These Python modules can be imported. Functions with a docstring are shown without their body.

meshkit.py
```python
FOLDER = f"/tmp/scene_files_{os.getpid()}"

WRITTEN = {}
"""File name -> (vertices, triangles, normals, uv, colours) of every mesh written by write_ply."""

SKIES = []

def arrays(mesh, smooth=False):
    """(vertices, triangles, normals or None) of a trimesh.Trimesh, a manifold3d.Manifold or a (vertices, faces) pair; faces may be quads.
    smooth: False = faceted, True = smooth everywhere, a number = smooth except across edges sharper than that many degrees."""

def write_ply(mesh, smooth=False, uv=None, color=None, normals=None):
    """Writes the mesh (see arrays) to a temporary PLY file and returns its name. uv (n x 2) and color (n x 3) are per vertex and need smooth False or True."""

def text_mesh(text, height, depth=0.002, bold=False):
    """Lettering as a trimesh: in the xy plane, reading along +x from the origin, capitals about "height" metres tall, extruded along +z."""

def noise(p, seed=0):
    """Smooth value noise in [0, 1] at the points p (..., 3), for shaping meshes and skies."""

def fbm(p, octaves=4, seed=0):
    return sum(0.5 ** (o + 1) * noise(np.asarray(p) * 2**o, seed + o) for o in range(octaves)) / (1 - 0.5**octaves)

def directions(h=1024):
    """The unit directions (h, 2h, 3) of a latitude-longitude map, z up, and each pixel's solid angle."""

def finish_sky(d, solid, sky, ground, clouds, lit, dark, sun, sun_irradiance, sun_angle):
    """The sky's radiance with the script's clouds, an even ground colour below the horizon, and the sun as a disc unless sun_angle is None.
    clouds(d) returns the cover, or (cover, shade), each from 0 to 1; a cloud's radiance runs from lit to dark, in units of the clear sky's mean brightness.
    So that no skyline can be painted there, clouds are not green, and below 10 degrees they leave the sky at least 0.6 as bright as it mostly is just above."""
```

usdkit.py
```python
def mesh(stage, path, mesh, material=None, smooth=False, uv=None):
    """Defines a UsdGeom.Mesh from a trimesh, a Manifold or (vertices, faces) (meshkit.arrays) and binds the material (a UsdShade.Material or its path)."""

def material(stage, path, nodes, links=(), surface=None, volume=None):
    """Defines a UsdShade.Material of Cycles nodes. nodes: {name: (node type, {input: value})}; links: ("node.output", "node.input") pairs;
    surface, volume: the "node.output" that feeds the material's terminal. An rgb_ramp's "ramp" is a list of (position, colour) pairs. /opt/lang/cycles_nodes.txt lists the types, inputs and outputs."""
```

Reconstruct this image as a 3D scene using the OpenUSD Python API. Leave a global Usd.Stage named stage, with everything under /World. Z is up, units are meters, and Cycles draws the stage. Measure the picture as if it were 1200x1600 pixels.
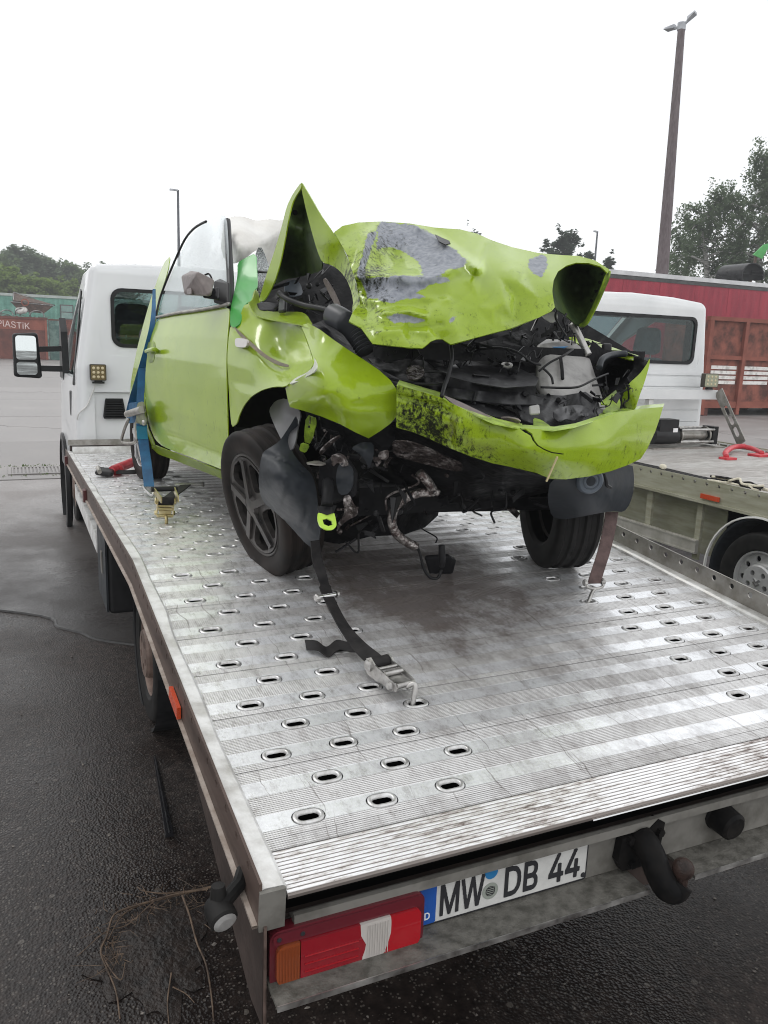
import math, random
import numpy as np, trimesh, shapely, manifold3d as m3
from shapely.geometry import Polygon, Point, LineString, box as sbox
from scipy.interpolate import RBFInterpolator
from scipy.spatial import Delaunay
import usdkit, meshkit
from pxr import Usd, UsdGeom, UsdLux, UsdShade, Sdf, Gf, Vt

stage = Usd.Stage.CreateInMemory()
UsdGeom.SetStageUpAxis(stage, UsdGeom.Tokens.z)
UsdGeom.SetStageMetersPerUnit(stage, 1.0)
stage.SetDefaultPrim(UsdGeom.Xform.Define(stage, '/World').GetPrim())
rng = np.random.default_rng(7)
random.seed(7)

# ------------------------------------------------------------------ camera, sky, sun
CAM = np.array([-0.5572646, -1.5457919, 1.87])
RIGHT = np.array([0.91004057, -0.4128577, 0.03707663])
DOWN = np.array([-0.05219742, -0.20286849, -0.97781379])
FWD = np.array([0.41121963, 0.88791492, -0.20616867])
FPX = 1262.0
cam = UsdGeom.Camera.Define(stage, '/World/camera')
cam.CreateHorizontalApertureAttr(36.0)
cam.CreateFocalLengthAttr(36.0 * FPX / 1200.0)
cam.CreateClippingRangeAttr(Gf.Vec2f(0.05, 2000))
cam.AddTransformOp().Set(Gf.Matrix4d(*RIGHT, 0, *(-DOWN), 0, *(-FWD), 0, *CAM, 1))
cam.CreateExposureAttr(0.0)

SUN_EL, SUN_AZ = math.radians(52), math.radians(-35)     # overcast: the sun is a soft brightening behind the cloud
dome = UsdLux.DomeLight.Define(stage, '/World/sky')
dome.CreateIntensityAttr(1.0)
sky_mat = usdkit.material(stage, '/World/Looks/sky', {
    'tc': ('texture_coordinate', {}),
    'sky': ('sky_texture', {'sky_type': 'single_scattering', 'sun_disc': False, 'sun_elevation': SUN_EL, 'sun_rotation': SUN_AZ, 'air_density': 1.0, 'aerosol_density': 2.0}),
    'map': ('mapping', {'scale': (1.0, 1.0, 2.6)}),
    'n': ('noise_texture', {'scale': 2.3, 'detail': 5.0, 'roughness': 0.55}),
    'r': ('rgb_ramp', {'ramp': [(0.30, (12.4, 12.7, 13.0)), (0.55, (13.1, 13.2, 13.3)), (0.8, (13.6, 13.6, 13.6))]}),
    'mix': ('mix', {'fac': 0.95}),
    'bg': ('background_shader', {'strength': 0.088}),
}, [('tc.generated', 'map.vector'), ('map.vector', 'n.vector'), ('n.fac', 'r.fac'), ('sky.color', 'mix.color1'), ('r.color', 'mix.color2'), ('mix.color', 'bg.color')], surface='bg.background')
UsdShade.MaterialBindingAPI.Apply(dome.GetPrim()).Bind(sky_mat)
dome.GetPrim().SetCustomDataByKey('kind', 'structure')
sun = UsdLux.DistantLight.Define(stage, '/World/sun')
sun.CreateIntensityAttr(0.14); sun.CreateAngleAttr(14.0); sun.CreateNormalizeAttr(True)
sun.CreateColorAttr(Gf.Vec3f(1.0, 0.98, 0.95))
sun.AddRotateXYZOp().Set(Gf.Vec3f(math.degrees(math.pi / 2 - SUN_EL), 0, -math.degrees(SUN_AZ) + 180))

# ------------------------------------------------------------------ naming and prims
_used = {}
def numbered(parent, name):
    k = _used.get((parent, name), 0); _used[(parent, name)] = k + 1
    return f'{parent}/{name}' + (f'_{k:03d}' if k else '')
LOC = {}
def thing(name, label, cat, loc=(0, 0, 0), group=None, kind=None):
    p = numbered('/World', name)
    x = UsdGeom.Xform.Define(stage, p); x.AddTranslateOp().Set(Gf.Vec3d(*map(float, loc)))
    LOC[p] = np.array(loc, float)
    tag(x.GetPrim(), label, cat, group, kind)
    return p
def tag(prim, label=None, cat=None, group=None, kind=None):
    for k, v in (('label', label), ('category', cat), ('group', group), ('kind', kind)):
        if v: prim.SetCustomDataByKey(k, v)
def group_part(name, parent, label=None):
    p = numbered(parent, name)
    x = UsdGeom.Xform.Define(stage, p)
    LOC[p] = LOC[parent]
    if label: tag(x.GetPrim(), label)
    return p
def obj(name, mesh, m, parent=None, smooth=False, label=None, kind=None, prim=None):
    """one Mesh prim in world coordinates under a thing / part"""
    parent = parent or '/World'
    p = numbered(parent, name)
    off = LOC.get(parent, np.zeros(3))
    if isinstance(mesh, G): mesh = mesh.mesh()
    v, f, n = meshkit.arrays(mesh, False if (prim is not None) else smooth)
    if prim is not None and smooth:
        v, f, n = meshkit.arrays(mesh, True)
    me = usdkit.mesh(stage, p, (v - off, f), None if m is None else UsdShade.Material.Define(stage, '/World/Looks/' + m))
    if n is not None:
        me.CreateNormalsAttr(Vt.Vec3fArray.FromNumpy(n.astype(np.float32))); me.SetNormalsInterpolation('vertex')
    if prim is not None:
        for k, a in prim.items():
            UsdGeom.PrimvarsAPI(me).CreatePrimvar(k, Sdf.ValueTypeNames.Float3Array, 'vertex').Set(Vt.Vec3fArray.FromNumpy(np.asarray(a, np.float32)))
    LOC[p] = off
    tag(me.GetPrim(), label, kind=kind)
    return p

# ------------------------------------------------------------------ geometry helpers
class G:
    def __init__(s): s.v, s.f, s.n = [], [], 0
    def add(s, v, f):
        v = np.asarray(v, float); f = np.asarray(f, int)
        if f.ndim == 2 and f.shape[1] == 4: f = np.vstack([f[:, [0, 1, 2]], f[:, [0, 2, 3]]])
        s.v.append(v); s.f.append(f + s.n); s.n += len(v); return s
    def mesh(s): return trimesh.Trimesh(np.vstack(s.v), np.vstack(s.f), process=False)
    def m(s, mesh):
        v, f, _ = meshkit.arrays(mesh); return s.add(v, f)
    def hexa(s, c):
        return s.add(c, [[0, 3, 2, 1], [4, 5, 6, 7], [0, 1, 5, 4], [1, 2, 6, 5], [2, 3, 7, 6], [3, 0, 4, 7]])
    def box(s, x0, x1, y0, y1, z0, z1, T=None):
        c = np.array([(x0, y0, z0), (x1, y0, z0), (x1, y1, z0), (x0, y1, z0), (x0, y0, z1), (x1, y0, z1), (x1, y1, z1), (x0, y1, z1)], float)
        if T is not None: c = np.array([T(*p) for p in c])
        return s.hexa(c)
    def bar(s, a, b, w, h, up=(0, 0, 1)):
        a, b = np.array(a, float), np.array(b, float); t = b - a; t /= np.linalg.norm(t)
        x = np.cross(t, up); x /= np.linalg.norm(x) + 1e-9; y = np.cross(x, t)
        c = [p + i * x * w / 2 + j * y * h / 2 for p in (a, b) for i, j in ((-1, -1), (1, -1), (1, 1), (-1, 1))]
        return s.hexa(np.array(c))
    def tube(s, pts, r, sides=8, cap=True):
        p = np.asarray(pts, float); t = np.gradient(p, axis=0); t /= np.linalg.norm(t, axis=1, keepdims=True) + 1e-12
        a = np.zeros_like(p); ref = np.array([0, 0, 1.0]) if abs(t[0, 2]) < .9 else np.array([1.0, 0, 0])
        for i in range(len(p)):
            x = np.cross(t[i], ref); x /= np.linalg.norm(x) + 1e-12; a[i] = x; ref = np.cross(x, t[i])
        b = np.cross(t, a); an = np.arange(sides) * 2 * np.pi / sides
        rr = np.broadcast_to(r, (len(p),))[:, None, None]
        v = p[:, None] + rr * (np.cos(an)[None, :, None] * a[:, None] + np.sin(an)[None, :, None] * b[:, None])
        n = len(p); v = v.reshape(-1, 3); f = []
        for i in range(n - 1):
            for j in range(sides):
                k = (j + 1) % sides; f.append([i * sides + j, i * sides + k, (i + 1) * sides + k, (i + 1) * sides + j])
        f = np.array(f); f = np.vstack([f[:, [0, 1, 2]], f[:, [0, 2, 3]]])
        if cap:
            v = np.vstack([v, p[0], p[-1]]); c0, c1 = len(v) - 2, len(v) - 1
            f = np.vstack([f, [[c0, (j + 1) % sides, j] for j in range(sides)], [[c1, (n - 1) * sides + j, (n - 1) * sides + (j + 1) % sides] for j in range(sides)]])
        return s.add(v, f)
    def ribbon(s, pts, wid, th):
        """flat belt: pts (n,3), wid (n,3) full width vectors, th thickness"""
        p, w = np.asarray(pts, float), np.asarray(wid, float)
        if w.ndim == 1: w = np.broadcast_to(w, p.shape)
        t = np.gradient(p, axis=0); nn = np.cross(t, w); nn /= np.linalg.norm(nn, axis=1, keepdims=True) + 1e-12
        ring = np.stack([p - w / 2 - nn * th / 2, p + w / 2 - nn * th / 2, p + w / 2 + nn * th / 2, p - w / 2 + nn * th / 2], 1)
        n = len(p); v = ring.reshape(-1, 3); f = []
        for i in range(n - 1):
            for j in range(4):
                k = (j + 1) % 4; f.append([i * 4 + j, i * 4 + k, (i + 1) * 4 + k, (i + 1) * 4 + j])
        f += [[0, 3, 2, 1], [(n - 1) * 4 + j for j in range(4)]]
        return s.add(v, np.array(f))
    def lathe(s, prof, c, axis, n=32, closed=False):
        """prof: (r, h) pairs; revolved about axis through c"""
        ax = np.array(axis, float); ax /= np.linalg.norm(ax)
        a = np.cross(ax, (0, 0, 1) if abs(ax[2]) < .9 else (1, 0, 0)); a /= np.linalg.norm(a); b = np.cross(ax, a)
        pr = np.array(prof, float); an = np.arange(n) * 2 * np.pi / n
        v = np.array(c)[None, None] + pr[:, None, 1:2] * ax + pr[:, None, 0:1] * (np.cos(an)[None, :, None] * a + np.sin(an)[None, :, None] * b)
        k = len(pr); f = []
        for i in range(k if closed else k - 1):
            i2 = (i + 1) % k
            for j in range(n):
                j2 = (j + 1) % n; f.append([i * n + j, i2 * n + j, i2 * n + j2, i * n + j2])
        return s.add(v.reshape(-1, 3), np.array(f)[:, ::-1])
    def cyl(s, a, b, r, n=16):
        return s.tube([a, b], r, n)
    def prism(s, poly, depth, T):
        """shapely polygon (2D, may have holes) extruded from 0 to depth, mapped by T(x, y, z)"""
        for g in getattr(poly, 'geoms', [poly]):
            if g.is_empty or g.area < 1e-9: continue
            e = trimesh.creation.extrude_polygon(g, depth, engine='earcut')
            s.add(np.array([T(*p) for p in e.vertices]), e.faces)
        return s
def rrect(x0, y0, x1, y1, r, n=5):
    return sbox(x0 + r, y0 + r, x1 - r, y1 - r).buffer(r, quad_segs=n)
def hullspheres(pts, r, n=12):
    r = np.broadcast_to(r, (len(pts),))
    return m3.Manifold.batch_hull([m3.Manifold.sphere(float(q), n).translate([float(c) for c in p]) for p, q in zip(pts, r)])
def bez(*pts, n=14):
    """smooth curve through the points (Catmull-Rom)"""
    p = np.array(pts, float)
    if len(p) == 2: return np.linspace(p[0], p[1], n)
    q = np.vstack([2 * p[0] - p[1], p, 2 * p[-1] - p[-2]]); out = []
    for i in range(1, len(q) - 2):
        for t in np.linspace(0, 1, n, endpoint=False):
            out.append(.5 * (2 * q[i] + (q[i + 1] - q[i - 1]) * t + (2 * q[i - 1] - 5 * q[i] + 4 * q[i + 1] - q[i + 2]) * t * t + (3 * q[i] - q[i - 1] - 3 * q[i + 1] + q[i + 2]) * t ** 3))
    out.append(q[-2]); return np.array(out)

# measuring: the world point on a sight line of the photograph at a given distance along x, y, z or on a plane
def ray(x, y): return RIGHT * (x - 600) / FPX + DOWN * (y - 800) / FPX + FWD
def at(x, y, X=None, Y=None, Z=None, D=None, n=None, p=None):
    d = ray(x, y)
    if X is not None: k = (X - CAM[0]) / d[0]
    elif Y is not None: k = (Y - CAM[1]) / d[1]
    elif Z is not None: k = (Z - CAM[2]) / d[2]
    elif D is not None: k = D
    else: k = np.dot(n, np.array(p) - CAM) / np.dot(n, d)
    return CAM + k * d

# ------------------------------------------------------------------ materials
MAT = {}
def mat(name, a, b=None, rough=.5, metal=0., nscale=4., ncontrast=(.35, .65), bump=0., bscale=None, bdist=.01, coat=0., spec=.5, rough2=None, stretch=(1, 1, 1), detail=6., **kw):
    b = b or a
    N = {'g': ('geometry', {}), 'map': ('mapping', {'scale': stretch}), 'n': ('noise_texture', {'scale': nscale, 'detail': detail, 'roughness': .6}),
         'r': ('rgb_ramp', {'ramp': [(ncontrast[0], a), (ncontrast[1], b)]}),
         'p': ('principled_bsdf', dict({'roughness': rough, 'metallic': metal, 'coat_weight': coat, 'specular_ior_level': spec}, **kw))}
    L = [('g.position', 'map.vector'), ('map.vector', 'n.vector'), ('n.fac', 'r.fac'), ('r.color', 'p.base_color')]
    if rough2 is not None:
        N['rr'] = ('map_range', {'from_min': ncontrast[0], 'from_max': ncontrast[1], 'to_min': rough, 'to_max': rough2, 'clamp': True})
        L += [('n.fac', 'rr.value'), ('rr.result', 'p.roughness')]
    if bump:
        N['n2'] = ('noise_texture', {'scale': bscale or nscale * 6, 'detail': 4.})
        N['b'] = ('bump', {'strength': bump, 'distance': bdist})
        L += [('map.vector', 'n2.vector'), ('n2.fac', 'b.height'), ('b.normal', 'p.normal')]
    MAT[name] = usdkit.material(stage, '/World/Looks/' + name, N, L, surface='p.BSDF')
def custom(name, nodes, links, surface): MAT[name] = usdkit.material(stage, '/World/Looks/' + name, nodes, links, surface=surface)

mat('white_paint', (.64, .65, .66), (.71, .715, .72), rough=.28, coat=.5, nscale=1.2, bump=.02, bscale=2.)
mat('white_dirty', (.55, .54, .52), (.72, .72, .71), rough=.45, nscale=5., bump=.05)
mat('black_plastic', (.005, .005, .0055), (.014, .014, .015), rough=.4, spec=.3, nscale=9., bump=.15, bscale=60, bdist=.002)
mat('black_gloss', (.006, .006, .007), rough=.2, spec=.35)
mat('dark_void', (.003, .003, .003), rough=.9, spec=.03)
mat('rubber', (.005, .005, .005), (.015, .014, .0135), rough=.6, spec=.2, nscale=14., bump=.2, bscale=90, bdist=.002)
mat('rubber_brown', (.006, .0055, .005), (.02, .015, .013), rough=.6, spec=.15, nscale=8., bump=.2, bscale=60, bdist=.002)
mat('engine_black', (.003, .003, .0035), (.014, .014, .0155), rough=.36, spec=.16, nscale=11., bump=.5, bscale=28, bdist=.01, rough2=.7)
mat('engine_grey', (.006, .006, .0065), (.024, .024, .026), rough=.32, spec=.2, nscale=9., bump=.4, bscale=30, bdist=.006)
mat('plastic_grey', (.07, .085, .105), (.115, .13, .15), rough=.42, nscale=9., bump=.15, bscale=40, bdist=.003)
mat('liner_dark', (.007, .009, .0115), (.03, .034, .04), rough=.36, spec=.3, nscale=6., ncontrast=(.3, .75), bump=.3, bscale=22, bdist=.006, rough2=.6)
mat('bottle_grey', (.20, .195, .19), (.38, .37, .36), rough=.42, nscale=10., ncontrast=(.35, .6), bump=.1)
mat('chrome', (.7, .7, .7), rough=.14, metal=1.)
mat('steel', (.32, .31, .30), (.55, .54, .52), rough=.3, metal=1., nscale=18., rough2=.5)
mat('steel_dull', (.24, .225, .2), (.4, .385, .36), rough=.45, metal=.9, nscale=14.)
mat('zinc_gold', (.42, .34, .16), (.6, .52, .3), rough=.3, metal=1., nscale=20.)
mat('foil', (.12, .09, .085), (.5, .47, .45), rough=.25, metal=.9, nscale=45., ncontrast=(.4, .6), bump=1., bscale=60, bdist=.012)
mat('torn_metal', (.05, .04, .038), (.35, .32, .31), rough=.3, metal=.8, nscale=30., ncontrast=(.5, .68), bump=1., bscale=45, bdist=.015)
mat('rail_alu', (.46, .445, .42), (.80, .80, .79), rough=.34, metal=.55, nscale=11., ncontrast=(.3, .6), bump=.35, bscale=40, bdist=.004, rough2=.55)
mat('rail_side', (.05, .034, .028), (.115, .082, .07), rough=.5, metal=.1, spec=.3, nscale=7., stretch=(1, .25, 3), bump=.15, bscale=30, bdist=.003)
mat('side_dark', (.022, .016, .014), (.055, .04, .035), rough=.5, spec=.3, nscale=6., bump=.2)
mat('bumper_grey', (.075, .07, .06), (.18, .172, .156), rough=.5, nscale=9., ncontrast=(.3, .6), bump=.35, bscale=60, bdist=.003, metal=.1, spec=.3)
mat('tread_grey', (.06, .057, .048), (.145, .138, .122), rough=.55, nscale=30., ncontrast=(.35, .6), bump=.8, bscale=130, bdist=.004)
mat('hitch', (.003, .003, .0033), (.009, .008, .0075), rough=.45, spec=.09, nscale=25., bump=.4, bscale=50, bdist=.003)
mat('rust_ball', (.012, .008, .007), (.035, .021, .017), rough=.4, spec=.25, nscale=30., bump=.3)
mat('lens_red', (.15, .003, .008), rough=.08, coat=1., transmission_weight=.0)
mat('lens_red_bright', (.27, .005, .010), rough=.12, coat=.6)
mat('lens_dark_red', (.06, .006, .010), rough=.2, coat=.5)
mat('lens_amber', (.16, .034, .009), rough=.15, coat=.6)
mat('lens_white', (.44, .41, .385), rough=.18, coat=.6, bump=.06, bscale=200, bdist=.001)
mat('marker_orange', (.5, .055, .012), rough=.2, coat=.5)
mat('marker_red_dark', (.06, .012, .012), rough=.35)
mat('plate_white', (.48, .475, .46), (.58, .575, .555), rough=.35, nscale=20.)
mat('plate_blue', (.012, .075, .32), rough=.35)
mat('sticker_blue', (.02, .16, .36), rough=.4)
mat('seal_grey', (.25, .27, .24), rough=.5)
mat('print_black', (.012, .012, .014), rough=.4)
mat('print_white', (.75, .75, .75), rough=.4)
mat('seat_cloth', (.02, .022, .025), (.05, .052, .058), rough=.9, nscale=20.)
mat('seat_blue', (.10, .13, .16), (.15, .18, .21), rough=.9, nscale=20.)
mat('strap_black', (.008, .0075, .008), (.022, .02, .02), rough=.7, spec=.25, nscale=30., bump=.6, bscale=220, bdist=.002)
mat('strap_brown', (.06, .035, .032), (.12, .075, .07), rough=.75, nscale=25., bump=.6, bscale=220, bdist=.002)
mat('strap_blue', (.006, .07, .17), (.012, .125, .26), rough=.65, nscale=12., bump=.5, bscale=200, bdist=.002)
mat('strap_tag', (.015, .20, .30), rough=.6)
mat('olive_metal', (.10, .12, .05), (.22, .25, .12), rough=.4, metal=.5, nscale=20.)
mat('red_paint', (.42, .02, .035), (.55, .05, .06), rough=.4, nscale=12.)
mat('red_cloth', (.46, .03, .06), (.58, .06, .09), rough=.6, nscale=9.)
mat('rim_dark', (.022, .021, .021), (.075, .068, .063), rough=.38, metal=.5, spec=.3, nscale=12., rough2=.5)
mat('rim_silver', (.42, .42, .42), (.55, .55, .55), rough=.35, metal=.6, nscale=8.)
mat('rim_dirty', (.12, .085, .07), (.25, .18, .15), rough=.55, metal=.4, nscale=10.)
mat('olive_frame', (.30, .29, .21), (.42, .41, .33), rough=.5, metal=.25, nscale=8., stretch=(1, .4, 3), bump=.1)
mat('rope', (.55, .5, .4), (.7, .66, .55), rough=.9, nscale=40.)
custom('glass_dark', {'lw': ('layer_weight', {'blend': .5}), 'pw': ('math', {'math_type': 'power', 'value2': 4.}), 'f': ('math', {'math_type': 'multiply_add', 'value2': .6, 'value3': .04}), 't': ('transparent_bsdf', {'color': (.62, .70, .69)}), 'gl': ('glossy_bsdf', {'roughness': .02, 'color': (1, 1, 1)}), 'm': ('mix_closure', {})},
       [('lw.facing', 'pw.value1'), ('pw.value', 'f.value1'), ('f.value', 'm.fac'), ('t.BSDF', 'm.closure1'), ('gl.BSDF', 'm.closure2')], 'm.closure')
custom('fogged_glass', {'t': ('transparent_bsdf', {'color': (.6, .66, .68)}), 'd': ('translucent_bsdf', {'color': (.42, .48, .51)}), 'm': ('mix_closure', {'fac': .55})}, [('t.BSDF', 'm.closure1'), ('d.BSDF', 'm.closure2')], 'm.closure')
custom('mirror_glass', {'gl': ('glossy_bsdf', {'roughness': .01, 'color': (.75, .8, .8)})}, [], 'gl.BSDF')
# ------------------------------------------------------------------ ground
custom('asphalt', {
    'g': ('geometry', {}),
    'big': ('noise_texture', {'scale': .55, 'detail': 5., 'roughness': .6}),
    'mid': ('noise_texture', {'scale': 24., 'detail': 6., 'roughness': .7}),
    'st': ('voronoi_texture', {'scale': 110., 'randomness': 1.}),
    'st2': ('voronoi_texture', {'scale': 21., 'randomness': 1.}),
    'wn': ('separate_color', {'color_type': 'rgb'}),
    'pick': ('math', {'math_type': 'greater_than', 'value2': .80}),
    'pick2': ('math', {'math_type': 'greater_than', 'value2': .95}),
    'wn2': ('separate_color', {'color_type': 'rgb'}),
    'near': ('math', {'math_type': 'less_than', 'value2': .42}),
    'near2': ('math', {'math_type': 'less_than', 'value2': .22}),
    'and': ('math', {'math_type': 'multiply'}), 'and2': ('math', {'math_type': 'multiply'}),
    'max': ('math', {'math_type': 'maximum'}),
    'base': ('rgb_ramp', {'ramp': [(.35, (.0085, .007, .0066)), (.5, (.0175, .0145, .0135)), (.68, (.038, .031, .028))]}),
    'stone': ('mix', {'color2': (.095, .084, .074)}),
    'scale': ('math', {'math_type': 'multiply', 'value2': .75}),
    'h': ('math', {'math_type': 'multiply_add', 'value2': .35}),
    'b': ('bump', {'strength': .55, 'distance': .0035}),
    'wet': ('map_range', {'from_min': .40, 'from_max': .60, 'to_min': .16, 'to_max': .6, 'clamp': True}),
    'p': ('principled_bsdf', {'specular_ior_level': .28}), 'tone': ('rgb_ramp', {'ramp': [(.36, (.40, .35, .33)), (.5, (.9, .83, .80)), (.64, (2.1, 1.95, 1.9))]}), 'tm': ('mix', {'mix_type': 'multiply', 'fac': 1.}),
}, [('g.position', 'big.vector'), ('g.position', 'mid.vector'), ('g.position', 'st.vector'), ('g.position', 'st2.vector'),
    ('st.color', 'wn.color'), ('st2.color', 'wn2.color'), ('wn.r', 'pick.value1'), ('wn2.r', 'pick2.value1'), ('st.distance', 'near.value1'), ('st2.distance', 'near2.value1'),
    ('pick.value', 'and.value1'), ('near.value', 'and.value2'), ('pick2.value', 'and2.value1'), ('near2.value', 'and2.value2'), ('and.value', 'max.value1'), ('and2.value', 'max.value2'),
    ('mid.fac', 'base.fac'), ('max.value', 'scale.value1'), ('scale.value', 'stone.fac'), ('big.fac', 'tone.fac'), ('base.color', 'tm.color1'), ('tone.color', 'tm.color2'), ('tm.color', 'stone.color1'), ('stone.color', 'p.base_color'),
    ('mid.fac', 'h.value1'), ('st.distance', 'h.value3'), ('h.value', 'b.height'), ('b.normal', 'p.normal'),
    ('big.fac', 'wet.value'), ('wet.result', 'p.roughness')], 'p.BSDF')
mat('concrete', (.17, .158, .153), (.29, .273, .265), rough=.38, rough2=.62, nscale=.9, ncontrast=(.3, .7), bump=.25, bscale=18, bdist=.01, detail=9.)
mat('concrete_light', (.21, .197, .192), (.32, .303, .295), rough=.4, rough2=.62, nscale=.8, ncontrast=(.3, .7), bump=.25, bscale=18, bdist=.01, detail=9.)
custom('asphalt_patch', {'g': ('geometry', {}), 's': ('separate_xyz', {}), 'n': ('noise_texture', {'scale': 1.1, 'detail': 10., 'roughness': .68}), 'f': ('noise_texture', {'scale': 48., 'detail': 5., 'roughness': .7}), 'yy': ('map_range', {'range_type': 'smoothstep', 'from_min': 3.6, 'from_max': 9.2, 'clamp': True}), 'add': ('math', {'math_type': 'multiply_add', 'value2': .5}), 'sub': ('math', {'math_type': 'subtract', 'value2': .25}), 'r': ('rgb_ramp', {'ramp': [(.0, (.022, .020, .0195)), (.45, (.075, .068, .065)), (.8, (.17, .157, .152)), (1., (.21, .195, .19))]}), 'fm': ('rgb_ramp', {'ramp': [(.3, (.7, .7, .7)), (.6, (1.15, 1.12, 1.1))]}), 'm': ('mix', {'mix_type': 'multiply', 'fac': 1.}), 'ro': ('map_range', {'from_min': .38, 'from_max': .6, 'to_min': .2, 'to_max': .5, 'clamp': True}), 'b': ('bump', {'strength': .5, 'distance': .005}), 'p': ('principled_bsdf', {'specular_ior_level': .4})},
    [('g.position', 's.vector'), ('g.position', 'n.vector'), ('g.position', 'f.vector'), ('s.y', 'yy.value'), ('n.fac', 'add.value1'), ('yy.result', 'add.value3'), ('add.value', 'sub.value1'), ('sub.value', 'r.fac'), ('f.fac', 'fm.fac'), ('r.color', 'm.color1'), ('fm.color', 'm.color2'), ('m.color', 'p.base_color'), ('n.fac', 'ro.value'), ('ro.result', 'p.roughness'), ('f.fac', 'b.height'), ('b.normal', 'p.normal')], 'p.BSDF')
mat('tar', (.01, .01, .01), (.03, .028, .027), rough=.35, nscale=30)
# one sheet to the horizon, with shallow unevenness
gx = np.concatenate([[-400, -150, -60, -25], np.linspace(-12, 14, 27), [30, 60, 150, 500]]); gy = np.concatenate([[-60, -25, -8], np.linspace(-4, 14, 19), [25, 60, 150, 700]])
XX, YY = np.meshgrid(gx, gy, indexing='ij'); nx, ny = len(gx), len(gy)
gv = np.stack([XX.ravel(), YY.ravel(), np.zeros(nx * ny)], 1)
gf = [[i * ny + j, (i + 1) * ny + j, (i + 1) * ny + j + 1, i * ny + j + 1] for i in range(nx - 1) for j in range(ny - 1)]
ground = obj('ground', G().add(gv, gf), 'asphalt')
tag(stage.GetPrimAtPath(ground), 'dark wet asphalt yard with scattered light grit', None, None, 'structure')
# newer, smoother wet patch beyond the seam, and the concrete slabs beyond it
pave = thing('pavement', 'pale cracked concrete slabs and smooth wet asphalt strip beside the white cab', None, (0, 9, 0), kind='structure')
seam = bez((-14, 7.2, 0), (-4, 6.2, 0), (-.75, 4.25, 0), (-.3, 3.68, 0), (.6, 2.95, 0), (6, 0, 0), n=8)
g = G(); k = len(seam)
far = np.stack([seam[:, 0] * 1.0, np.full(k, 9.4), np.zeros(k)], 1)
g.add(np.vstack([seam + (0, 0, .006), far + (0, 0, .006)]), [[i, i + 1, k + i + 1, k + i] for i in range(k - 1)])
obj('asphalt_strip', g, 'asphalt_patch', pave)
g = G(); g.tube(seam + (0, 0, .002), .012, 6); obj('seam', g, 'tar', pave)
r_ = np.random.default_rng(3)
ys = [9.42, 13.2, 17.5, 22., 27., 33., 40., 50., 64.]; xs = [-30, -24, -18, -12.2, -6.4, -1.4, 3.6, 9, 15, 21, 27, 34, 42]
for a in range(len(ys) - 1):
    for b in range(len(xs) - 1):
        x0, x1, y0, y1 = xs[b] + r_.uniform(-.1, .1), xs[b + 1] - .02, ys[a], ys[a + 1] - .025
        h = .010 + r_.uniform(0, .006)
        poly = sbox(x0 + .02, y0, x1, y1)
        if -12 < x0 < 4:                     # cracks: the slab is broken along ragged lines
            for _ in range(1 if r_.random() < .55 else 0):
                p0 = np.array([x0, r_.uniform(y0, y1)]); p1 = np.array([x1, r_.uniform(y0, y1)])
                t = np.linspace(0, 1, 14)[:, None]; ln = p0 + (p1 - p0) * t; ln[1:-1] += r_.normal(0, .12, (12, 2)) + np.linspace(0, 1, 12)[:, None] * r_.normal(0, .8, 2)
                if r_.random() < .5: ln = ln[: r_.integers(7, 14)]
                poly = poly.difference(LineString(ln).buffer(.012 + .0006 * y0, cap_style='flat'))
        obj('concrete_slab', G().prism(poly, h, lambda x, y, z: (x, y, z)), 'concrete' if r_.random() < .6 else 'concrete_light', pave)
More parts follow.
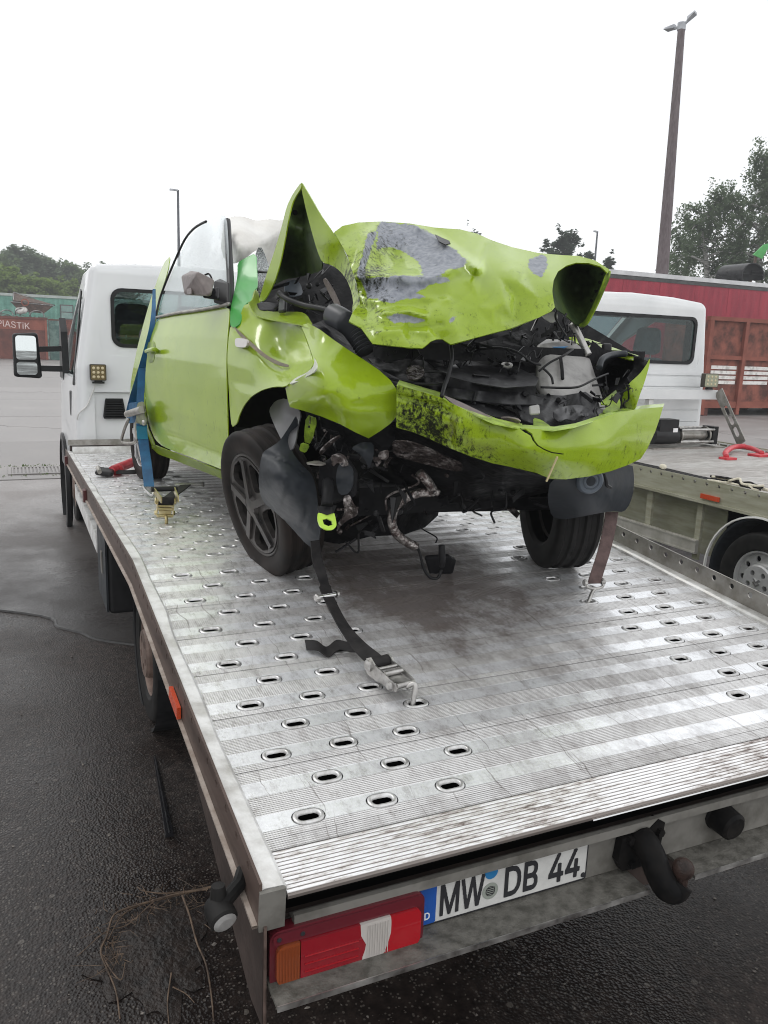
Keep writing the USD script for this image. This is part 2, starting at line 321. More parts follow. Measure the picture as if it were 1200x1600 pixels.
# drain cover in the slabs by the cab
dr = thing('drain_cover', 'low rectangular drain cover with grassy edge in the pale concrete left of the cab', 'drain cover', (-.25, 10.1, 0))
g = G()
for k in range(22): g.box(-.62 + .045 * k, -.595 + .045 * k, 9.80, 10.30, .017, .026)
g.box(-.66, .42, 9.75, 9.80, .017, .028); g.box(-.66, .42, 10.30, 10.35, .017, .028); g.box(-.66, -.625, 9.80, 10.30, .017, .028); g.box(.385, .42, 9.80, 10.30, .017, .028)
obj('grate', g, 'concrete', dr)
mat('weed', (.05, .09, .02), (.12, .17, .05), rough=.7, nscale=40)
g = G()
for _ in range(260):
    x = r_.uniform(-1.6, .9); y = r_.choice([9.68, 10.45, 10.5]) + r_.normal(0, .04); h = r_.uniform(.01, .035); a = r_.uniform(0, 6.28)
    d = np.array([math.cos(a), math.sin(a), 0]) * .012
    g.add(np.array([(x, y, .012) - d, (x, y, .012) + d, np.array([x, y, .012 + h]) + d * r_.normal(0, 1.5)]), [[0, 1, 2]])
wd = obj('weeds', g, 'weed'); tag(stage.GetPrimAtPath(wd), 'thin strip of grass and moss along the drain cover', 'weeds', None, 'stuff')

# ------------------------------------------------------------------ the near tow truck: its deck
A0 = math.radians(5.5); KINK, KT = 1.598, .12694; H0 = .81938
def DK(u, y, z):
    """deck coordinates (across, along, above) -> world: the rear 1.6 m slopes up to a kink, then the deck falls slightly to the cab"""
    if y <= KINK: p = np.array([0., y, z])
    else:
        c = 1 / math.hypot(1, KT); p = np.array([0., KINK + (y - KINK) - z * 0, -KT * (y - KINK)]) + z * np.array([0, KT * c, c])
    return np.array([u, p[1] * math.cos(A0) - p[2] * math.sin(A0), p[1] * math.sin(A0) + p[2] * math.cos(A0) + H0])
custom('deck_alu', {
    'dk': ('attribute', {'attribute': 'dk'}), 's': ('separate_xyz', {}),
    'y1': ('math', {'math_type': 'multiply_add', 'value2': 1 / .248, 'value3': .046 / .248}), 'fr': ('math', {'math_type': 'fraction'}),
    'band': ('rgb_ramp', {'ramp': [(0, (0, 0, 0)), (.09, (0, 0, 0)), (.105, (1, 1, 1)), (.31, (1, 1, 1)), (.325, (0, 0, 0)), (.58, (0, 0, 0)), (.595, (1, 1, 1)), (.80, (1, 1, 1)), (.815, (0, 0, 0)), (1, (0, 0, 0))]}),
    'gw': ('wave_texture', {'wave_type': 'bands', 'bands_direction': 'y', 'profile': 'tri', 'scale': 48., 'distortion': 0.}),
    'gwx': ('wave_texture', {'wave_type': 'bands', 'bands_direction': 'x', 'profile': 'tri', 'scale': 48., 'distortion': 0.}),
    'gmul': ('math', {'math_type': 'multiply_add', 'value2': .35}),
    'inv': ('math', {'math_type': 'subtract', 'value1': 1.0}), 'gh': ('math', {'math_type': 'multiply'}),
    'scr_m': ('mapping', {'scale': (3.2, 1.4, 1.)}), 'scr': ('noise_texture', {'scale': 8., 'detail': 10., 'roughness': .74}), 'vn': ('noise_texture', {'scale': 4., 'detail': 3.}), 'vadd': ('vector_math', {'math_type': 'add'}), 'vs': ('vector_math', {'math_type': 'scale', 'scale': .10}), 'm3': ('mix', {'mix_type': 'multiply', 'fac': .7}),
    'dgm': ('mapping', {'scale': (55., .8, 1.), 'rotation': (0, 0, .13)}), 'dgn': ('noise_texture', {'scale': 2.2, 'detail': 3., 'roughness': .5}), 'dgr': ('rgb_ramp', {'ramp': [(.655, (1, 1, 1)), (.675, (.45, .42, .41)), (.72, (.3, .28, .27))]}), 'pk': ('math', {'math_type': 'floor'}), 'pw': ('white_noise_texture', {'dimensions': '1D'}), 'pt': ('map_range', {'from_min': 0., 'from_max': 1., 'to_min': .86, 'to_max': 1.0}), 'pm': ('mix', {'mix_type': 'multiply', 'fac': 1.}), 'scr2m': ('mapping', {'scale': (2.2, 16., 1.), 'rotation': (0, 0, .35)}), 'scr2': ('noise_texture', {'scale': 5., 'detail': 8., 'roughness': .75}),
    'dirtm': ('mapping', {'scale': (1., .7, 1.), 'rotation': (0, 0, .2)}), 'dirt': ('noise_texture', {'scale': 5.5, 'detail': 10., 'roughness': .78}),
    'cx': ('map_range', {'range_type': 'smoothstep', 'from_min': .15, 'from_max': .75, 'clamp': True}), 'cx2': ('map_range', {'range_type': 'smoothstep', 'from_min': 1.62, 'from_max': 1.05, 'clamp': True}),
    'cy': ('map_range', {'range_type': 'smoothstep', 'from_min': .05, 'from_max': 1.25, 'to_min': .3, 'to_max': 1.55, 'clamp': True}),  # grime grows forward; the added part paints the shade beneath the car
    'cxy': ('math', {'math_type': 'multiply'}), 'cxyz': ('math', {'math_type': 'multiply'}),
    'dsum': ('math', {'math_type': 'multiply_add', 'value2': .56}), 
    'dcn': ('map_range', {'from_min': .36, 'from_max': .64, 'clamp': True}), 'dcs': ('math', {'math_type': 'multiply', 'value2': .62}), 'dirt_shade_mask': ('map_range', {'from_min': .34, 'from_max': 1.08, 'clamp': True}),
    'alu': ('mix', {'color1': (.76, .75, .745), 'color2': (.95, .96, .98)}),
    'scrr': ('rgb_ramp', {'ramp': [(.34, (.72, .70, .69)), (.48, (1, 1, 1)), (.66, (1.0, 1.0, 1.0))]}),
    'scr2r': ('rgb_ramp', {'ramp': [(.28, (.6, .57, .55)), (.40, (1, 1, 1))]}),
    'm1': ('mix', {'mix_type': 'multiply', 'fac': 1.}), 'm2': ('mix', {'mix_type': 'multiply', 'fac': .8}),
    'dirt_shade_col': ('mix', {'color2': (.075, .054, .045)}), 'dirt_shade_fac': ('math', {'math_type': 'multiply', 'value2': .9}),
    'met': ('map_range', {'from_min': 0., 'from_max': 1., 'to_min': .72, 'to_max': .12}),
    'rgh': ('map_range', {'from_min': 0.3, 'from_max': .7, 'to_min': .24, 'to_max': .42, 'clamp': True}),
    'bsum': ('math', {'math_type': 'multiply_add', 'value2': .5}),
    'b': ('bump', {'strength': .45, 'distance': .003}),
    'p': ('principled_bsdf', {}),
}, [('dk.vector', 's.vector'), ('s.y', 'y1.value1'), ('y1.value', 'fr.value1'), ('fr.value', 'band.fac'), ('dk.vector', 'gw.vector'), ('dk.vector', 'gwx.vector'), ('gwx.fac', 'gmul.value1'), ('gw.fac', 'gmul.value3'),
    ('band.color', 'inv.value2'), ('gmul.value', 'gh.value1'), ('inv.value', 'gh.value2'),
    ('dk.vector', 'scr_m.vector'), ('scr_m.vector', 'scr.vector'), ('dk.vector', 'scr2m.vector'), ('scr2m.vector', 'scr2.vector'), ('dk.vector', 'dirtm.vector'), ('dirtm.vector', 'dirt.vector'),
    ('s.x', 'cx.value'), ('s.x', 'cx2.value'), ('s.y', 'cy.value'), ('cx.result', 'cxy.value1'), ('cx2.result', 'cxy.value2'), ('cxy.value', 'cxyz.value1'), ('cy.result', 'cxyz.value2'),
    ('cxyz.value', 'dsum.value1'), ('dirt.fac', 'dcn.value'), ('dcn.result', 'dcs.value1'), ('dcs.value', 'dsum.value3'), ('dsum.value', 'dirt_shade_mask.value'),
    ('band.color', 'alu.fac'), ('scr.fac', 'scrr.fac'), ('scr2.fac', 'scr2r.fac'), ('alu.color', 'm1.color1'), ('scrr.color', 'm1.color2'), ('m1.color', 'm2.color1'), ('scr2r.color', 'm2.color2'),
    ('dk.vector', 'vn.vector'), ('vn.color', 'vs.vector1'), ('dk.vector', 'vadd.vector1'), ('vs.vector', 'vadd.vector2'), ('vadd.vector', 'dgm.vector'), ('dgm.vector', 'dgn.vector'), ('dgn.fac', 'dgr.fac'), ('y1.value', 'pk.value1'), ('pk.value', 'pw.w'), ('pw.value', 'pt.value'), ('m2.color', 'pm.color1'), ('pt.result', 'pm.color2'), ('pm.color', 'm3.color1'), ('dgr.color', 'm3.color2'), ('dirt_shade_mask.result', 'dirt_shade_fac.value1'), ('dirt_shade_fac.value', 'dirt_shade_col.fac'), ('m3.color', 'dirt_shade_col.color1'), ('dirt_shade_col.color', 'p.base_color'),
    ('dirt_shade_mask.result', 'met.value'), ('met.result', 'p.metallic'), ('scr.fac', 'rgh.value'), ('rgh.result', 'p.roughness'),
    ('scr2.fac', 'bsum.value1'), ('gh.value', 'bsum.value3'), ('bsum.value', 'b.height'), ('b.normal', 'p.normal')], 'p.BSDF')
mat('slot_ring_metal', (.42, .41, .40), (.68, .68, .68), rough=.28, metal=.8, nscale=30., rough2=.42)

truck = thing('tow_truck', 'white cab flatbed tow truck with aluminium deck carrying the wrecked green car', 'tow truck', (.94, 2.6, 0))
UL, UR = -.119, 2.003
QH = .09099
def slots_in_row(r):
    out = [((r % 2) * QH + 2 * k * QH) for k in range(3)]
    if r >= 1: out += [1.3676 + QH + ((r + 1) % 2) * QH + 2 * k * QH for k in range(3)]
    return out
def oval(cx, cy, hl, hw): return LineString([(cx - hl + hw, cy), (cx + hl - hw, cy)]).buffer(hw, quad_segs=4)
ring_prof = [(.0115, -.004), (.0130, .0014), (.0160, .0036), (.0205, .0036), (.0235, .0014), (.0245, -.003)]
def ring_mesh(cx, cy):
    g = []; L = .0128; an = np.linspace(0, 2 * np.pi, 20, endpoint=False)
    for r, h in ring_prof:
        for a in an:
            sx = L if math.cos(a) > 1e-6 else (-L if math.cos(a) < -1e-6 else 0)
            g.append(DK(cx + sx + r * math.cos(a), cy + r * 1.04 * math.sin(a), h))
    n = 20; f = [[i * n + j, i * n + (j + 1) % n, (i + 1) * n + (j + 1) % n, (i + 1) * n + j] for i in range(len(ring_prof) - 1) for j in range(n)]
    return G().add(g, f)
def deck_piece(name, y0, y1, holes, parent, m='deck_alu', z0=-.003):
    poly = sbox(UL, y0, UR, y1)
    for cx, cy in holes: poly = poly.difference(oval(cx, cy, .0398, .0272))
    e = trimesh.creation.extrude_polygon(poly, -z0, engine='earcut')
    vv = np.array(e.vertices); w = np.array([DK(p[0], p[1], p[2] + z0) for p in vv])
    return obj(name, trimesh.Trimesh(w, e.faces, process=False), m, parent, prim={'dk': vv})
k = 0
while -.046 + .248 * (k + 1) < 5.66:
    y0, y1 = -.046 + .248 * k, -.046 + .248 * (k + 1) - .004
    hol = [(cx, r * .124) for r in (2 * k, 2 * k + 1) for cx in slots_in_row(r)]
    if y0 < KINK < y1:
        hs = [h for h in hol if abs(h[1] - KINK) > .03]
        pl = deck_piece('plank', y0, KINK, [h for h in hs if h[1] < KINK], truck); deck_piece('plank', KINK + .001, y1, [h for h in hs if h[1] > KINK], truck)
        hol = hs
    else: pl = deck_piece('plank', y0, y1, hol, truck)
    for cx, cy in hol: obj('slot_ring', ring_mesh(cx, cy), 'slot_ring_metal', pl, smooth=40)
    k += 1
YF = y1
# tail strip and ribbed ramp lip
deck_piece('tail_strip', -.083, -.0485, [], truck)
prof = [(-.0855, -.02), (-.0855, -.001)]
yy = -.0865
for i in range(11):
    prof += [(yy - .0012, -.0012), (yy - .0030, .0018), (yy - .0088, .0018), (yy - .0104, -.0012)]; yy -= .0110
prof += [(yy - .001, -.001), (yy - .0035, -.004), (yy - .0035, -.011), (yy + .01, -.013)]
pv = [DK(u, a, b) for u in (UL + .004, UR) for a, b in prof]; n = len(prof)
uu = np.linspace(UL + .004, UR, 40)
pv = np.array([DK(u, a, b) for u in uu for a, b in prof]); dkv = np.array([(u, a, b) for u in uu for a, b in prof])
pf = [[i * n + j, i * n + (j + 1) % n, (i + 1) * n + (j + 1) % n, (i + 1) * n + j] for i in range(len(uu) - 1) for j in range(n)]
custom('lip_alu', {
    'dk': ('attribute', {'attribute': 'dk'}), 'm': ('mapping', {'scale': (3., 14., 1.)}), 'n': ('noise_texture', {'scale': 5., 'detail': 8., 'roughness': .7}),
    'n2': ('noise_texture', {'scale': 1.7, 'detail': 4.}), 's': ('separate_xyz', {}), 'low': ('map_range', {'from_min': .0012, 'from_max': -.0008, 'clamp': True}),
    'r': ('rgb_ramp', {'ramp': [(.36, (.14, .10, .09)), (.47, (.62, .59, .57)), (.58, (.88, .88, .89))]}),
    'add': ('math', {'math_type': 'multiply_add', 'value2': .5}), 'sub': ('math', {'math_type': 'subtract', 'value2': .25}),
    'mx': ('mix', {'color2': (.20, .175, .16)}), 'p': ('principled_bsdf', {'metallic': .65, 'roughness': .32})},
    [('dk.vector', 'm.vector'), ('m.vector', 'n.vector'), ('dk.vector', 'n2.vector'), ('n2.fac', 'add.value1'), ('n.fac', 'add.value3'), ('add.value', 'sub.value1'), ('sub.value', 'r.fac'), ('dk.vector', 's.vector'), ('s.z', 'low.value'), ('low.result', 'mx.fac'),
     ('r.color', 'mx.color1'), ('mx.color', 'p.base_color')], 'p.BSDF')
obj('ramp_lip', trimesh.Trimesh(np.vstack([pv]), np.vstack([np.array(pf)[:, [0, 1, 2]], np.array(pf)[:, [0, 2, 3]]]), process=False), 'lip_alu', truck, prim={'dk': dkv})
obj('lip_highlight', G().tube([DK(u, -.2125, -.0105) for u in np.linspace(UL + .75, UR, 30)], .003, 6), 'chrome', truck)  # thin chrome strip added as the highlight along the lip

# side rails with perforated plates
def rail(side):
    s = -1 if side == 'l' else 1; ue = UL if s < 0 else UR
    ysamp = np.concatenate([np.linspace(-.2, KINK, 40), np.linspace(KINK + .05, YF + .08, 80)])
    # raised inner strip, uneven from welding and wear
    pr_ = [(0, -.01), (0, .010), (.008, .017), (.040, .019), (.0465, .016), (.0465, -.01)]
    rr = np.random.default_rng(5 if s < 0 else 6); v = []
    jit = np.interp(ysamp, np.arange(-.3, 6, .16), rr.uniform(-.004, .007, len(np.arange(-.3, 6, .16))))
    for y, j in zip(ysamp, jit):
        for i, (a, b) in enumerate(pr_): v.append(DK(ue + s * (a - (j if i < 3 else 0)), y, b))
    n = len(pr_); m = len(ysamp)
    f = [[i * n + j, i * n + (j + 1) % n, (i + 1) * n + (j + 1) % n, (i + 1) * n + j] for i in range(m - 1) for j in range(n)]
    f += [[0, 1, 2, 3], [0, 3, 4, 5], [(m - 1) * n + q for q in (3, 2, 1, 0)], [(m - 1) * n + q for q in (5, 4, 3, 0)]]
    g = G().add(v, np.array(f)[:, ::-1] if s < 0 else f)
    obj('rail_strip', g, 'rail_alu', truck, smooth=35)
    # outer plate with round holes
    zt, zb = (.036, -.068) if s < 0 else (.094, -.05)
    for a, b in ((-.205, KINK), (KINK, YF + .08)):
        poly = sbox(a, zb, b, zt)
        h0 = .536 % .0941
        for k in range(-2, 62):
            hy = h0 + .0941 * k
            if a + .02 < hy < b - .02:
                hz = zt - .028 if s > 0 else zt - .022
                poly = poly.difference(Point(hy, hz).buffer(.0115 if s > 0 else .009, quad_segs=4))
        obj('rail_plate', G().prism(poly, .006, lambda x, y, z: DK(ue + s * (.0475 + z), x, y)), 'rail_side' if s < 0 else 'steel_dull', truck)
        # lower flange with a pale edge
        g = G()
        q = [DK(ue + s * (.0475 + o), y, z) for y in np.linspace(a, b, 12) for o, z in ((0.0065, zb), (.017, zb), (.017, zb + .007), (.0065, zb + .007))]
        n = 4; f = [[i * n + j, i * n + (j + 1) % n, (i + 1) * n + (j + 1) % n, (i + 1) * n + j] for i in range(11) for j in range(n)]
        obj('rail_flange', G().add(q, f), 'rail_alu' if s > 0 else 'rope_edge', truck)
    obj('rail_end', G().box(ue + s * .001, ue + s * .0535, -.214, -.2055, -.072, .020, DK), 'bumper_grey', truck)
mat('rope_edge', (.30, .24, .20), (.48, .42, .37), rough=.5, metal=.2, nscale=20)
rail('l'); rail('r')
# front sill of the deck, two bars under the cab wall
yf = YF + .01
obj('front_sill', G().box(UL, UR, yf, yf + .05, -.02, .055, DK), 'rail_alu', truck)
obj('front_bar', G().box(UL - .03, UR + .03, yf + .055, yf + .1, .065, .11, DK), 'steel_dull', truck)
obj('front_plate', G().box(UL - .02, UR + .02, yf + .052, yf + .056, -.1, .064, DK), 'side_dark', truck)
obj('deck_frame', G().box(UL + .02, UR - .02, -.17, KINK, -.13, -.12, DK).box(UL + .02, UR - .02, KINK + .01, yf, -.13, -.12, DK), 'dark_void', truck)
for u in (.55, 1.28): obj('chassis_beam', G().box(u - .05, u + .05, -.1, 5.6, .42, .62), 'side_dark', truck)

# rear corner plates hanging below the rail ends
for s, ue in ((-1, UL), (1, UR)):
    x0 = ue + s * .0415
    poly = Polygon([(-.207, .735), (-.207, .505), (-.12, .50), (.42, .70), (.55, .775), (.55, .80), (.0, .745)])
    obj('corner_plate', G().prism(poly, .004, lambda x, y, z: (x0 + s * z, x, y)), 'side_dark', truck)
    obj('corner_edge', G().tube([(x0, -.209, .74), (x0, -.209, .50)], .0035, 6), 'rail_side', truck)
# rear bumper: ramp bay, ledge, face, shelf
XL, XR = UL - .038, UR + .038
obj('ramp_bay', G().box(XL + .06, XR - .06, .50, .51, .70, .85).box(XL + .06, XR - .06, -.164, .50, .690, .700).box(XL + .06, XR - .06, -.195, .50, .7745, .7775), 'dark_void', truck)  # near-black back, floor and ceiling paint in the shade of the bay
obj('bumper_ledge', G().box(XL + .06, XR - .06, -.198, -.186, .715, .737).box(XL + .06, XR - .06, -.186, -.165, .712, .722), 'bumper_grey', truck)
obj('bumper_face', G().box(XL + .03, XR - .03, -.176, -.165, .604, .7115), 'bumper_grey', truck)
obj('bumper_shelf', G().box(XL + .004, .775, -.268, -.1765, .596, .6035).box(.92, XR - .004, -.268, -.1765, .596, .6035), 'tread_grey', truck)
obj('bumper_shelf_edge', G().box(XL + .004, .775, -.2705, -.2685, .5925, .606).box(.92, XR - .004, -.2705, -.2685, .5925, .606), 'steel', truck)
obj('bumper_back', G().box(XL + .03, XR - .03, -.164, -.15, .52, .72), 'side_dark', truck)

# number plate
YP = -.1765
def rear_T(x0, z0, yb): return lambda x, y, z: (x0 + x, yb - z, z0 + y)
pl = obj('number_plate', G().prism(rrect(0, 0, .462, .106, .008), .002, rear_T(.193, .6065, YP)), 'plate_white', truck)
def lettering(name, text, h, x0, z0, sx, m, parent, yb, d=.0012, bold=True):
    t = meshkit.text_mesh(text, h, d, bold); v = np.array(t.vertices)
    w = np.stack([x0 + v[:, 0] * sx, yb - v[:, 2], z0 + v[:, 1]], 1)
    return obj(name, trimesh.Trimesh(w, t.faces, process=False), m, parent)
obj('border', G().prism(rrect(0, 0, .462, .106, .008).difference(rrect(.003, .003, .459, .103, .006)), .0006, rear_T(.193, .6065, YP - .0021)), 'print_black', pl)
obj('country_band', G().prism(rrect(.003, .003, .046, .103, .005), .0008, rear_T(.193, .6065, YP - .0021)), 'plate_blue', pl)
lettering('letters', 'D', .017, .209, .622, .95, 'print_white', pl, YP - .003, .0006)
lettering('letters', 'MW', .074, .244, .622, .62, 'print_black', pl, YP - .0021)
lettering('letters', 'DB', .074, .412, .622, .72, 'print_black', pl, YP - .0021)
lettering('letters', '44', .074, .537, .622, .74, 'print_black', pl, YP - .0021)
obj('inspection_sticker', G().prism(Point(.187, .090).buffer(.017), .0008, rear_T(.193, .6065, YP - .0021)), 'sticker_blue', pl)
obj('seal', G().prism(Point(.187, .042).buffer(.021), .0008, rear_T(.193, .6065, YP - .0021)), 'seal_grey', pl)
g = G()
for i in range(4): g.box(.193 + .177, .193 + .198, YP - .0034, YP - .003, .640 + i * .005, .6425 + i * .005)
g.prism(Point(.187, .042).buffer(.0125).difference(Point(.187, .042).buffer(.011)), .0004, rear_T(.193, .6065, YP - .003))
obj('seal_crest', g, 'print_black', pl)
obj('screw', G().lathe([(0, .003), (.006, .0025), (.007, 0)], (.646, YP - .002, .619), (0, -1, 0), 12), 'print_black', pl)

# tail lamp on the left of the bumper
tl = group_part('tail_light', truck)
TX, TZ, TW, TH = -.150, .590, .345, .128
obj('housing', G().prism(rrect(0, 0, TW, TH, .022), .028, rear_T(TX, TZ, -.1775)), 'lens_dark_red', tl, smooth=40)
def lens(name, poly, m, d=.010, o=.206): return obj(name, G().prism(poly, d, rear_T(TX, TZ, -o)), m, tl, smooth=40)
inner = rrect(.012, .010, TW - .012, TH - .030, .016)
wavyL = [(.195, 0), (.198, .02), (.203, .035), (.205, .048), (.199, .06), (.193, .072), (.190, .12)]
wavyR = [(.258, .12), (.262, .085), (.262, .06), (.257, .04), (.250, .02), (.238, 0)]
lens('amber_lens', inner.intersection(sbox(0, 0, .060, .2)), 'lens_amber')
lens('red_lens', inner.intersection(Polygon([(.062, 0)] + wavyL + [(.062, .12)])), 'lens_red')
lens('reverse_lens', inner.intersection(Polygon(wavyL + wavyR)), 'lens_white')
lens('brake_lens', inner.intersection(Polygon(wavyR[::-1] + [(TW, .12), (TW, 0)])), 'lens_red_bright')
lens('top_cover', rrect(.006, TH - .029, TW - .006, TH - .004, .010), 'lens_dark_red', .004)
g = G()
for zz in (.026, .044, .062): g.prism(sbox(.070, zz, .188, zz + .0022), .002, rear_T(TX, TZ, -.2162))
obj('lens_rib', g, 'lens_red_bright', tl)
g = G()
for xx_ in np.linspace(.208, .254, 9): g.prism(sbox(xx_, .016, xx_ + .0016, .092), .0012, rear_T(TX, TZ, -.2162))
obj('lens_rib', g, 'lens_white', tl, kind='stuff')
g = G()
for xx_ in np.linspace(.018, .056, 7): g.prism(sbox(xx_, .016, xx_ + .0018, .092), .0012, rear_T(TX, TZ, -.2162))
obj('lens_rib', g, 'lens_amber', tl, kind='stuff')
for sx in (.018, .067): obj('screw', G().lathe([(0, .002), (.0045, .0015), (.005, 0)], (TX + sx, -.2105, TZ + TH - .016), (0, -1, 0), 10), 'print_black', tl)
# the lamp beyond the hitch on the right
tr_ = group_part('tail_light', truck)
obj('housing', G().prism(rrect(0, 0, TW, TH, .022), .028, rear_T(1.70, TZ, -.1775)), 'lens_dark_red', tr_, smooth=40)
obj('red_lens', G().prism(rrect(.012, .010, TW - .012, TH - .030, .016), .010, rear_T(1.70, TZ, -.206)), 'lens_red', tr_, smooth=40)

# tow hitch
th = group_part('tow_hitch', truck)
brk = Polygon([(.735, .705), (.815, .712), (.845, .735), (.868, .720), (.862, .655), (.845, .625), (.80, .612), (.745, .615), (.728, .645)])
obj('bracket', G().prism(brk, .022, lambda x, y, z: (x + .005, -.178 - z, y)), 'hitch', th)
arm = bez((.800, -.195, .695), (.798, -.235, .680), (.800, -.270, .640), (.812, -.288, .612), (.832, -.294, .606), (.846, -.295, .622), n=8)
obj('arm', G().tube(arm, np.linspace(.034, .030, len(arm)), 14), 'hitch', th, smooth=True)
obj('neck', G().tube([(.846, -.295, .615), (.847, -.295, .645)], .016, 12), 'rust_ball', th)
obj('ball', trimesh.creation.icosphere(3, .026).apply_translation((.848, -.295, .660)), 'rust_ball', th, smooth=True)
for bx, bz in ((.762, .70), (.855, .70), (.775, .632)): obj('bolt', G().cyl((bx, -.200, bz), (bx, -.212, bz), .011, 6), 'hitch', th)
obj('trailer_socket', G().lathe([(0, .055), (.030, .055), (.038, .048), (.040, .0), (.048, -.004)], (1.085, -.18, .678), (0, -1, -.1), 20), 'hitch', truck, smooth=40)

# rubber stalk marker lamp at the left rear
ml = group_part('marker_lamp', truck)
c = np.array([-.232, -.13, .738])
obj('rubber_arm', G().tube([(-.166, -.06, .765), (-.185, -.10, .765), (-.226, -.13, .752)], .015, 10).box(-.172, -.166, -.11, 0., .72, .80), 'rubber', ml)
obj('housing', G().lathe([(0, -.026), (.024, -.024), (.029, -.01), (.029, .024), (.025, .028), (0, .028)], c, (.15, -.9, -.25), 18).lathe([(0, .03), (.014, .03), (.018, .0), (.016, -.02), (0, -.022)], c + (0, .01, .02), (0, .1, 1), 14), 'rubber', ml, smooth=40)
obj('lens', G().lathe([(0, .035), (.015, .034), (.024, .029)], c, (.15, -.9, -.25), 18), 'bottle_grey', ml)
# side marker and reflector pieces on the left
obj('side_marker', G().hexa(np.array([DK(UL - .056 - o, y, z) for o in (0, .012) for y, z in ((.575, -.058), (.70, -.058), (.70, -.022), (.575, -.022))])), 'marker_orange', truck)
for yy_ in (3.62, 5.45): obj('side_reflector', G().hexa(np.array([DK(UL - .055 - o, y, z) for o in (0, .02) for y, z in ((yy_, -.075), (yy_ + .07, -.075), (yy_ + .07, .0), (yy_, .0))])), 'marker_red_dark', truck)

# wheels
def wheel(parent, c, axis, R=.33, w=.22, rim='steel', tyre='rubber', rimm='rim_dirty', rr=None, tread=True, label=None):
    """a tyre with tread blocks on its shoulder and a rim; axis points outwards"""
    ax = np.array(axis, float); ax /= np.linalg.norm(ax); c = np.array(c, float); rr = rr or R * .64
    wp = group_part('wheel', parent, label)
    pr_ = [(rr * .98, w * .40), (rr * 1.06, w * .47), (R * .86, w * .5), (R * .94, w * .485), (R * .975, w * .45), (R * .99, w * .40)]
    if tread:
        for gq in (.27, .0, -.27): pr_ += [(R, w * (gq + .09)), (R - .009, w * (gq + .05)), (R - .009, w * (gq - .05)), (R, w * (gq - .09))]
    pr_ += [(R * .99, -w * .40), (R * .975, -w * .45), (R * .94, -w * .485), (R * .86, -w * .5), (rr * 1.06, -w * .47), (rr * .98, -w * .40)]
    g = G().lathe(pr_, c, ax, 56)
    obj('tyre', g, tyre, wp, smooth=35)
    a = np.cross(ax, (0, 0, 1)); a /= np.linalg.norm(a); b = np.cross(ax, a)
    T = lambda o: (lambda x, y, z: c + a * x + b * y + ax * (o + z))
    obj('rim_lip', G().lathe([(rr * .99, w * .40), (rr * .97, w * .43), (rr * .93, w * .41), (rr * .90, w * .30), (rr * .9, -w * .2)], c, ax, 48), rimm, wp, smooth=40)
    obj('brake', G().lathe([(0, 0.), (rr * .88, 0.), (rr * .88, -.03)], c + ax * w * .02, ax, 24), 'dark_void', wp)
    if rim == 'five':
        d = Point(0, 0).buffer(rr * .915, quad_segs=12)
        for k in range(5):
            an = k * 2 * math.pi / 5 + .35
            hp = []
            for (q, da) in ((.40, -.18), (.60, -.36), (.80, -.40), (.86, -.30), (.88, 0), (.86, .30), (.80, .40), (.60, .36), (.40, .18), (.36, 0)): hp.append((rr * q * math.cos(an + da), rr * q * math.sin(an + da)))
            d = d.difference(Polygon(hp).buffer(-.006).buffer(.006))
        obj('spokes', G().prism(d, .022, T(w * .30)), rimm, wp)
        for k in range(5):
            an = k * 2 * math.pi / 5 + .35 + math.pi / 5
            m_ = [(c + a * math.cos(an) * rr * q + b * math.sin(an) * rr * q + ax * (w * .30 + .026 + .010 * (1 - q))) for q in (.15, .5, .86)]
            obj('spoke_rib', G().ribbon(m_, np.cross(ax, m_[2] - m_[0]) / np.linalg.norm(m_[2] - m_[0]) * .030, .010), rimm, wp)
        obj('hub', G().lathe([(0, .034), (rr * .18, .032), (rr * .22, .02), (rr * .24, 0)], c + ax * (w * .30 + .006), ax, 24), rimm, wp, smooth=40)
    else:
        d = Point(0, 0).buffer(rr * .915, quad_segs=12)
        nh = 10
        for k in range(nh): d = d.difference(Point(rr * .73 * math.cos(k * 2 * math.pi / nh), rr * .73 * math.sin(k * 2 * math.pi / nh)).buffer(rr * .09, quad_segs=5))
        obj('disc', G().prism(d, .012, T(w * .24)), rimm, wp)
        cap = Point(0, 0).buffer(rr * .52, quad_segs=10)
        for k in range(5): cap = cap.difference(Point(rr * .33 * math.cos(k * 1.2566 + .3), rr * .33 * math.sin(k * 1.2566 + .3)).buffer(rr * .085, quad_segs=5))
        obj('hub', G().prism(cap, .05, T(w * .24 + .013)).lathe([(rr * .52, .062), (rr * .56, .05), (rr * .60, 0)], c + ax * w * .24, ax, 36), rimm, wp)
    return wp, T, c
RZ = .335
wheel(truck, (-.035 + .11, 2.31, RZ), (-1, 0, 0), RZ, .22, 'steel', 'rubber', 'rim_dirty')
wheel(truck, (1.93 - .11, 2.31, RZ), (1, 0, 0), RZ, .22, 'steel', 'rubber', 'rim_dirty')
wheel(truck, (-.05 + .11, 6.95, RZ), (-1, 0, 0), RZ, .22, 'steel', 'rubber', 'rim_dirty')
wheel(truck, (1.94 - .11, 6.95, RZ), (1, 0, 0), RZ, .22, 'steel', 'rubber', 'rim_dirty')
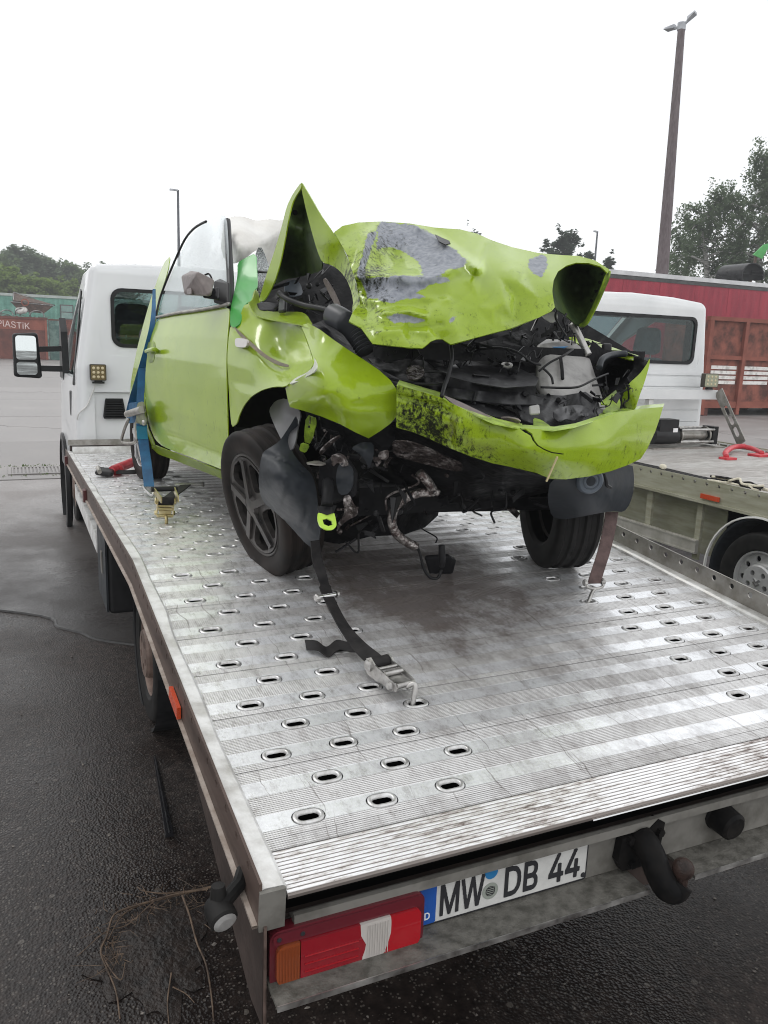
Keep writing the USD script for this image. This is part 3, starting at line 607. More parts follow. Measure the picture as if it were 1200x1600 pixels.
# ------------------------------------------------------------------ cabs
def mbox(x0, x1, y0, y1, z0, z1): return m3.Manifold.cube([x1 - x0, y1 - y0, z1 - z0]).translate([x0, y0, z0])
def yprism(poly, y0, y1):
    """polygon in x,z extruded along +y"""
    g = G().prism(poly, y1 - y0, lambda x, y, z: (x, y0 + z, y)); m = g.mesh(); m.merge_vertices(); m.fix_normals()
    return m3.Manifold(m3.Mesh(np.array(m.vertices, np.float32), np.array(m.faces, np.uint32)))
def xprism(poly, x0, x1):
    g = G().prism(poly, x1 - x0, lambda x, y, z: (x0 + z, x, y)); m = g.mesh(); m.merge_vertices(); m.fix_normals()
    return m3.Manifold(m3.Mesh(np.array(m.vertices, np.float32), np.array(m.faces, np.uint32)))
def cab_shell(cx, yr, hw_bot, hw_mid, hw_top, zb, zt, r=.085, crown=.03):
    P = []
    for s in (-1, 1):
        P += [(cx + s * (hw_bot - r), yr + r, zb + r, r), (cx + s * (hw_mid - r), yr + r, 1.55, r), (cx + s * (hw_top - r), yr + r + .02, zt - crown - r, r),
              (cx + s * (hw_bot + .05 - r), yr + 1.3, zb - .1 + r, r), (cx + s * (hw_mid + .07 - r), yr + 1.2, 1.35, r), (cx + s * (hw_top - .02 - r), yr + 1.0, zt - crown - r, r),
              (cx + s * (hw_mid + .02 - r), yr + 2.05, 1.42, r), (cx + s * (hw_bot - .02 - r), yr + 2.45, .45, r), (cx + s * (hw_mid - .08 - r), yr + 2.45, 1.1, r)]
    for q in (-.55, 0, .55): P += [(cx + q * hw_top, yr + r + .03, zt - r - abs(q) * crown * .6, r), (cx + q * hw_top, yr + .9, zt + .01 - r - abs(q) * crown * .6, r)]
    P = np.array(P)
    out = m3.Manifold.batch_hull([m3.Manifold.sphere(float(p[3]), 40).translate([float(v) for v in p[:3]]) for p in P])
    inn = m3.Manifold.batch_hull([m3.Manifold.sphere(float(p[3]) - .05, 20).translate([float(v) for v in p[:3]]) for p in P if True])
    return out, inn
def seat(parent, x, y, m='seat_cloth'):
    s = group_part('seat', parent)
    obj('backrest', hullspheres([(x - .2, y, 1.02), (x + .2, y, 1.02), (x - .19, y - .1, 1.74), (x + .19, y - .1, 1.74)], .07), m, s, smooth=60)
    obj('headrest', hullspheres([(x - .11, y - .13, 1.90), (x + .11, y - .13, 1.90), (x - .09, y - .14, 2.06), (x + .09, y - .14, 2.06)], .06), m, s, smooth=60)
    obj('post', G().cyl((x - .06, y - .12, 1.7), (x - .06, y - .13, 1.88), .008, 8).cyl((x + .06, y - .12, 1.7), (x + .06, y - .13, 1.88), .008, 8), 'steel', s)
def work_light(parent, x0, x1, z0, z1, y, nled=(3, 3), glow='led_amber'):
    w = group_part('work_light', parent)
    obj('housing', G().prism(rrect(x0, z0, x1, z1, .012), .05, lambda x, yy, z: (x, y + z, yy)), 'led_case', w, smooth=40)
    obj('front_glass', G().prism(rrect(x0 + .008, z0 + .008, x1 - .008, z1 - .008, .008), .004, lambda x, yy, z: (x, y - .0045 + z, yy)), glow, w)
    for i in range(nled[0]):
        for j in range(nled[1]):
            lx, lz = x0 + (x1 - x0) * (i + .5 + .35) / (nled[0] + .7), z0 + (z1 - z0) * (j + .5 + .35) / (nled[1] + .7)
            obj('led', G().lathe([(0, .004), (.009, .003), (.0125, 0)], (lx, y - .005, lz), (0, -1, 0), 10), 'led_pale', w)
    obj('foot', G().box((x0 + x1) / 2 - .03, (x0 + x1) / 2 + .03, y + .005, y + .04, z0 - .025, z0 - .001).cyl(((x0 + x1) / 2 - .05, y + .02, z0 - .018), ((x0 + x1) / 2 + .05, y + .02, z0 - .018), .008, 8), 'black_plastic', w)
mat('led_case', (.035, .03, .022), (.06, .05, .035), rough=.4)
mat('led_amber', (.14, .105, .05), rough=.2, coat=.5)
mat('led_pale', (.55, .47, .30), rough=.2, coat=.5)
mat('led_green', (.30, .31, .22), rough=.2, coat=.5)
mat('dash', (.02, .021, .023), (.035, .036, .04), rough=.7)
mat('old_white', (.62, .63, .635), (.71, .715, .715), rough=.32, coat=.3, nscale=2., bump=.02)

# near cab
CX, YR = .94, 5.86
out, inn = cab_shell(CX, YR, 1.025, .985, .86, .60, 2.455)
cut = yprism(rrect(.25, 1.745, 1.63, 2.225, .085), YR - .1, YR + .3)
cut += yprism(rrect(.145, 1.665, 1.735, 2.29, .11), YR - .1, YR + .010)
cut += yprism(Polygon([(.085, .5), (.085, 1.355), (1.795, 1.355), (1.795, .5)]), YR - .1, YR + .022)
for x0, x1 in ((-.4, .45), (1.43, 2.4)):
    cut += xprism(Polygon([(YR + .28, 1.46), (YR + .28, 2.16), (YR + .80, 2.20), (YR + 1.30, 1.98), (YR + 1.95, 1.46)]), x0, x1)
cut += m3.Manifold.batch_hull([m3.Manifold.sphere(.03, 10).translate([x, y, z]) for x, y, z in ((.2, YR + 1.05, 2.3), (1.68, YR + 1.05, 2.3), (.12, YR + 2.1, 1.52), (1.76, YR + 2.1, 1.52), (.2, YR + 1.6, 2.6), (1.68, YR + 1.6, 2.6), (.1, YR + 2.9, 1.7), (1.78, YR + 2.9, 1.7))])
for s in (-.3, 1.88): cut += m3.Manifold.cylinder(.36, .44, .44, 40).rotate([0, 90, 0]).translate([s, 6.95, .36])
obj('cab_body', out - inn - cut, 'white_paint', truck, smooth=28)
ring = lambda x0, z0, x1, z1, r, o: rrect(x0 - o, z0 - o, x1 + o, z1 + o, r + o).difference(rrect(x0 + .022, z0 + .022, x1 - .022, z1 - .022, r - .01))
rw = obj('rear_window', G().prism(rrect(.262, 1.757, 1.618, 2.213, .075), .005, lambda x, y, z: (x, YR + .014 + z, y)), 'glass_dark', truck)
obj('seal', G().prism(ring(.25, 1.745, 1.63, 2.225, .085, .008), .014, lambda x, y, z: (x, YR + .004 + z, y)), 'black_plastic', rw, smooth=40)
for s in (-1, 1):
    xx = CX + s * .972
    obj('door_window', G().prism(Polygon([(YR + .29, 1.47), (YR + .29, 2.15), (YR + .80, 2.19), (YR + 1.29, 1.97), (YR + 1.93, 1.47)]), .006, lambda x, y, z: (xx - s * (.012 + z + (y - 1.5) * .125), x, y)), 'glass_dark', truck)
    obj('pillar_trim', G().prism(Polygon([(YR + .19, 1.40), (YR + .19, 2.20), (YR + .30, 2.22), (YR + .30, 1.40)]), .012, lambda x, y, z: (xx + s * (.014 + z - (y - 1.5) * .115), x, y)), 'black_plastic', truck)
    obj('fender_flare', G().lathe([(.44, -.02), (.50, 0), (.50, .035), (.44, .04)], (CX + s * 1.045, 6.95, .38), (s, 0, 0), 40, closed=True), 'black_plastic', truck, smooth=40)
    obj('door_handle', hullspheres([(CX + s * 1.005, 6.28, 1.12), (CX + s * 1.005, 6.46, 1.12), (CX + s * 1.0, 6.28, 1.32), (CX + s * 1.0, 6.46, 1.32)], .022), 'black_plastic', truck, smooth=60)
obj('windscreen', m3.Manifold.batch_hull([m3.Manifold.sphere(.008, 6).translate([CX + sx * q, y, z]) for sx in (-1, 1) for q, y, z in ((.72, YR + 1.12, 2.28), (.80, YR + 2.0, 1.55))]), 'glass_dark', truck)
obj('cab_floor', G().box(.0, 1.88, YR + .06, YR + 2.3, .62, .75).box(.06, 1.82, YR + 1.45, YR + 2.1, .75, 1.28), 'dash', truck)
for x in (.47, 1.0, 1.42): seat(truck, x, YR + .52)
obj('steering_wheel', G().tube([(.47 + .19 * math.cos(a), YR + 1.28 + .05 * math.sin(a), 1.42 + .19 * math.sin(a)) for a in np.linspace(0, 2 * math.pi, 25)], .014, 8), 'black_plastic', truck)
vg = group_part('vent_grille', truck)
vp = Polygon([(.178, 1.30), (.318, 1.30), (.322, 1.285), (.345, 1.145), (.338, 1.125), (.16, 1.125), (.152, 1.145), (.172, 1.285)])
obj('frame', G().prism(vp.difference(vp.buffer(-.012)), .02, lambda x, y, z: (x, YR + .018 - z, y)), 'black_plastic', vg)
obj('backing', G().prism(vp.buffer(-.01), .004, lambda x, y, z: (x, YR + .018 - z, y)), 'dark_void', vg)
for k in range(7):
    zz = 1.142 + k * .021
    obj('slat', G().hexa(np.array([(x, y, z) for y, dz in ((YR + .014, 0), (YR + .0, .006)) for x, z in ((.166 + .0026 * k, zz + dz), (.331 - .0026 * k, zz + dz), (.331 - .0026 * k, zz + dz + .012), (.166 + .0026 * k, zz + dz + .012))])), 'black_plastic', vg)
work_light(truck, .052, .184, 1.455, 1.592, YR - .055)
obj('light_cable', G().tube(bez((.10, YR + .01, 1.43), (.06, YR - .01, 1.33), (.02, YR - .01, 1.24), (-.045, YR - .005, 1.175), (-.06, YR + .02, 1.12)), .007, 6), 'white_dirty', truck, smooth=True)
# exterior mirror on two arms, on each side
for s in (-1, 1):
    mr = group_part('mirror', truck)
    mx = lambda x: CX + s * (CX - x) if s > 0 else x
    hp = [(mx(-.50), 7.03, 1.79), (mx(-.335), 7.03, 1.80), (mx(-.505), 7.03, 1.44), (mx(-.315), 7.03, 1.43), (mx(-.48), 7.1, 1.74), (mx(-.35), 7.1, 1.74), (mx(-.48), 7.1, 1.48), (mx(-.34), 7.1, 1.48)]
    obj('housing', hullspheres(hp, .03, 16), 'black_plastic', mr, smooth=60)
    xs_ = sorted((mx(-.505), mx(-.325)))
    for nm, za, zb_, tilt in (('upper_glass', 1.575, 1.80, .0), ('lower_glass', 1.435, 1.555, .03)):
        obj(nm, G().prism(rrect(xs_[0], za, xs_[1], zb_, .03), .003, lambda x, y, z: (x, 6.9985 - z - s * (x - mx(-.41)) * .0 - (y - za) * tilt * .2, y)), 'mirror_glass', mr)
    obj('arm', G().bar((mx(-.31), 7.05, 1.675), (mx(-.08), 7.02, 1.690), .05, .05).bar((mx(-.31), 7.05, 1.495), (mx(-.08), 7.02, 1.495), .05, .055), 'black_plastic', mr)
    obj('base', G().hexa(np.array([(mx(-.045) + s * o, y, z) for o in (0, .06) for y, z in ((6.85, 1.40), (7.4, 1.40), (7.15, 1.98), (6.95, 1.85))])), 'black_plastic', mr)
# battery / tool box and guard rail under the left side of the deck
tb = group_part('tool_box', truck)
obj('box', hullspheres([(x, y, z) for x in (-.13, .30) for y in (2.72, 3.10) for z in (.44, .80)], .025, 10), 'black_plastic', tb, smooth=50)
obj('mudflap', G().box(-.165, -.155, 2.70, 3.12, .43, .85), 'liner_dark', tb)
obj('latch', G().box(-.172, -.166, 2.85, 2.89, .60, .72), 'steel_dull', tb)
obj('side_guard', G().box(-.165, -.135, 3.18, 4.85, .63, .735), 'rail_alu', truck)
for ya in (3.4, 4.5): obj('guard_bracket', G().box(-.13, -.10, ya, ya + .05, .60, .80), 'steel_dull', truck)
obj('mudguard', G().lathe([(.385, -.11), (.40, -.115), (.40, .115), (.385, .11)], (.08, 2.31, .36), (-1, 0, 0), 40, closed=True), 'black_plastic', truck)

# ------------------------------------------------------------------ the second flatbed truck on the right
t2 = thing('flatbed_truck', 'white flatbed truck with empty aluminium deck and winch parked right of the wreck', 'flatbed truck', (5.05, 3., 0))
C2, Y2 = 5.10, 4.90
out, inn = cab_shell(C2, Y2, 1.06, 1.03, .97, .62, 2.44, r=.09, crown=.05)
cut = yprism(rrect(4.30, 1.765, 5.90, 2.225, .07), Y2 - .1, Y2 + .3)
cut += yprism(rrect(4.22, 1.70, 5.98, 2.28, .1), Y2 - .1, Y2 + .008)
for za, zb in ((1.62, 1.645), (1.52, 1.53), (1.28, 1.29), (1.16, 1.17), (1.04, 1.05)): cut += mbox(4.16, 6.04, Y2 - .1, Y2 + .009, za, zb)
cut += mbox(4.0, 6.2, Y2 - .1, Y2 + .012, 2.315, 2.33)
for x0, x1 in ((3.6, 4.5), (5.7, 6.6)):
    cut += xprism(Polygon([(Y2 + .28, 1.46), (Y2 + .28, 2.16), (Y2 + .80, 2.20), (Y2 + 1.30, 1.98), (Y2 + 1.95, 1.46)]), x0, x1)
cut += m3.Manifold.batch_hull([m3.Manifold.sphere(.03, 10).translate([x, y, z]) for x, y, z in ((4.3, Y2 + 1.05, 2.3), (5.9, Y2 + 1.05, 2.3), (4.25, Y2 + 2.1, 1.52), (5.95, Y2 + 2.1, 1.52), (4.3, Y2 + 1.6, 2.6), (5.9, Y2 + 1.6, 2.6), (4.2, Y2 + 2.9, 1.7), (6., Y2 + 2.9, 1.7))])
obj('cab_body', out - inn - cut, 'old_white', t2, smooth=28)
rw = obj('rear_window', G().prism(rrect(4.312, 1.777, 5.888, 2.213, .06), .005, lambda x, y, z: (x, Y2 + .014 + z, y)), 'glass_dark', t2)
obj('seal', G().prism(ring(4.30, 1.765, 5.90, 2.225, .07, .010), .016, lambda x, y, z: (x, Y2 + .001 + z, y)), 'black_plastic', rw, smooth=40)
for x in (4.62, 5.60): seat(t2, x, Y2 + .5, 'seat_blue')
obj('windscreen', m3.Manifold.batch_hull([m3.Manifold.sphere(.008, 6).translate([C2 + sx * q, y, z]) for sx in (-1, 1) for q, y, z in ((.78, Y2 + 1.12, 2.28), (.84, Y2 + 2.0, 1.55))]), 'fogged_glass', t2)
obj('headlining', G().box(4.25, 5.95, Y2 + .1, Y2 + 1.05, 2.24, 2.26).box(4.12, 4.15, Y2 + .06, Y2 + .28, .76, 2.2).box(6.02, 6.05, Y2 + .06, Y2 + .28, .76, 2.2), 'dash', t2)
obj('cab_floor', G().box(4.15, 6.05, Y2 + .06, Y2 + 2.2, .62, .75).box(4.2, 6.0, Y2 + 1.45, Y2 + 2.05, .75, 1.34), 'dash', t2)
obj('cab_beam', G().box(4.02, 6.12, Y2 - .17, Y2 - .10, 1.41, 1.505), 'old_white', t2)
obj('beam_post', G().box(5.22, 5.28, Y2 - .16, Y2 - .10, .95, 1.409), 'white_dirty', t2)
work_light(t2, 5.885, 6.075, 1.535, 1.675, Y2 - .20, (3, 3), 'led_green')
bp = LineString([(4.71, 1.50), (4.33, 1.0)]).buffer(.055, cap_style='flat')
for q in (.38, .56, .78): bp = bp.difference(LineString([(4.71 - .38 * q - .02, 1.50 - .5 * q - .0264), (4.71 - .38 * q + .02, 1.50 - .5 * q + .0264)]).buffer(.022, quad_segs=4))
for xx in (4.06, 6.10): obj('brace', G().prism(bp, .008, lambda x, y, z: (xx + z, x, y)), 'steel_dull', t2)
w = group_part('winch', t2)
obj('motor', G().cyl((5.16, 4.6, 1.06), (5.46, 4.6, 1.06), .085, 18).box(5.20, 5.44, 4.53, 4.67, 1.10, 1.225), 'black_plastic', w, smooth=40)
obj('drum', G().cyl((5.50, 4.6, 1.06), (5.86, 4.6, 1.06), .05, 16).lathe([(.085, .0), (.085, .02), (.05, .02)], (5.49, 4.6, 1.06), (1, 0, 0), 18).lathe([(.085, .0), (.085, .02), (.05, .02)], (5.86, 4.6, 1.06), (1, 0, 0), 18), 'steel_dull', w, smooth=40)
obj('tie_bar', G().cyl((5.48, 4.53, 1.12), (5.92, 4.53, 1.12), .014, 8).cyl((5.48, 4.53, 1.0), (5.92, 4.53, 1.0), .014, 8).cyl((5.48, 4.67, 1.13), (5.92, 4.67, 1.13), .014, 8), 'steel', w)
obj('gear_box', G().box(5.91, 5.98, 4.53, 4.68, .97, 1.15), 'black_plastic', w)
obj('rating_sticker', G().box(5.37, 5.43, 4.526, 4.5295, 1.10, 1.14), 'print_white', w)
obj('winch_tray', G().box(5.1, 6.05, 4.48, 4.72, .935, .952), 'steel_dull', t2)
# deck of transverse boards
zd = .935
for k in range(20):
    y0 = -.30 + .25 * k
    if y0 > 4.45: break
    m_ = 'board_grey' if k % 3 else 'board_grey_light'
    g = G().box(4.05, 6.15, y0 + .002, y0 + .247, zd - .03, zd)
    for q in range(5): g.box(4.05, 6.15, y0 + .02 + .046 * q, y0 + .05 + .046 * q, zd + .0002, zd + .003)
    obj('deck_board', g, m_, t2)
mat('board_grey', (.32, .30, .28), (.50, .48, .46), rough=.45, metal=.3, nscale=8., stretch=(1, 5, 1))
mat('board_grey_light', (.38, .36, .34), (.55, .54, .52), rough=.45, metal=.3, nscale=8., stretch=(1, 5, 1))
for s, x0 in ((-1, 4.0), (1, 6.16)):
    poly = sbox(-.35, .80, 4.72, .975)
    for k in range(45): poly = poly.difference(Point(-.25 + .115 * k, .945).buffer(.012, quad_segs=4))
    obj('side_rail', G().prism(poly, .008, lambda x, y, z: (x0 - s * .001 + (0 if s < 0 else .03) + z, x, y)), 'olive_frame', t2)
    obj('rail_top', G().box(x0 + .009, x0 + .048, -.35, 4.72, .952, .962), 'rail_alu', t2)
    obj('rail_foot', G().box(x0 - .014 if s < 0 else x0 + .04, x0 - .002 if s < 0 else x0 + .054, -.35, 4.72, .80, .82), 'olive_frame', t2)
    xg = x0 + (.0 if s < 0 else .03)
    obj('side_guard', G().box(xg, xg + .03, 2.775, 4.55, .41, .515).box(xg - .004, xg, 2.775, 4.55, .500, .512).box(xg - .004, xg, 2.775, 4.55, .413, .425), 'steel_pale', t2)
    for ya, yb, za in ((3.30, 3.36, .42), (2.78, 2.83, .36), (4.4, 4.45, .42)): obj('guard_post', G().box(xg + .035, xg + .06, ya, yb, za, .80), 'olive_frame', t2)
    obj('inner_panel', G().box(xg + .16, xg + .17, 2.66, 4.6, .38, .80), 'olive_frame', t2)
    obj('side_marker', G().box(x0 - .016, x0 - .002, 2.60, 2.77, .838, .872), 'marker_orange', t2)
    obj('mudguard', G().lathe([(.425, -.12), (.44, -.125), (.44, .125), (.425, .12)], (x0 + .14 * -s + .0, 2.20, .36), (s, 0, 0), 44, closed=True), 'liner_dark', t2)
mat('steel_pale', (.40, .385, .34), (.56, .54, .50), rough=.45, metal=.5, nscale=9.)
obj('mudguard_edge', G().lathe([(.44, 0), (.452, .004), (.452, .018), (.44, .02)], (3.985, 2.20, .36), (-1, 0, 0), 44, closed=True), 'white_dirty', t2)
obj('front_sill', G().box(4.02, 6.17, 4.715, 4.76, .86, .985), 'rail_alu', t2)
obj('under_frame', G().box(4.4, 5.8, -.3, 4.7, .55, .84), 'dark_void', t2)
for xw, s in ((4.11, -1), (6.07, 1)):
    wp, T, wc = wheel(t2, (xw, 2.20, .355), (s, 0, 0), .345, .22, 'steel', 'rubber', 'rim_silver')
    g = G()
    for dz in (.012, -.012): g.prism(LineString([(-.026, -.014 + dz), (0, .010 + dz), (.026, -.014 + dz)]).buffer(.0055, cap_style='flat', join_style='mitre'), .006, T(.22 * .24 + .064))
    obj('hub_emblem', g, 'chrome', wp)
    wheel(t2, (xw, 6.0, .34), (s, 0, 0), .335, .21, 'steel', 'rubber', 'rim_dirty')
# loose gear lying on that deck
rb = thing('lifting_bar', 'red painted steel lifting bar lying on the empty deck in front of the winch', 'lifting bar', (5.9, 4.2, zd))
obj('bar', G().tube(bez((5.33, 3.80, .96), (5.45, 3.92, .985), (5.85, 4.20, .985), (6.02, 4.22, .99)), .026, 8), 'red_paint', rb, smooth=True)
obj('leg', G().tube(bez((6.02, 4.22, .985), (6.03, 4.12, .975), (5.92, 3.92, .965)), .024, 8), 'red_paint', rb, smooth=True)
obj('foot', G().box(5.28, 5.40, 3.74, 3.84, .9385, .958), 'red_paint', rb)
obj('foot', G().box(5.80, 6.05, 3.84, 3.98, .9385, .958), 'red_paint', rb)
st = thing('lashing_strap', 'dark lashing strap laid along the edge of the empty aluminium deck', 'lashing strap', (4.08, 3.2, zd))
obj('belt', G().ribbon(bez((4.09, 3.75, .968), (4.085, 3.3, .970), (4.075, 2.95, .968), (4.09, 2.80, .966), n=8), (.045, 0, .012), .006), 'strap_black', st)
obj('knot', hullspheres([(4.10, 3.30, .985), (4.07, 3.25, .99)], .022, 10), 'rope', st, smooth=60)
ro = thing('rope_bundle', 'pale frayed rope and webbing bundle on the edge of the empty deck', 'rope', (4.12, 2.55, zd))
r_ = np.random.default_rng(11)
for k in range(7):
    p0 = np.array([4.10, 2.78, .972]) + r_.normal(0, .012, 3)
    pts = [p0 + np.array([r_.normal(0, .015) + .01 * q / 6, -.055 * q, abs(r_.normal(.006, .008))]) for q in range(9)]
    obj('strand', G().tube(bez(*pts, n=4), .009, 6), 'rope' if k % 3 else 'strap_black', ro, smooth=True)

# ------------------------------------------------------------------ yard behind: trailer, skips, hut, lamps
mat('curtain_red', (.20, .008, .025), (.33, .02, .042), rough=.5, nscale=1.6, stretch=(2, 2, .4), bump=.25, bscale=3., bdist=.02)
mat('trailer_dark', (.03, .03, .03), (.06, .06, .06), rough=.5)
mat('trailer_alu', (.45, .45, .46), (.6, .6, .6), rough=.4, metal=.4, nscale=2.)
mat('rust_red', (.16, .042, .026), (.26, .075, .048), rough=.75, nscale=1.6, ncontrast=(.3, .7), bump=.3, bscale=14, bdist=.01, detail=9.)
mat('rust_red_dark', (.07, .022, .017), (.15, .045, .032), rough=.8, nscale=1.6, bump=.3, bscale=14, detail=9.)
mat('rust_panel', (.065, .022, .016), (.24, .075, .05), rough=.8, nscale=2.8, ncontrast=(.36, .60), bump=.3, bscale=12, detail=9.)
mat('container_green', (.09, .24, .19), (.17, .36, .29), rough=.6, nscale=1.3, ncontrast=(.4, .62), detail=9.)
mat('container_dark', (.05, .048, .052), (.13, .10, .10), rough=.75, nscale=.9, detail=9., ncontrast=(.38, .6))
mat('container_teal_worn', (.06, .13, .115), (.16, .25, .22), rough=.7, nscale=2.5, detail=9., ncontrast=(.42, .58))
mat('pale_panel', (.30, .34, .32), (.42, .46, .43), rough=.7, nscale=1.5)
mat('scrap_brown', (.05, .033, .026), (.14, .09, .07), rough=.75, nscale=6., bump=.4, bscale=25)
mat('scrap_grey', (.10, .10, .10), (.35, .34, .33), rough=.5, metal=.5, nscale=7.)
mat('worn_white', (.5, .48, .45), (.75, .73, .70), rough=.6, nscale=6., ncontrast=(.38, .5))
mat('chalk', (.62, .5, .47), rough=.9)
mat('post_brown', (.07, .05, .052), (.125, .10, .105), rough=.7, nscale=3., stretch=(6, 6, .3), bump=.2, bscale=12)
mat('lamp_grey', (.28, .29, .31), (.4, .41, .43), rough=.4, metal=.4)
def rotz(a, o):
    ca, sa = math.cos(a), math.sin(a); o = np.array(o, float)
    return lambda x, y, z: o + np.array([x * ca - y * sa, x * sa + y * ca, z])
# red curtain-sided trailer
tr = thing('curtain_trailer', 'long red curtain sided trailer with pale roof edge behind the white flatbed cab', 'trailer', (18, 18.9, 0))
T = rotz(math.radians(.6), (12.2, 18.8, 0))
obj('roof_edge', G().box(0, 13.4, -.03, 2.5, 4.14, 4.27, T), 'trailer_alu', tr)
obj('curtain_rail', G().box(0, 13.4, -.018, .02, 4.02, 4.138, T), 'trailer_dark', tr)
for k in range(9):
    x0 = .02 + 1.485 * k; xs_ = np.linspace(x0, x0 + 1.47, 24); zs = np.linspace(1.15, 4.02, 4)
    v = [T(x, -.004 + .008 * math.sin((x - x0) * 21) * (1 - abs(z - 2.4) / 3), z) for x in xs_ for z in zs]
    v += [T(x, .05, z) for x in xs_ for z in zs]; n = len(xs_) * 4
    f = [[i * 4 + j, (i + 1) * 4 + j, (i + 1) * 4 + j + 1, i * 4 + j + 1] for i in range(23) for j in range(3)]
    f += [[n + q for q in r[::-1]] for r in f]
    f += [[i * 4 + 3, (i + 1) * 4 + 3, n + (i + 1) * 4 + 3, n + i * 4 + 3] for i in range(23)]
    obj('curtain', G().add(v, f), 'curtain_red', tr, smooth=50)
obj('chassis', G().box(0, 13.4, .06, 2.44, .95, 1.14, T), 'trailer_dark', tr)
obj('box_body', G().box(.05, 13.35, .06, 2.45, 1.15, 4.13, T), 'trailer_dark', tr)
for k in range(3):
    for yy_ in (.25, 2.25):
        obj('wheel', G().lathe([(.2, .15), (.45, .15), (.5, .11), (.5, -.11), (.45, -.15), (.2, -.15)], T(9.2 + 1.3 * k, yy_, .5), (0, 1, 0), 24), 'rubber', tr, smooth=40)
# scrap lying on the trailer roof
sc = thing('scrap_pipe', 'rolled dark sheet metal pipe lying on the red trailer roof', 'scrap metal', (22.7, 20, 4.3))
g = G(); an = np.linspace(-.3, 3.7, 22)
o_, i_ = [np.array([(22.75 + r * math.cos(a), y, 4.56 + r * .8 * math.sin(a)) for y in (19.45, 20.6) for a in an]) for r in (.52, .48)]
n = 22; g.add(np.vstack([o_, i_]), [[j, j + 1, n + j + 1, n + j] for j in range(n - 1)] + [[2 * n + j + 1, 2 * n + j, 3 * n + j, 3 * n + j + 1] for j in range(n - 1)] + [[j + 1, j, 2 * n + j, 2 * n + j + 1] for j in range(n - 1)])
obj('shell', g, 'engine_grey', sc, smooth=50)
g = G(); r_ = np.random.default_rng(4)
for _ in range(14):
    p = np.array([22.7 + r_.uniform(-.9, .4), 19.5 + r_.uniform(0, .7), 4.33 + r_.uniform(0, .3)]); g.bar(p, p + r_.normal(0, .35, 3) * (1, 1, .3), .05, .02)
obj('scrap_pieces', g, 'engine_grey', sc)
sg = thing('sheet_metal', 'bright green sheet metal corner sticking up on the trailer at the picture edge', 'scrap metal', (23.4, 20, 4.3))
obj('panel', G().hexa(np.array([(23.15, 19.9, 5.30), (23.6, 19.9, 5.2), (23.9, 19.9, 5.75), (23.6, 19.9, 5.68), (23.15, 19.95, 5.30), (23.6, 19.95, 5.2), (23.9, 19.95, 5.75), (23.6, 19.95, 5.68)])), 'container_green_bright', sg)
obj('support', G().bar((23.3, 20.05, 4.28), (23.4, 20., 5.3), .08, .08), 'scrap_brown', sg)
mat('container_green_bright', (.05, .28, .06), (.08, .38, .10), rough=.5)
# rust red skip on the right with white hatched panels
sk = thing('rust_skip', 'rust red steel skip with white striped warning panels behind the flatbed cab', 'skip container', (21, 17, 0))
T = rotz(0, (18.55, 17.0, 0)); W = 6.4
obj('wall', G().box(0, W, .06, .12, .30, 2.86, T).box(0, W, 2.3, 2.36, .30, 2.86, T).box(0, .06, .12, 2.3, .30, 2.86, T).box(W - .06, W, .12, 2.3, .30, 2.86, T).box(0, W, .12, 2.3, .24, .30, T), 'rust_panel', sk)
obj('top_rim', G().box(-.05, W + .05, -.05, .13, 2.861, 2.98, T), 'rust_red', sk)
for z0, z1 in ((1.72, 1.84), (.25, .45)): obj('horizontal_rib', G().box(-.02, W + .02, -.03, .058, z0, z1, T), 'rust_red', sk)
for x0 in (-.04, 1.42, 2.95, 4.45, 6.28): obj('vertical_rib', G().box(x0, x0 + .14, -.055, .0575, .05, 2.86, T), 'rust_red', sk)
for px0 in (.22, 1.62):
    for q in range(4): obj('warning_stripe', G().box(px0 + .06, px0 + 1.12, .048, .0585, .98 + q * .15, .98 + q * .15 + .105, T), 'worn_white', sk)
obj('skid', G().box(.1, .3, 0, 2.3, .0, .24, T).box(W - .3, W - .1, 0, 2.3, .0, .24, T), 'rust_red_dark', sk)
# left: red skip with chalk writing, dark skip, green site hut, scrap heap
r_ = np.random.default_rng(21)
rs = thing('red_skip', 'rusty red scrap skip with hand written lettering beside the door mirror', 'skip container', (-1.2, 52.5, 0))
obj('wall', G().box(-7.2, 1.55, 52.06, 52.14, .05, 1.78).box(-7.2, 1.55, 54.3, 54.36, .05, 2.45).box(-7.2, -7.12, 52.14, 54.3, .05, 2.45).box(1.47, 1.55, 52.14, 54.3, .05, 2.45), 'rust_red_dark', rs)
obj('upper_wall', G().box(-7.2, 1.55, 52.05, 52.14, 1.781, 2.40), 'rust_red', rs)
obj('top_rim', G().box(-7.25, 1.6, 51.98, 52.16, 2.401, 2.52), 'rust_red_dark', rs)
for x0 in (-5.2, -3.3, -1.5, 1.42): obj('vertical_rib', G().box(x0, x0 + .12, 51.99, 52.045, .05, 2.40), 'rust_red', rs)
def writing(parent, text, x0, z0, h, y, sx=1.):
    t = meshkit.text_mesh(text, h, .01, False); v = np.array(t.vertices)
    w_ = np.stack([x0 + v[:, 0] * sx, y - v[:, 2], z0 + v[:, 1] + .05 * np.sin(v[:, 0] * 2.3)], 1)
    obj('lettering', trimesh.Trimesh(w_, t.faces, process=False), 'chalk', parent)
writing(rs, 'Y PlASTiK', -1.62, 1.87, .36, 52.04, .95)
ds = thing('dark_skip', 'dark weathered skip with teal paint traces between red skip and cab', 'skip container', (3.2, 53.5, 0))
obj('wall', G().box(1.75, 8.0, 53.0, 53.1, .02, 1.55).box(1.75, 1.83, 53.1, 55, .02, 2.46).box(7.92, 8., 53.1, 55, .02, 2.46).box(1.75, 8., 55., 55.08, .02, 2.46), 'container_dark', ds)
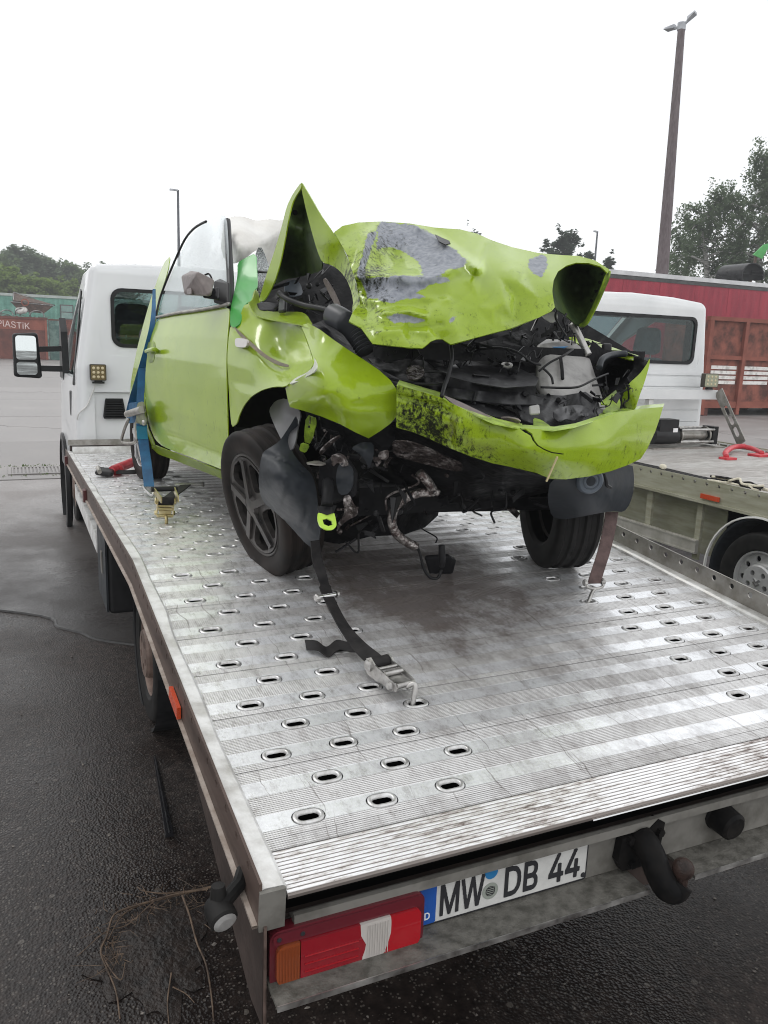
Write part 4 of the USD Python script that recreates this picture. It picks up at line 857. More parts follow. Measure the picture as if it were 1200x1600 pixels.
obj('upper_wall', G().box(1.75, 8.0, 53.0, 53.1, 1.551, 2.38), 'rust_panel', ds)
obj('end_post', G().box(1.70, 2.35, 52.93, 52.995, .02, 2.38), 'container_teal_worn', ds)
obj('top_rim', G().box(1.68, 8.05, 52.94, 53.12, 2.381, 2.47), 'rust_red_dark', ds)
for x0 in (3.6, 5.6, 7.7): obj('vertical_rib', G().box(x0, x0 + .14, 52.94, 52.995, .02, 2.38), 'container_dark', ds)
hut = thing('green_container', 'faded turquoise site container with gridded windows stacked behind the skips', 'container', (0, 60, 0))
for k in range(60):
    x0 = -9 + .3 * k
    obj('corrugation', G().box(x0, x0 + .16, 59.96, 60.0, 2.4, 3.95).box(x0 + .16, x0 + .3, 59.99, 60.02, 2.4, 3.95), 'pale_panel' if x0 > 3.7 else 'container_green', hut)
obj('wall', G().box(-9, 9, 60.03, 62.4, .02, 3.95), 'container_teal_worn', hut)
obj('roof_rail', G().box(-9.05, 9.05, 59.92, 62.45, 3.951, 4.13), 'pale_panel', hut)
for x0 in (2.75, 3.75, 4.4):
    wd_ = obj('window', G().box(x0, x0 + (.85 if x0 < 3 else .55), 59.90, 59.955, 2.55, 3.55), 'container_dark', hut)
    for j in range(2):
        obj('pane', G().box(x0 + .06, x0 + (.79 if x0 < 3 else .49), 59.885, 59.899, 2.62 + .46 * j, 3.02 + .46 * j), 'pane_green', wd_)
mat('pane_green', (.13, .22, .20), (.22, .32, .29), rough=.25, nscale=2.)
# scrap on and behind the red skip
sh = thing('scrap_trough', 'rusty brown sheet metal trough lying on top of the scrap heap', 'scrap metal', (1.2, 53.2, 2.9))
g = G(); g.hexa(np.array([(-.35, 52.7, 3.35), (2.0, 52.7, 3.25), (1.45, 52.9, 2.78), (.1, 52.9, 2.85), (-.35, 54., 3.4), (2.0, 54., 3.3), (1.45, 53.8, 2.8), (.1, 53.8, 2.86)]))
obj('hull', g, 'scrap_brown', sh)
obj('lid', G().hexa(np.array([(-.25, 52.9, 3.4), (2.1, 53.0, 3.28), (2.1, 54., 3.3), (-.2, 54., 3.9), (-.25, 52.85, 3.46), (2.1, 52.95, 3.33), (2.1, 54., 3.35), (-.2, 54., 3.96)])), 'scrap_brown', sh)
obj('rim', G().tube([(-.38, 52.66, 3.37), (2.05, 52.66, 3.27)], .03, 6).tube([(-.2, 52.8, 3.48), (-.15, 54, 3.98), (1.0, 54, 3.72)], .025, 6), 'scrap_grey', sh)
obj('ring', G().lathe([(.16, 0), (.22, .02), (.22, .08), (.16, .1)], (.42, 52.6, 3.36), (0, -1, .1), 18, closed=True), 'rust_red', sh)
sw = thing('scrap_heap', 'white scrap wheel rims and bent tubes piled on the red skip', 'scrap metal', (0, 53, 2.45))
for cx_, cz_, rr_ in ((-.6, 2.62, .26), (.25, 2.72, .3), (1.05, 2.62, .3), (-1.25, 2.6, .25)):
    obj('tube_hoop', G().tube([(cx_ + rr_ * 1.3 * math.cos(a), 52.6 + .2 * math.sin(a * 2), cz_ + rr_ * math.sin(a)) for a in np.linspace(-.2, 3.4, 14)], .035, 6), 'scrap_grey', sw, smooth=True)
obj('white_drum', hullspheres([(.05, 52.7, 2.86), (.35, 52.75, 2.92)], .2, 14), 'worn_white', sw, smooth=60)
g = G()
for _ in range(70):
    p = np.array([r_.uniform(-3.5, 1.5), r_.uniform(52.5, 53.9), r_.uniform(2.30, 2.62)]); d_ = r_.normal(0, .35, 3) * (1, 1, .25); g.bar(p, p + d_, r_.uniform(.03, .14), .03)
obj('scrap_pieces', g, 'scrap_brown', sw)

# lamp posts
lp = thing('lamp_post', 'tall brown tapered post with two grey lamp heads behind the red trailer', 'lamp post', (18.6, 19.6, 0), group=None)
a_, b_ = at(1034.5, 425, D=26.5), at(1065, 42, D=26.5)
top = b_.copy(); foot = a_ + (a_ - b_) * (a_[2] / (b_[2] - a_[2]))
obj('pole', G().tube([foot, a_, (a_ + b_) / 2, top], [.235, .20, .155, .115], 14), 'post_brown', lp, smooth=True)
h0, h1 = at(1087, 21, D=26.2), at(1040, 48, D=26.9)
obj('bracket', G().tube([top + (0, 0, -.1), top + (0, 0, .12)], .14, 12).cyl(top + (0, 0, .02), top + (h0 - top) * .45, .05, 8).cyl(top + (0, 0, .02), top + (h1 - top) * .45, .05, 8), 'lamp_grey', lp)
for h in (h0, h1):
    d = (h - top); m_ = top + d * .42
    sd = np.cross(d / np.linalg.norm(d), (0, 0, 1)); sd /= np.linalg.norm(sd); up = np.array([0, 0, 1.])
    obj('lamp_head', G().hexa(np.array([m_ - sd * .10, m_ + sd * .10, h + sd * .16, h - sd * .16, m_ - sd * .08 + up * .12, m_ + sd * .08 + up * .12, h + sd * .12 + up * .06, h - sd * .12 + up * .06])), 'lamp_grey', lp)
def small_lamp(label, px, py_top, py_ref, D, arm):
    top = at(px, py_top, D=D); ref = at(px + .8, py_ref, D=D); foot = np.array([top[0], top[1], 0.])
    t = thing('lamp_post', label, 'lamp post', foot)
    obj('pole', G().tube([foot, top * .5 + foot * .5, top], [.14, .11, .075], 10), 'post_dark', t, smooth=True)
    e = at(px + arm, py_top - 1, D=D - .2)
    obj('lamp_head', G().bar(top + (0, 0, -.02), e, .22, .10), 'lamp_grey', t)
mat('post_dark', (.05, .055, .07), (.09, .095, .11), rough=.6)
small_lamp('thin dark lamp post rising behind the white cab and the car window', 278, 297, 380, 58, -13)
small_lamp('distant lamp post between the small trees behind the red trailer', 933.5, 362, 405, 70, -5)
# ------------------------------------------------------------------ trees
def leafmat(name, a, b):
    custom(name, {'oi': ('geometry', {}), 'r': ('rgb_ramp', {'ramp': [(0, a), (1, b)]}), 'd': ('diffuse_bsdf', {}), 't': ('translucent_bsdf', {}), 'gl': ('glossy_bsdf', {'roughness': .5, 'color': (.6, .65, .6)}), 'm': ('mix_closure', {'fac': .5}), 'm2': ('mix_closure', {'fac': .06})},
           [('oi.random_per_island', 'r.fac'), ('r.color', 'd.color'), ('r.color', 't.color'), ('d.BSDF', 'm.closure1'), ('t.BSDF', 'm.closure2'), ('m.closure', 'm2.closure1'), ('gl.BSDF', 'm2.closure2')], 'm2.closure')
leafmat('leaf_mid', (.10, .15, .05), (.19, .26, .10))
leafmat('leaf_grey', (.10, .14, .075), (.20, .25, .145))
leafmat('leaf_light', (.15, .22, .04), (.25, .34, .08))
leafmat('leaf_dark', (.045, .065, .045), (.09, .12, .075))
mat('bark', (.05, .042, .035), (.10, .09, .075), rough=.85, nscale=6., bump=.4)
mat('bark_birch', (.10, .10, .095), (.38, .37, .35), rough=.7, nscale=4., stretch=(1, 1, 4), ncontrast=(.42, .5))
def leaves(P, size, R, droop=0., aspect=.55):
    """one small four-sided leaf spray per point"""
    n = len(P); a = R.normal(0, 1, (n, 3)); a[:, 2] = a[:, 2] * .35 - droop; a /= np.linalg.norm(a, axis=1, keepdims=True)
    b = np.cross(a, R.normal(0, .55, (n, 3)) + (0, 0, 1)); b /= np.linalg.norm(b, axis=1, keepdims=True)
    s = size * R.uniform(.6, 1.4, (n, 1))
    v = np.stack([P - a * s, P + b * s * aspect, P + a * s, P - b * s * aspect], 1).reshape(-1, 3)
    k = np.arange(n)[:, None] * 4
    return v, np.vstack([k + [0, 1, 2], k + [0, 2, 3]])
def tree(name, label, px, py_top, D, width, m='leaf_mid', seed=1, n=9000, size=.2, weep=0., bare=.18, group=None, pointed=False, barkm='bark'):
    R = np.random.default_rng(seed); top = at(px, py_top, D=D); H = top[2]; foot = np.array([top[0], top[1], 0.])
    t = thing(name, label, 'tree', foot, group=group)
    g = G(); tips = []
    trunk = [foot + np.array([R.normal(0, .06) * q, R.normal(0, .06) * q, H * .92 * q / 7]) for q in range(8)]
    g.tube(trunk, np.linspace(.024 * H, .004 * H, 8), 8)
    nl = int(20 + H * 2.2)
    for k in range(nl):
        q = bare + (1 - bare) * (k + R.uniform(0, 1)) / nl; q = min(q, .97)
        s = np.array(trunk)[min(7, int(q / .92 * 7))]; s = foot + (s - foot) * np.array([1, 1, 0]) + np.array([0, 0, H * .92 * q])
        prof = (math.sin(math.pi * min(1, (q - bare * .6) / (1 - bare * .6)) ** (.75 if not pointed else .5)) ** .6 if not pointed else (1.05 - q) ** .8)
        L = width / 2 * max(.12, prof) * R.uniform(.65, 1.12); an = k * 2.4 + R.uniform(-.5, .5)
        d = np.array([math.cos(an), math.sin(an), R.uniform(.15, .7) * (1 - .8 * weep)])
        mid = s + d * L * .55; e = s + d * L * np.array([1, 1, .8]) - np.array([0, 0, weep * L * .5])
        br = bez(s, mid, e, n=5); g.tube(br, np.linspace(.007 * H, .0015 * H, len(br)), 5); tips.append(br)
    obj('trunk', g, barkm, t, smooth=True)
    C, S = [], []
    for br in tips:
        for q in range(4, len(br)):
            for _ in range(2):
                C.append(br[q] + R.normal(0, .05 * width, 3)); S.append(R.uniform(.5, 1.))
    C.append(top - (0, 0, size)); S.append(.4); C.append(top - (0, 0, size * 3)); S.append(.6)
    C, S = np.array(C), np.array(S)
    # clumps of leaf sprays with gaps between them
    w = S ** 2; idx = R.choice(len(C), n, p=w / w.sum())
    off = R.normal(0, 1, (n, 3)); off /= np.linalg.norm(off, axis=1, keepdims=True); off *= R.uniform(0, 1, (n, 1)) ** .5
    P = C[idx] + off * (S[idx] * .075 * width)[:, None] * (1, 1, .7)
    if weep:
        hang = R.random(n) < weep; P[hang, 2] -= R.uniform(0, .16 * H, hang.sum()) * R.random(hang.sum()); P[hang, :2] = C[idx][hang, :2] + R.normal(0, .012 * width, (hang.sum(), 2))
    P = P[P[:, 2] > .2]
    obj('crown', trimesh.Trimesh(*leaves(P, size, R, weep), process=False), m, t)
for i, (px, pt, D, w, m, sd, lab) in enumerate([
        (-18, 392, 92, 9, 'leaf_mid', 1, 'mid green broad tree at the left picture edge behind the skips'),
        (32, 385, 96, 9.5, 'leaf_grey', 2, 'tallest grey green tree behind the red skip and scrap heap'),
        (70, 402, 98, 9, 'leaf_grey', 3, 'grey green rounded tree behind the turquoise container'),
        (108, 414, 100, 10, 'leaf_mid', 4, 'mid green tree showing just left of the white cab roof'),
        (150, 425, 104, 11, 'leaf_grey', 5, 'tree mostly hidden behind the white tow truck cab'),
        (8, 428, 78, 8.5, 'leaf_light', 6, 'light green low tree in front of the taller ones at far left'),
        (62, 440, 80, 8.5, 'leaf_light', 7, 'light green low tree behind the rusty trough'),
        (104, 446, 82, 7, 'leaf_light', 8, 'light green bush behind the gridded windows')]):
    tree('broadleaf_tree', lab, px, pt, D, w, m, sd, 22000, .19, bare=.08)
tree('young_tree', 'small tree whose thin twigs just top the crumpled bonnet', 732, 342, 55, 3.6, 'leaf_dark', 21, 3500, .11, bare=.3)
tree('conifer_tree', 'dark bushy tree left of the small lamp post behind the bonnet', 873, 347, 58, 5.0, 'leaf_dark', 22, 14000, .12, bare=.12)
tree('conifer_tree', 'dark bushy tree close beside the small lamp post', 912, 376, 62, 2.8, 'leaf_dark', 24, 6000, .11, bare=.12, pointed=True)
tree('conifer_tree', 'small dark pointed tree between the distant lamp post and the tall post', 957, 388, 60, 3.2, 'leaf_dark', 23, 8000, .11, bare=.1, pointed=True)
tree('birch_tree', 'drooping grey green birch right of the tall brown lamp post', 1112, 276, 42, 5.4, 'leaf_grey', 31, 30000, .075, weep=.6, bare=.1, barkm='bark_birch')
tree('birch_tree', 'taller drooping birch cut by the right picture edge', 1215, 205, 41, 6.2, 'leaf_grey', 32, 42000, .075, weep=.6, bare=.1, barkm='bark_birch')
tree('birch_tree', 'low bushy birch between the tall lamp post and the larger birches', 1075, 350, 46, 3.4, 'leaf_grey', 33, 9000, .08, weep=.5, bare=.06, barkm='bark_birch')

# thin rain haze over the yard
haze_mat = usdkit.material(stage, '/World/Looks/haze', {'v': ('principled_volume', {'color': (.93, .95, .97), 'density': .0013, 'anisotropy': .2})}, [], volume='v.volume')
MAT['haze'] = haze_mat
hz = obj('haze', G().box(-70, 80, -12, 150, -1., 16.), 'haze'); tag(stage.GetPrimAtPath(hz), 'thin pale rain haze softening the distant trees', 'haze', None, 'stuff')
# ------------------------------------------------------------------ the wrecked green car
custom('green_paint', {
    'w': ('attribute', {'attribute': 'wear'}), 's': ('separate_xyz', {}), 'g': ('geometry', {}),
    'nb': ('noise_texture', {'scale': 3.5, 'detail': 3.}), 'base': ('rgb_ramp', {'ramp': [(.3, (.215, .315, .009)), (.7, (.262, .37, .012))]}),
    'ne': ('noise_texture', {'scale': 26., 'detail': 7., 'roughness': .7}), 'pr': ('math', {'math_type': 'multiply_add', 'value2': .55}), 'prs': ('map_range', {'from_min': .56, 'from_max': .62, 'clamp': True}),
    'ng': ('noise_texture', {'scale': 60., 'detail': 4.}), 'gr': ('rgb_ramp', {'ramp': [(.3, (.20, .215, .245)), (.7, (.33, .345, .375))]}),
    'mp': ('mapping', {'scale': (1., 1., .45)}), 'ns': ('noise_texture', {'scale': 60., 'detail': 9., 'roughness': .8}), 'nl': ('noise_texture', {'scale': 9., 'detail': 6., 'roughness': .65}),
    'dm': ('math', {'math_type': 'multiply_add', 'value2': .24}), 'dl': ('math', {'math_type': 'multiply_add', 'value2': .32}), 'mx1': ('math', {'math_type': 'maximum'}), 'mx2': ('math', {'math_type': 'maximum'}), 'sp': ('math', {'math_type': 'multiply_add', 'value2': -.18, 'value3': .28}), 'dth': ('map_range', {'from_min': .79, 'from_max': .92, 'clamp': True}),
    'dc': ('mix', {'color2': (.012, .014, .006)}), 'pc': ('mix', {}), 'mud': ('mix', {'color2': (.055, .032, .02)}), 'mfm': ('math', {'math_type': 'multiply_add', 'value2': .6}), 'mfr': ('map_range', {'from_min': .72, 'from_max': 1.15, 'to_max': .92, 'clamp': True}),
    'ro': ('mix', {'color1': (.26, .26, .26), 'color2': (.5, .5, .5)}), 'rs': ('separate_xyz', {}), 'cw': ('math', {'math_type': 'multiply_add', 'value2': -.42, 'value3': .42}),
    'b': ('bump', {'strength': .25, 'distance': .003}), 'p': ('principled_bsdf', {'coat_roughness': .05, 'specular_ior_level': .4})},
    [('w.vector', 's.vector'), ('g.position', 'nb.vector'), ('nb.fac', 'base.fac'), ('g.position', 'ne.vector'), ('ne.fac', 'pr.value1'), ('s.x', 'pr.value3'), ('pr.value', 'prs.value'),
     ('g.position', 'ng.vector'), ('ng.fac', 'gr.fac'), ('g.position', 'mp.vector'), ('mp.vector', 'ns.vector'), ('g.position', 'nl.vector'),
     ('s.y', 'dm.value1'), ('ns.fac', 'dm.value3'), ('nl.fac', 'dl.value1'), ('dm.value', 'dl.value3'), ('dl.value', 'dth.value'), ('dth.result', 'dc.fac'), ('prs.result', 'pc.fac'), ('base.color', 'pc.color1'), ('gr.color', 'pc.color2'),
     ('pc.color', 'dc.color1'), ('ne.fac', 'mfm.value1'), ('s.z', 'mfm.value3'), ('mfm.value', 'mfr.value'), ('mfr.result', 'mud.fac'), ('dc.color', 'mud.color1'), ('mud.color', 'p.base_color'),
     ('prs.result', 'ro.fac'), ('ro.color', 'p.roughness'), ('prs.result', 'mx1.value1'), ('dth.result', 'mx1.value2'), ('mx1.value', 'mx2.value1'), ('mfr.result', 'mx2.value2'), ('mx2.value', 'cw.value1'), ('cw.value', 'p.coat_weight'), ('mx2.value', 'sp.value1'), ('sp.value', 'p.specular_ior_level'), ('prs.result', 'b.height'), ('b.normal', 'p.normal')], 'p.BSDF')
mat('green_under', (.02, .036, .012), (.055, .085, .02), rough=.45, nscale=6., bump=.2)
mat('green_dirty', (.10, .15, .02), (.27, .40, .03), rough=.4, nscale=14., ncontrast=(.38, .58))
mat('green_bright', (.42, .66, .03), (.50, .74, .05), rough=.35, coat=.5)
mat('green_pillar', (.035, .27, .045), (.055, .33, .06), rough=.35, coat=.15, nscale=3.)
mat('pale_edge', (.40, .43, .32), (.62, .64, .55), rough=.35, nscale=30.)
mat('scratch_brown', (.05, .035, .012), (.11, .08, .03), rough=.5, nscale=30.)
mat('bag_white', (.66, .64, .60), (.74, .73, .70), rough=.85, nscale=3., bump=.3, bscale=9., bdist=.03)
mat('mirror_brown', (.14, .115, .11), (.24, .205, .195), rough=.5, nscale=14., bump=.3)
mat('ribbed_hose', (.022, .024, .028), (.045, .047, .052), rough=.42)
mat('straw', (.55, .46, .25), (.62, .53, .30), rough=.8)
custom('shattered_glass', {
    'g': ('geometry', {}), 'v': ('voronoi_texture', {'scale': 42., 'feature': 'distance_to_edge'}), 'mp': ('mapping', {'scale': (1., 1., .35)}), 'n': ('noise_texture', {'scale': 26., 'detail': 7., 'roughness': .7}), 'n2': ('noise_texture', {'scale': 4., 'detail': 5.}),
    'r': ('rgb_ramp', {'ramp': [(.32, (.72, .76, .79)), (.55, (.93, .95, .96))]}), 'd': ('principled_bsdf', {'roughness': .22, 'specular_ior_level': .6}),
    'tl': ('translucent_bsdf', {'color': (.80, .84, .87)}), 't': ('transparent_bsdf', {'color': (.975, .985, .985)}), 'm': ('mix_closure', {'fac': .8}), 'm2': ('mix_closure', {}),
    'tr': ('map_range', {'from_min': .52, 'from_max': .72, 'to_min': .70, 'to_max': .96, 'clamp': True}), 'h': ('math', {'math_type': 'multiply_add', 'value2': .4}), 'b': ('bump', {'strength': .9, 'distance': .01})},
    [('g.position', 'v.vector'), ('g.position', 'mp.vector'), ('mp.vector', 'n.vector'), ('g.position', 'n2.vector'), ('n.fac', 'r.fac'), ('r.color', 'd.base_color'), ('v.distance', 'h.value1'), ('n.fac', 'h.value3'), ('h.value', 'b.height'), ('b.normal', 'd.normal'),
     ('d.BSDF', 'm.closure1'), ('tl.BSDF', 'm.closure2'), ('n2.fac', 'tr.value'), ('tr.result', 'm2.fac'), ('m.closure', 'm2.closure1'), ('t.BSDF', 'm2.closure2')], 'm2.closure')
custom('cracked_dark_glass', {'g': ('geometry', {}), 'v': ('voronoi_texture', {'scale': 75., 'feature': 'distance_to_edge'}), 'r': ('rgb_ramp', {'ramp': [(.0, (.42, .46, .45)), (.09, (.05, .06, .058)), (.4, (.025, .03, .03))]}),
    'b': ('bump', {'strength': .8, 'distance': .006}), 'p': ('principled_bsdf', {'roughness': .12})},
    [('g.position', 'v.vector'), ('v.distance', 'r.fac'), ('r.color', 'p.base_color'), ('v.distance', 'b.height'), ('b.normal', 'p.normal')], 'p.BSDF')

from scipy.interpolate import LinearNDInterpolator
car = thing('wrecked_car', 'crumpled lime green car with crushed front and missing roof lashed on the near deck', 'wrecked car', (.95, 2.6, .95))
SN = np.array([-1, -.065, 0.]); SP = np.array([.30, 1.4, 0.])
TUMB = ([1.15, 1.25, 1.35, 1.48, 1.62, 1.75, 1.86, 1.95, 2.03, 2.4], [.075, .05, .022, .005, 0., .004, .018, .045, .075, .17])
def sideD(x, y, off=0.):
    """distance along the sight line to the car's left flank, which is rounded in height"""
    o = off
    for _ in range(5):
        p = at(x, y, n=SN, p=SP + (o, 0, 0)); o = off + np.interp(p[2], *TUMB)
    return np.dot(at(x, y, n=SN, p=SP + (o, 0, 0)) - CAM, FWD)
def depth_of(q):
    x, y, kind, val = q
    if kind == 'S': return sideD(x, y, val)
    return np.dot(at(x, y, **{kind: val}) - CAM, FWD)
def dens(poly, step):
    out = []
    for a, b in zip(poly, poly[1:] + poly[:1]):
        n = max(1, int(math.hypot(b[0] - a[0], b[1] - a[1]) / step))
        for i in range(n): out.append((a[0] + (b[0] - a[0]) * i / n, a[1] + (b[1] - a[1]) * i / n))
    return np.array(out)
def smooth_ring(poly, k=1):
    """rounds a traced outline a little (Chaikin corner cutting)"""
    p = [tuple(q[:2]) for q in poly]
    for _ in range(k):
        r = []
        for a, b in zip(p, p[1:] + p[:1]): r += [(a[0] * .8 + b[0] * .2, a[1] * .8 + b[1] * .2), (a[0] * .2 + b[0] * .8, a[1] * .2 + b[1] * .8)]
        p = r
    return p
def sdist(P, polys, soft):
    out = np.zeros(len(P))
    pts = shapely.points(P)
    for pg in polys:
        pg = Polygon(pg).buffer(0) if not hasattr(pg, 'area') else pg
        d = np.where(shapely.contains(pg, pts), shapely.distance(pg.boundary, pts), -shapely.distance(pg, pts))
        out = np.maximum(out, np.clip(.5 + d / soft, 0, 1))
    return out
def panel(name, outline, ctrl, m, parent, h=5., th=.0045, creases=(), side=False, wear=None, noise=0., nfreq=.02, holes=(), rnd=1, seed=0, kernel='thin_plate_spline', hem=0., label=None, spots=(), facet=None):
    """a sheet of metal or plastic: its outline and relief as distances along sight lines, with creases, thickness and turned edges"""
    if m.startswith('engine'):                # broken plates keep hard corners
        rnd = 0; facet = facet or (16, .010, seed + 5); th = min(th, .004)
    ring_ = smooth_ring(outline, rnd) if rnd else [tuple(q[:2]) for q in outline]
    pg = Polygon(ring_).buffer(0)
    for q in holes: pg = pg.difference(Polygon(q).buffer(0) if not hasattr(q, 'area') else q)
    B = []
    for g_ in getattr(pg, 'geoms', [pg]):
        for rg in [g_.exterior, *g_.interiors]: B.append(dens(list(rg.coords)[:-1], h * .8))
    B = np.vstack(B)
    x0, y0, x1, y1 = pg.bounds
    R = np.random.default_rng(seed)
    gx_, gy_ = np.meshgrid(np.arange(x0, x1, h), np.arange(y0, y1, h)); I = np.stack([gx_.ravel(), gy_.ravel()], 1) + R.uniform(-.2, .2, (gx_.size, 2)) * h
    I = I[shapely.contains(pg.buffer(-h * .55), shapely.points(I))] if not pg.buffer(-h * .55).is_empty else np.zeros((0, 2))
    P = np.vstack([B, I]); P = P[np.unique(np.round(P, 2), axis=0, return_index=True)[1]]
    tri = Delaunay(P).simplices
    cen = P[tri].mean(1); tri = tri[shapely.contains(pg, shapely.points(cen))]
    a2 = np.cross(P[tri[:, 1]] - P[tri[:, 0]], P[tri[:, 2]] - P[tri[:, 0]]); tri = tri[np.abs(a2) > .02]
    a2 = np.cross(P[tri[:, 1]] - P[tri[:, 0]], P[tri[:, 2]] - P[tri[:, 0]]); tri[a2 > 0] = tri[a2 > 0][:, ::-1]
    if side:
        off = np.zeros(len(P))
        if ctrl:
            c = np.array([(q[0], q[1]) for q in ctrl], float); off = RBFInterpolator(c, np.array([q[2] for q in ctrl], float), kernel=kernel, smoothing=1e-6, degree=0 if len(ctrl) < 4 else 1)(P)
        D = np.array([sideD(p[0], p[1], o) for p, o in zip(P, off)])
    else:
        c = np.array([(q[0], q[1]) for q in ctrl], float); v = np.array([1 / depth_of(q) for q in ctrl])
        D = 1 / RBFInterpolator(c, v, kernel=kernel, smoothing=0, degree=1 if len(ctrl) >= 3 else 0)(P)
    pts = shapely.points(P)
    for ln, amp, wid in creases:
        d = shapely.distance(LineString(ln), pts); D = D + amp * np.clip(1 - d / wid, 0, 1) ** 1.3
    if noise: D = D + noise * (meshkit.fbm(np.c_[P * nfreq, np.full(len(P), seed * 3.1)], 4, seed) - .5) * 2
    if facet:                                  # sharp-edged crumpling: flat facets between random points
        sp, am, sd_ = facet; R2 = np.random.default_rng(sd_)
        fx, fy = np.meshgrid(np.arange(x0 - sp, x1 + 2 * sp, sp), np.arange(y0 - sp, y1 + 2 * sp, sp)); FP = np.stack([fx.ravel(), fy.ravel()], 1) + R2.uniform(-.42, .42, (fx.size, 2)) * sp
        D = D + LinearNDInterpolator(FP, R2.normal(0, am, len(FP)))(P)
    for (sx, sy, rad, amp) in spots:
        d = np.hypot(P[:, 0] - sx, P[:, 1] - sy); D = D + amp * np.exp(-(d / rad) ** 2)
    V = np.array([CAM + ray(*p) * dd for p, dd in zip(P, D)])
    # edges of the sheet
    E = np.sort(np.vstack([tri[:, [0, 1]], tri[:, [1, 2]], tri[:, [2, 0]]]), axis=1); full = np.vstack([tri[:, [0, 1]], tri[:, [1, 2]], tri[:, [2, 0]]])
    _, inv, cnt = np.unique(E, axis=0, return_inverse=True, return_counts=True); be = full[cnt[inv.ravel()] == 1]
    N = np.zeros_like(V); fn = np.cross(V[tri[:, 1]] - V[tri[:, 0]], V[tri[:, 2]] - V[tri[:, 0]])
    for k_ in range(3): np.add.at(N, tri[:, k_], fn)
    N /= np.linalg.norm(N, axis=1, keepdims=True) + 1e-12
    Bk = V - N * th
    n = len(V); used = np.unique(be); m1 = {q: i for i, q in enumerate(used)}
    if hem:                                   # edge turned back, like a folded flange
        Bk[used] = V[used] - N[used] * th + FWD * hem
    vv = np.vstack([V, Bk, V[used], Bk[used]]); k = len(used)
    sf = []
    for a, b in be: sf += [[2 * n + m1[b], 2 * n + m1[a], 2 * n + k + m1[a]], [2 * n + m1[b], 2 * n + k + m1[a], 2 * n + k + m1[b]]]
    ff = np.vstack([tri, tri[:, ::-1] + n, np.array(sf)])
    W = np.zeros((n, 3))
    if wear is not None:
        if 'primer' in wear: W[:, 0] = sdist(P, wear['primer'], wear.get('soft', 14.)) * .62
        if 'dirt' in wear: W[:, 1] = np.clip(RBFInterpolator(np.array([q[:2] for q in wear['dirt']], float), np.array([q[2] for q in wear['dirt']], float), kernel='linear', degree=0)(P), 0, 1) if len(wear['dirt']) > 1 else wear['dirt'][0][2]
        if 'mud' in wear: W[:, 2] = sdist(P, wear['mud'], wear.get('msoft', 30.)) * .75
    prim = {'wear': np.vstack([W, W, W[used], W[used]])}
    return obj(name, trimesh.Trimesh(vv, ff, process=False), m, parent, smooth=True, prim=prim, label=label)
def patch_tube(name, pts, r, m, parent, n=6, sides=8):
    p = np.array([CAM + ray(q[0], q[1]) * depth_of(q) for q in pts])
    return obj(name, G().tube(bez(*p, n=n), r, sides), m, parent, smooth=True)
PX = lambda *q: CAM + ray(q[0], q[1]) * depth_of(q)

# left flank
panel('rear_quarter', [(258, 408), (266, 400), (262, 425), (252, 455), (246, 488), (243, 500), (234, 528), (228, 560), (225, 600), (226, 640), (231, 668), (240, 690), (243, 699), (236, 702), (226, 692), (221, 672), (216, 652), (212, 642), (206, 640), (203, 622), (204, 600), (208, 575), (214, 545), (223, 510), (232, 478), (243, 445), (252, 420)],
      [(262, 405, .02), (245, 495, .015), (226, 600, .015), (240, 695, .015), (206, 600, .12), (223, 510, .10), (243, 445, .07), (212, 640, .05)], 'green_paint', car, h=5, side=True)
dd = panel('door', [(246, 498), (272, 492), (300, 488), (330, 483), (357, 479), (358.5, 495), (356, 520), (353.5, 560), (354, 600), (355, 640), (356.5, 690), (357, 736), (345, 733), (325, 725), (300, 715), (275, 706), (255, 698), (243, 688), (234, 668), (228, 640), (226, 600), (229, 560), (235, 528)],
      [], 'green_paint', car, h=4.5, side=True, wear={'dirt': [(300, 520, 0.), (300, 720, .25)]}, spots=[(352, 600, 22, -.012), (300, 560, 60, .006), (250, 600, 40, -.004), (255, 660, 30, .006)], noise=.003, nfreq=.012,
      creases=[([(228, 620), (300, 655), (356, 672)], -.004, 5)], seed=4)
patch_tube('door_handle', [(229, 549, 'S', -.02), (234, 547, 'S', -.035), (241, 546, 'S', -.035), (246, 549, 'S', -.012)], .013, 'green_paint', dd)
panel('handle_recess', [(230, 535), (241, 533), (243, 545), (240, 565), (232, 568), (229, 550)], [(230, 535, -.002), (241, 533, -.002), (236, 550, -.001), (240, 565, -.002)], 'green_dirty', dd, h=4, side=True, th=.001)
patch_tube('belt_strip', [(245, 496, 'S', -.006), (272, 490, 'S', -.008), (300, 486, 'S', -.008), (330, 481, 'S', -.008), (358, 475, 'S', -.008)], .0085, 'steel_dull', dd)
panel('door_gap', [(350, 490), (364, 490), (364, 745), (350, 745)], [(350, 490, .03), (364, 490, .03), (364, 745, .03), (350, 745, .03)], 'dark_void', car, h=18, side=True)
panel('sill', [(240, 695), (255, 701), (275, 709), (300, 718), (325, 728), (346, 736), (358, 739), (359, 752), (345, 748), (318, 737), (290, 726), (265, 716), (250, 711), (238, 703)],
      [(240, 697, .012), (300, 720, .012), (357, 740, .012), (358, 751, .06), (300, 729, .06), (245, 708, .06)], 'green_paint', car, h=4, side=True, wear={'dirt': [(250, 700, .2), (340, 745, .55)]})
panel('side_window', [(248, 492), (254, 468), (265, 436), (279, 402), (292, 375), (304, 360), (328, 343), (350, 335), (354, 350), (356, 400), (357.5, 468), (330, 476), (290, 484)],
      [(250, 490, .035), (357, 470, .03), (350, 336, .02), (290, 378, .045), (320, 420, .03)], 'shattered_glass', dd, h=4, side=True, noise=.012, nfreq=.06, seed=3, th=.005)
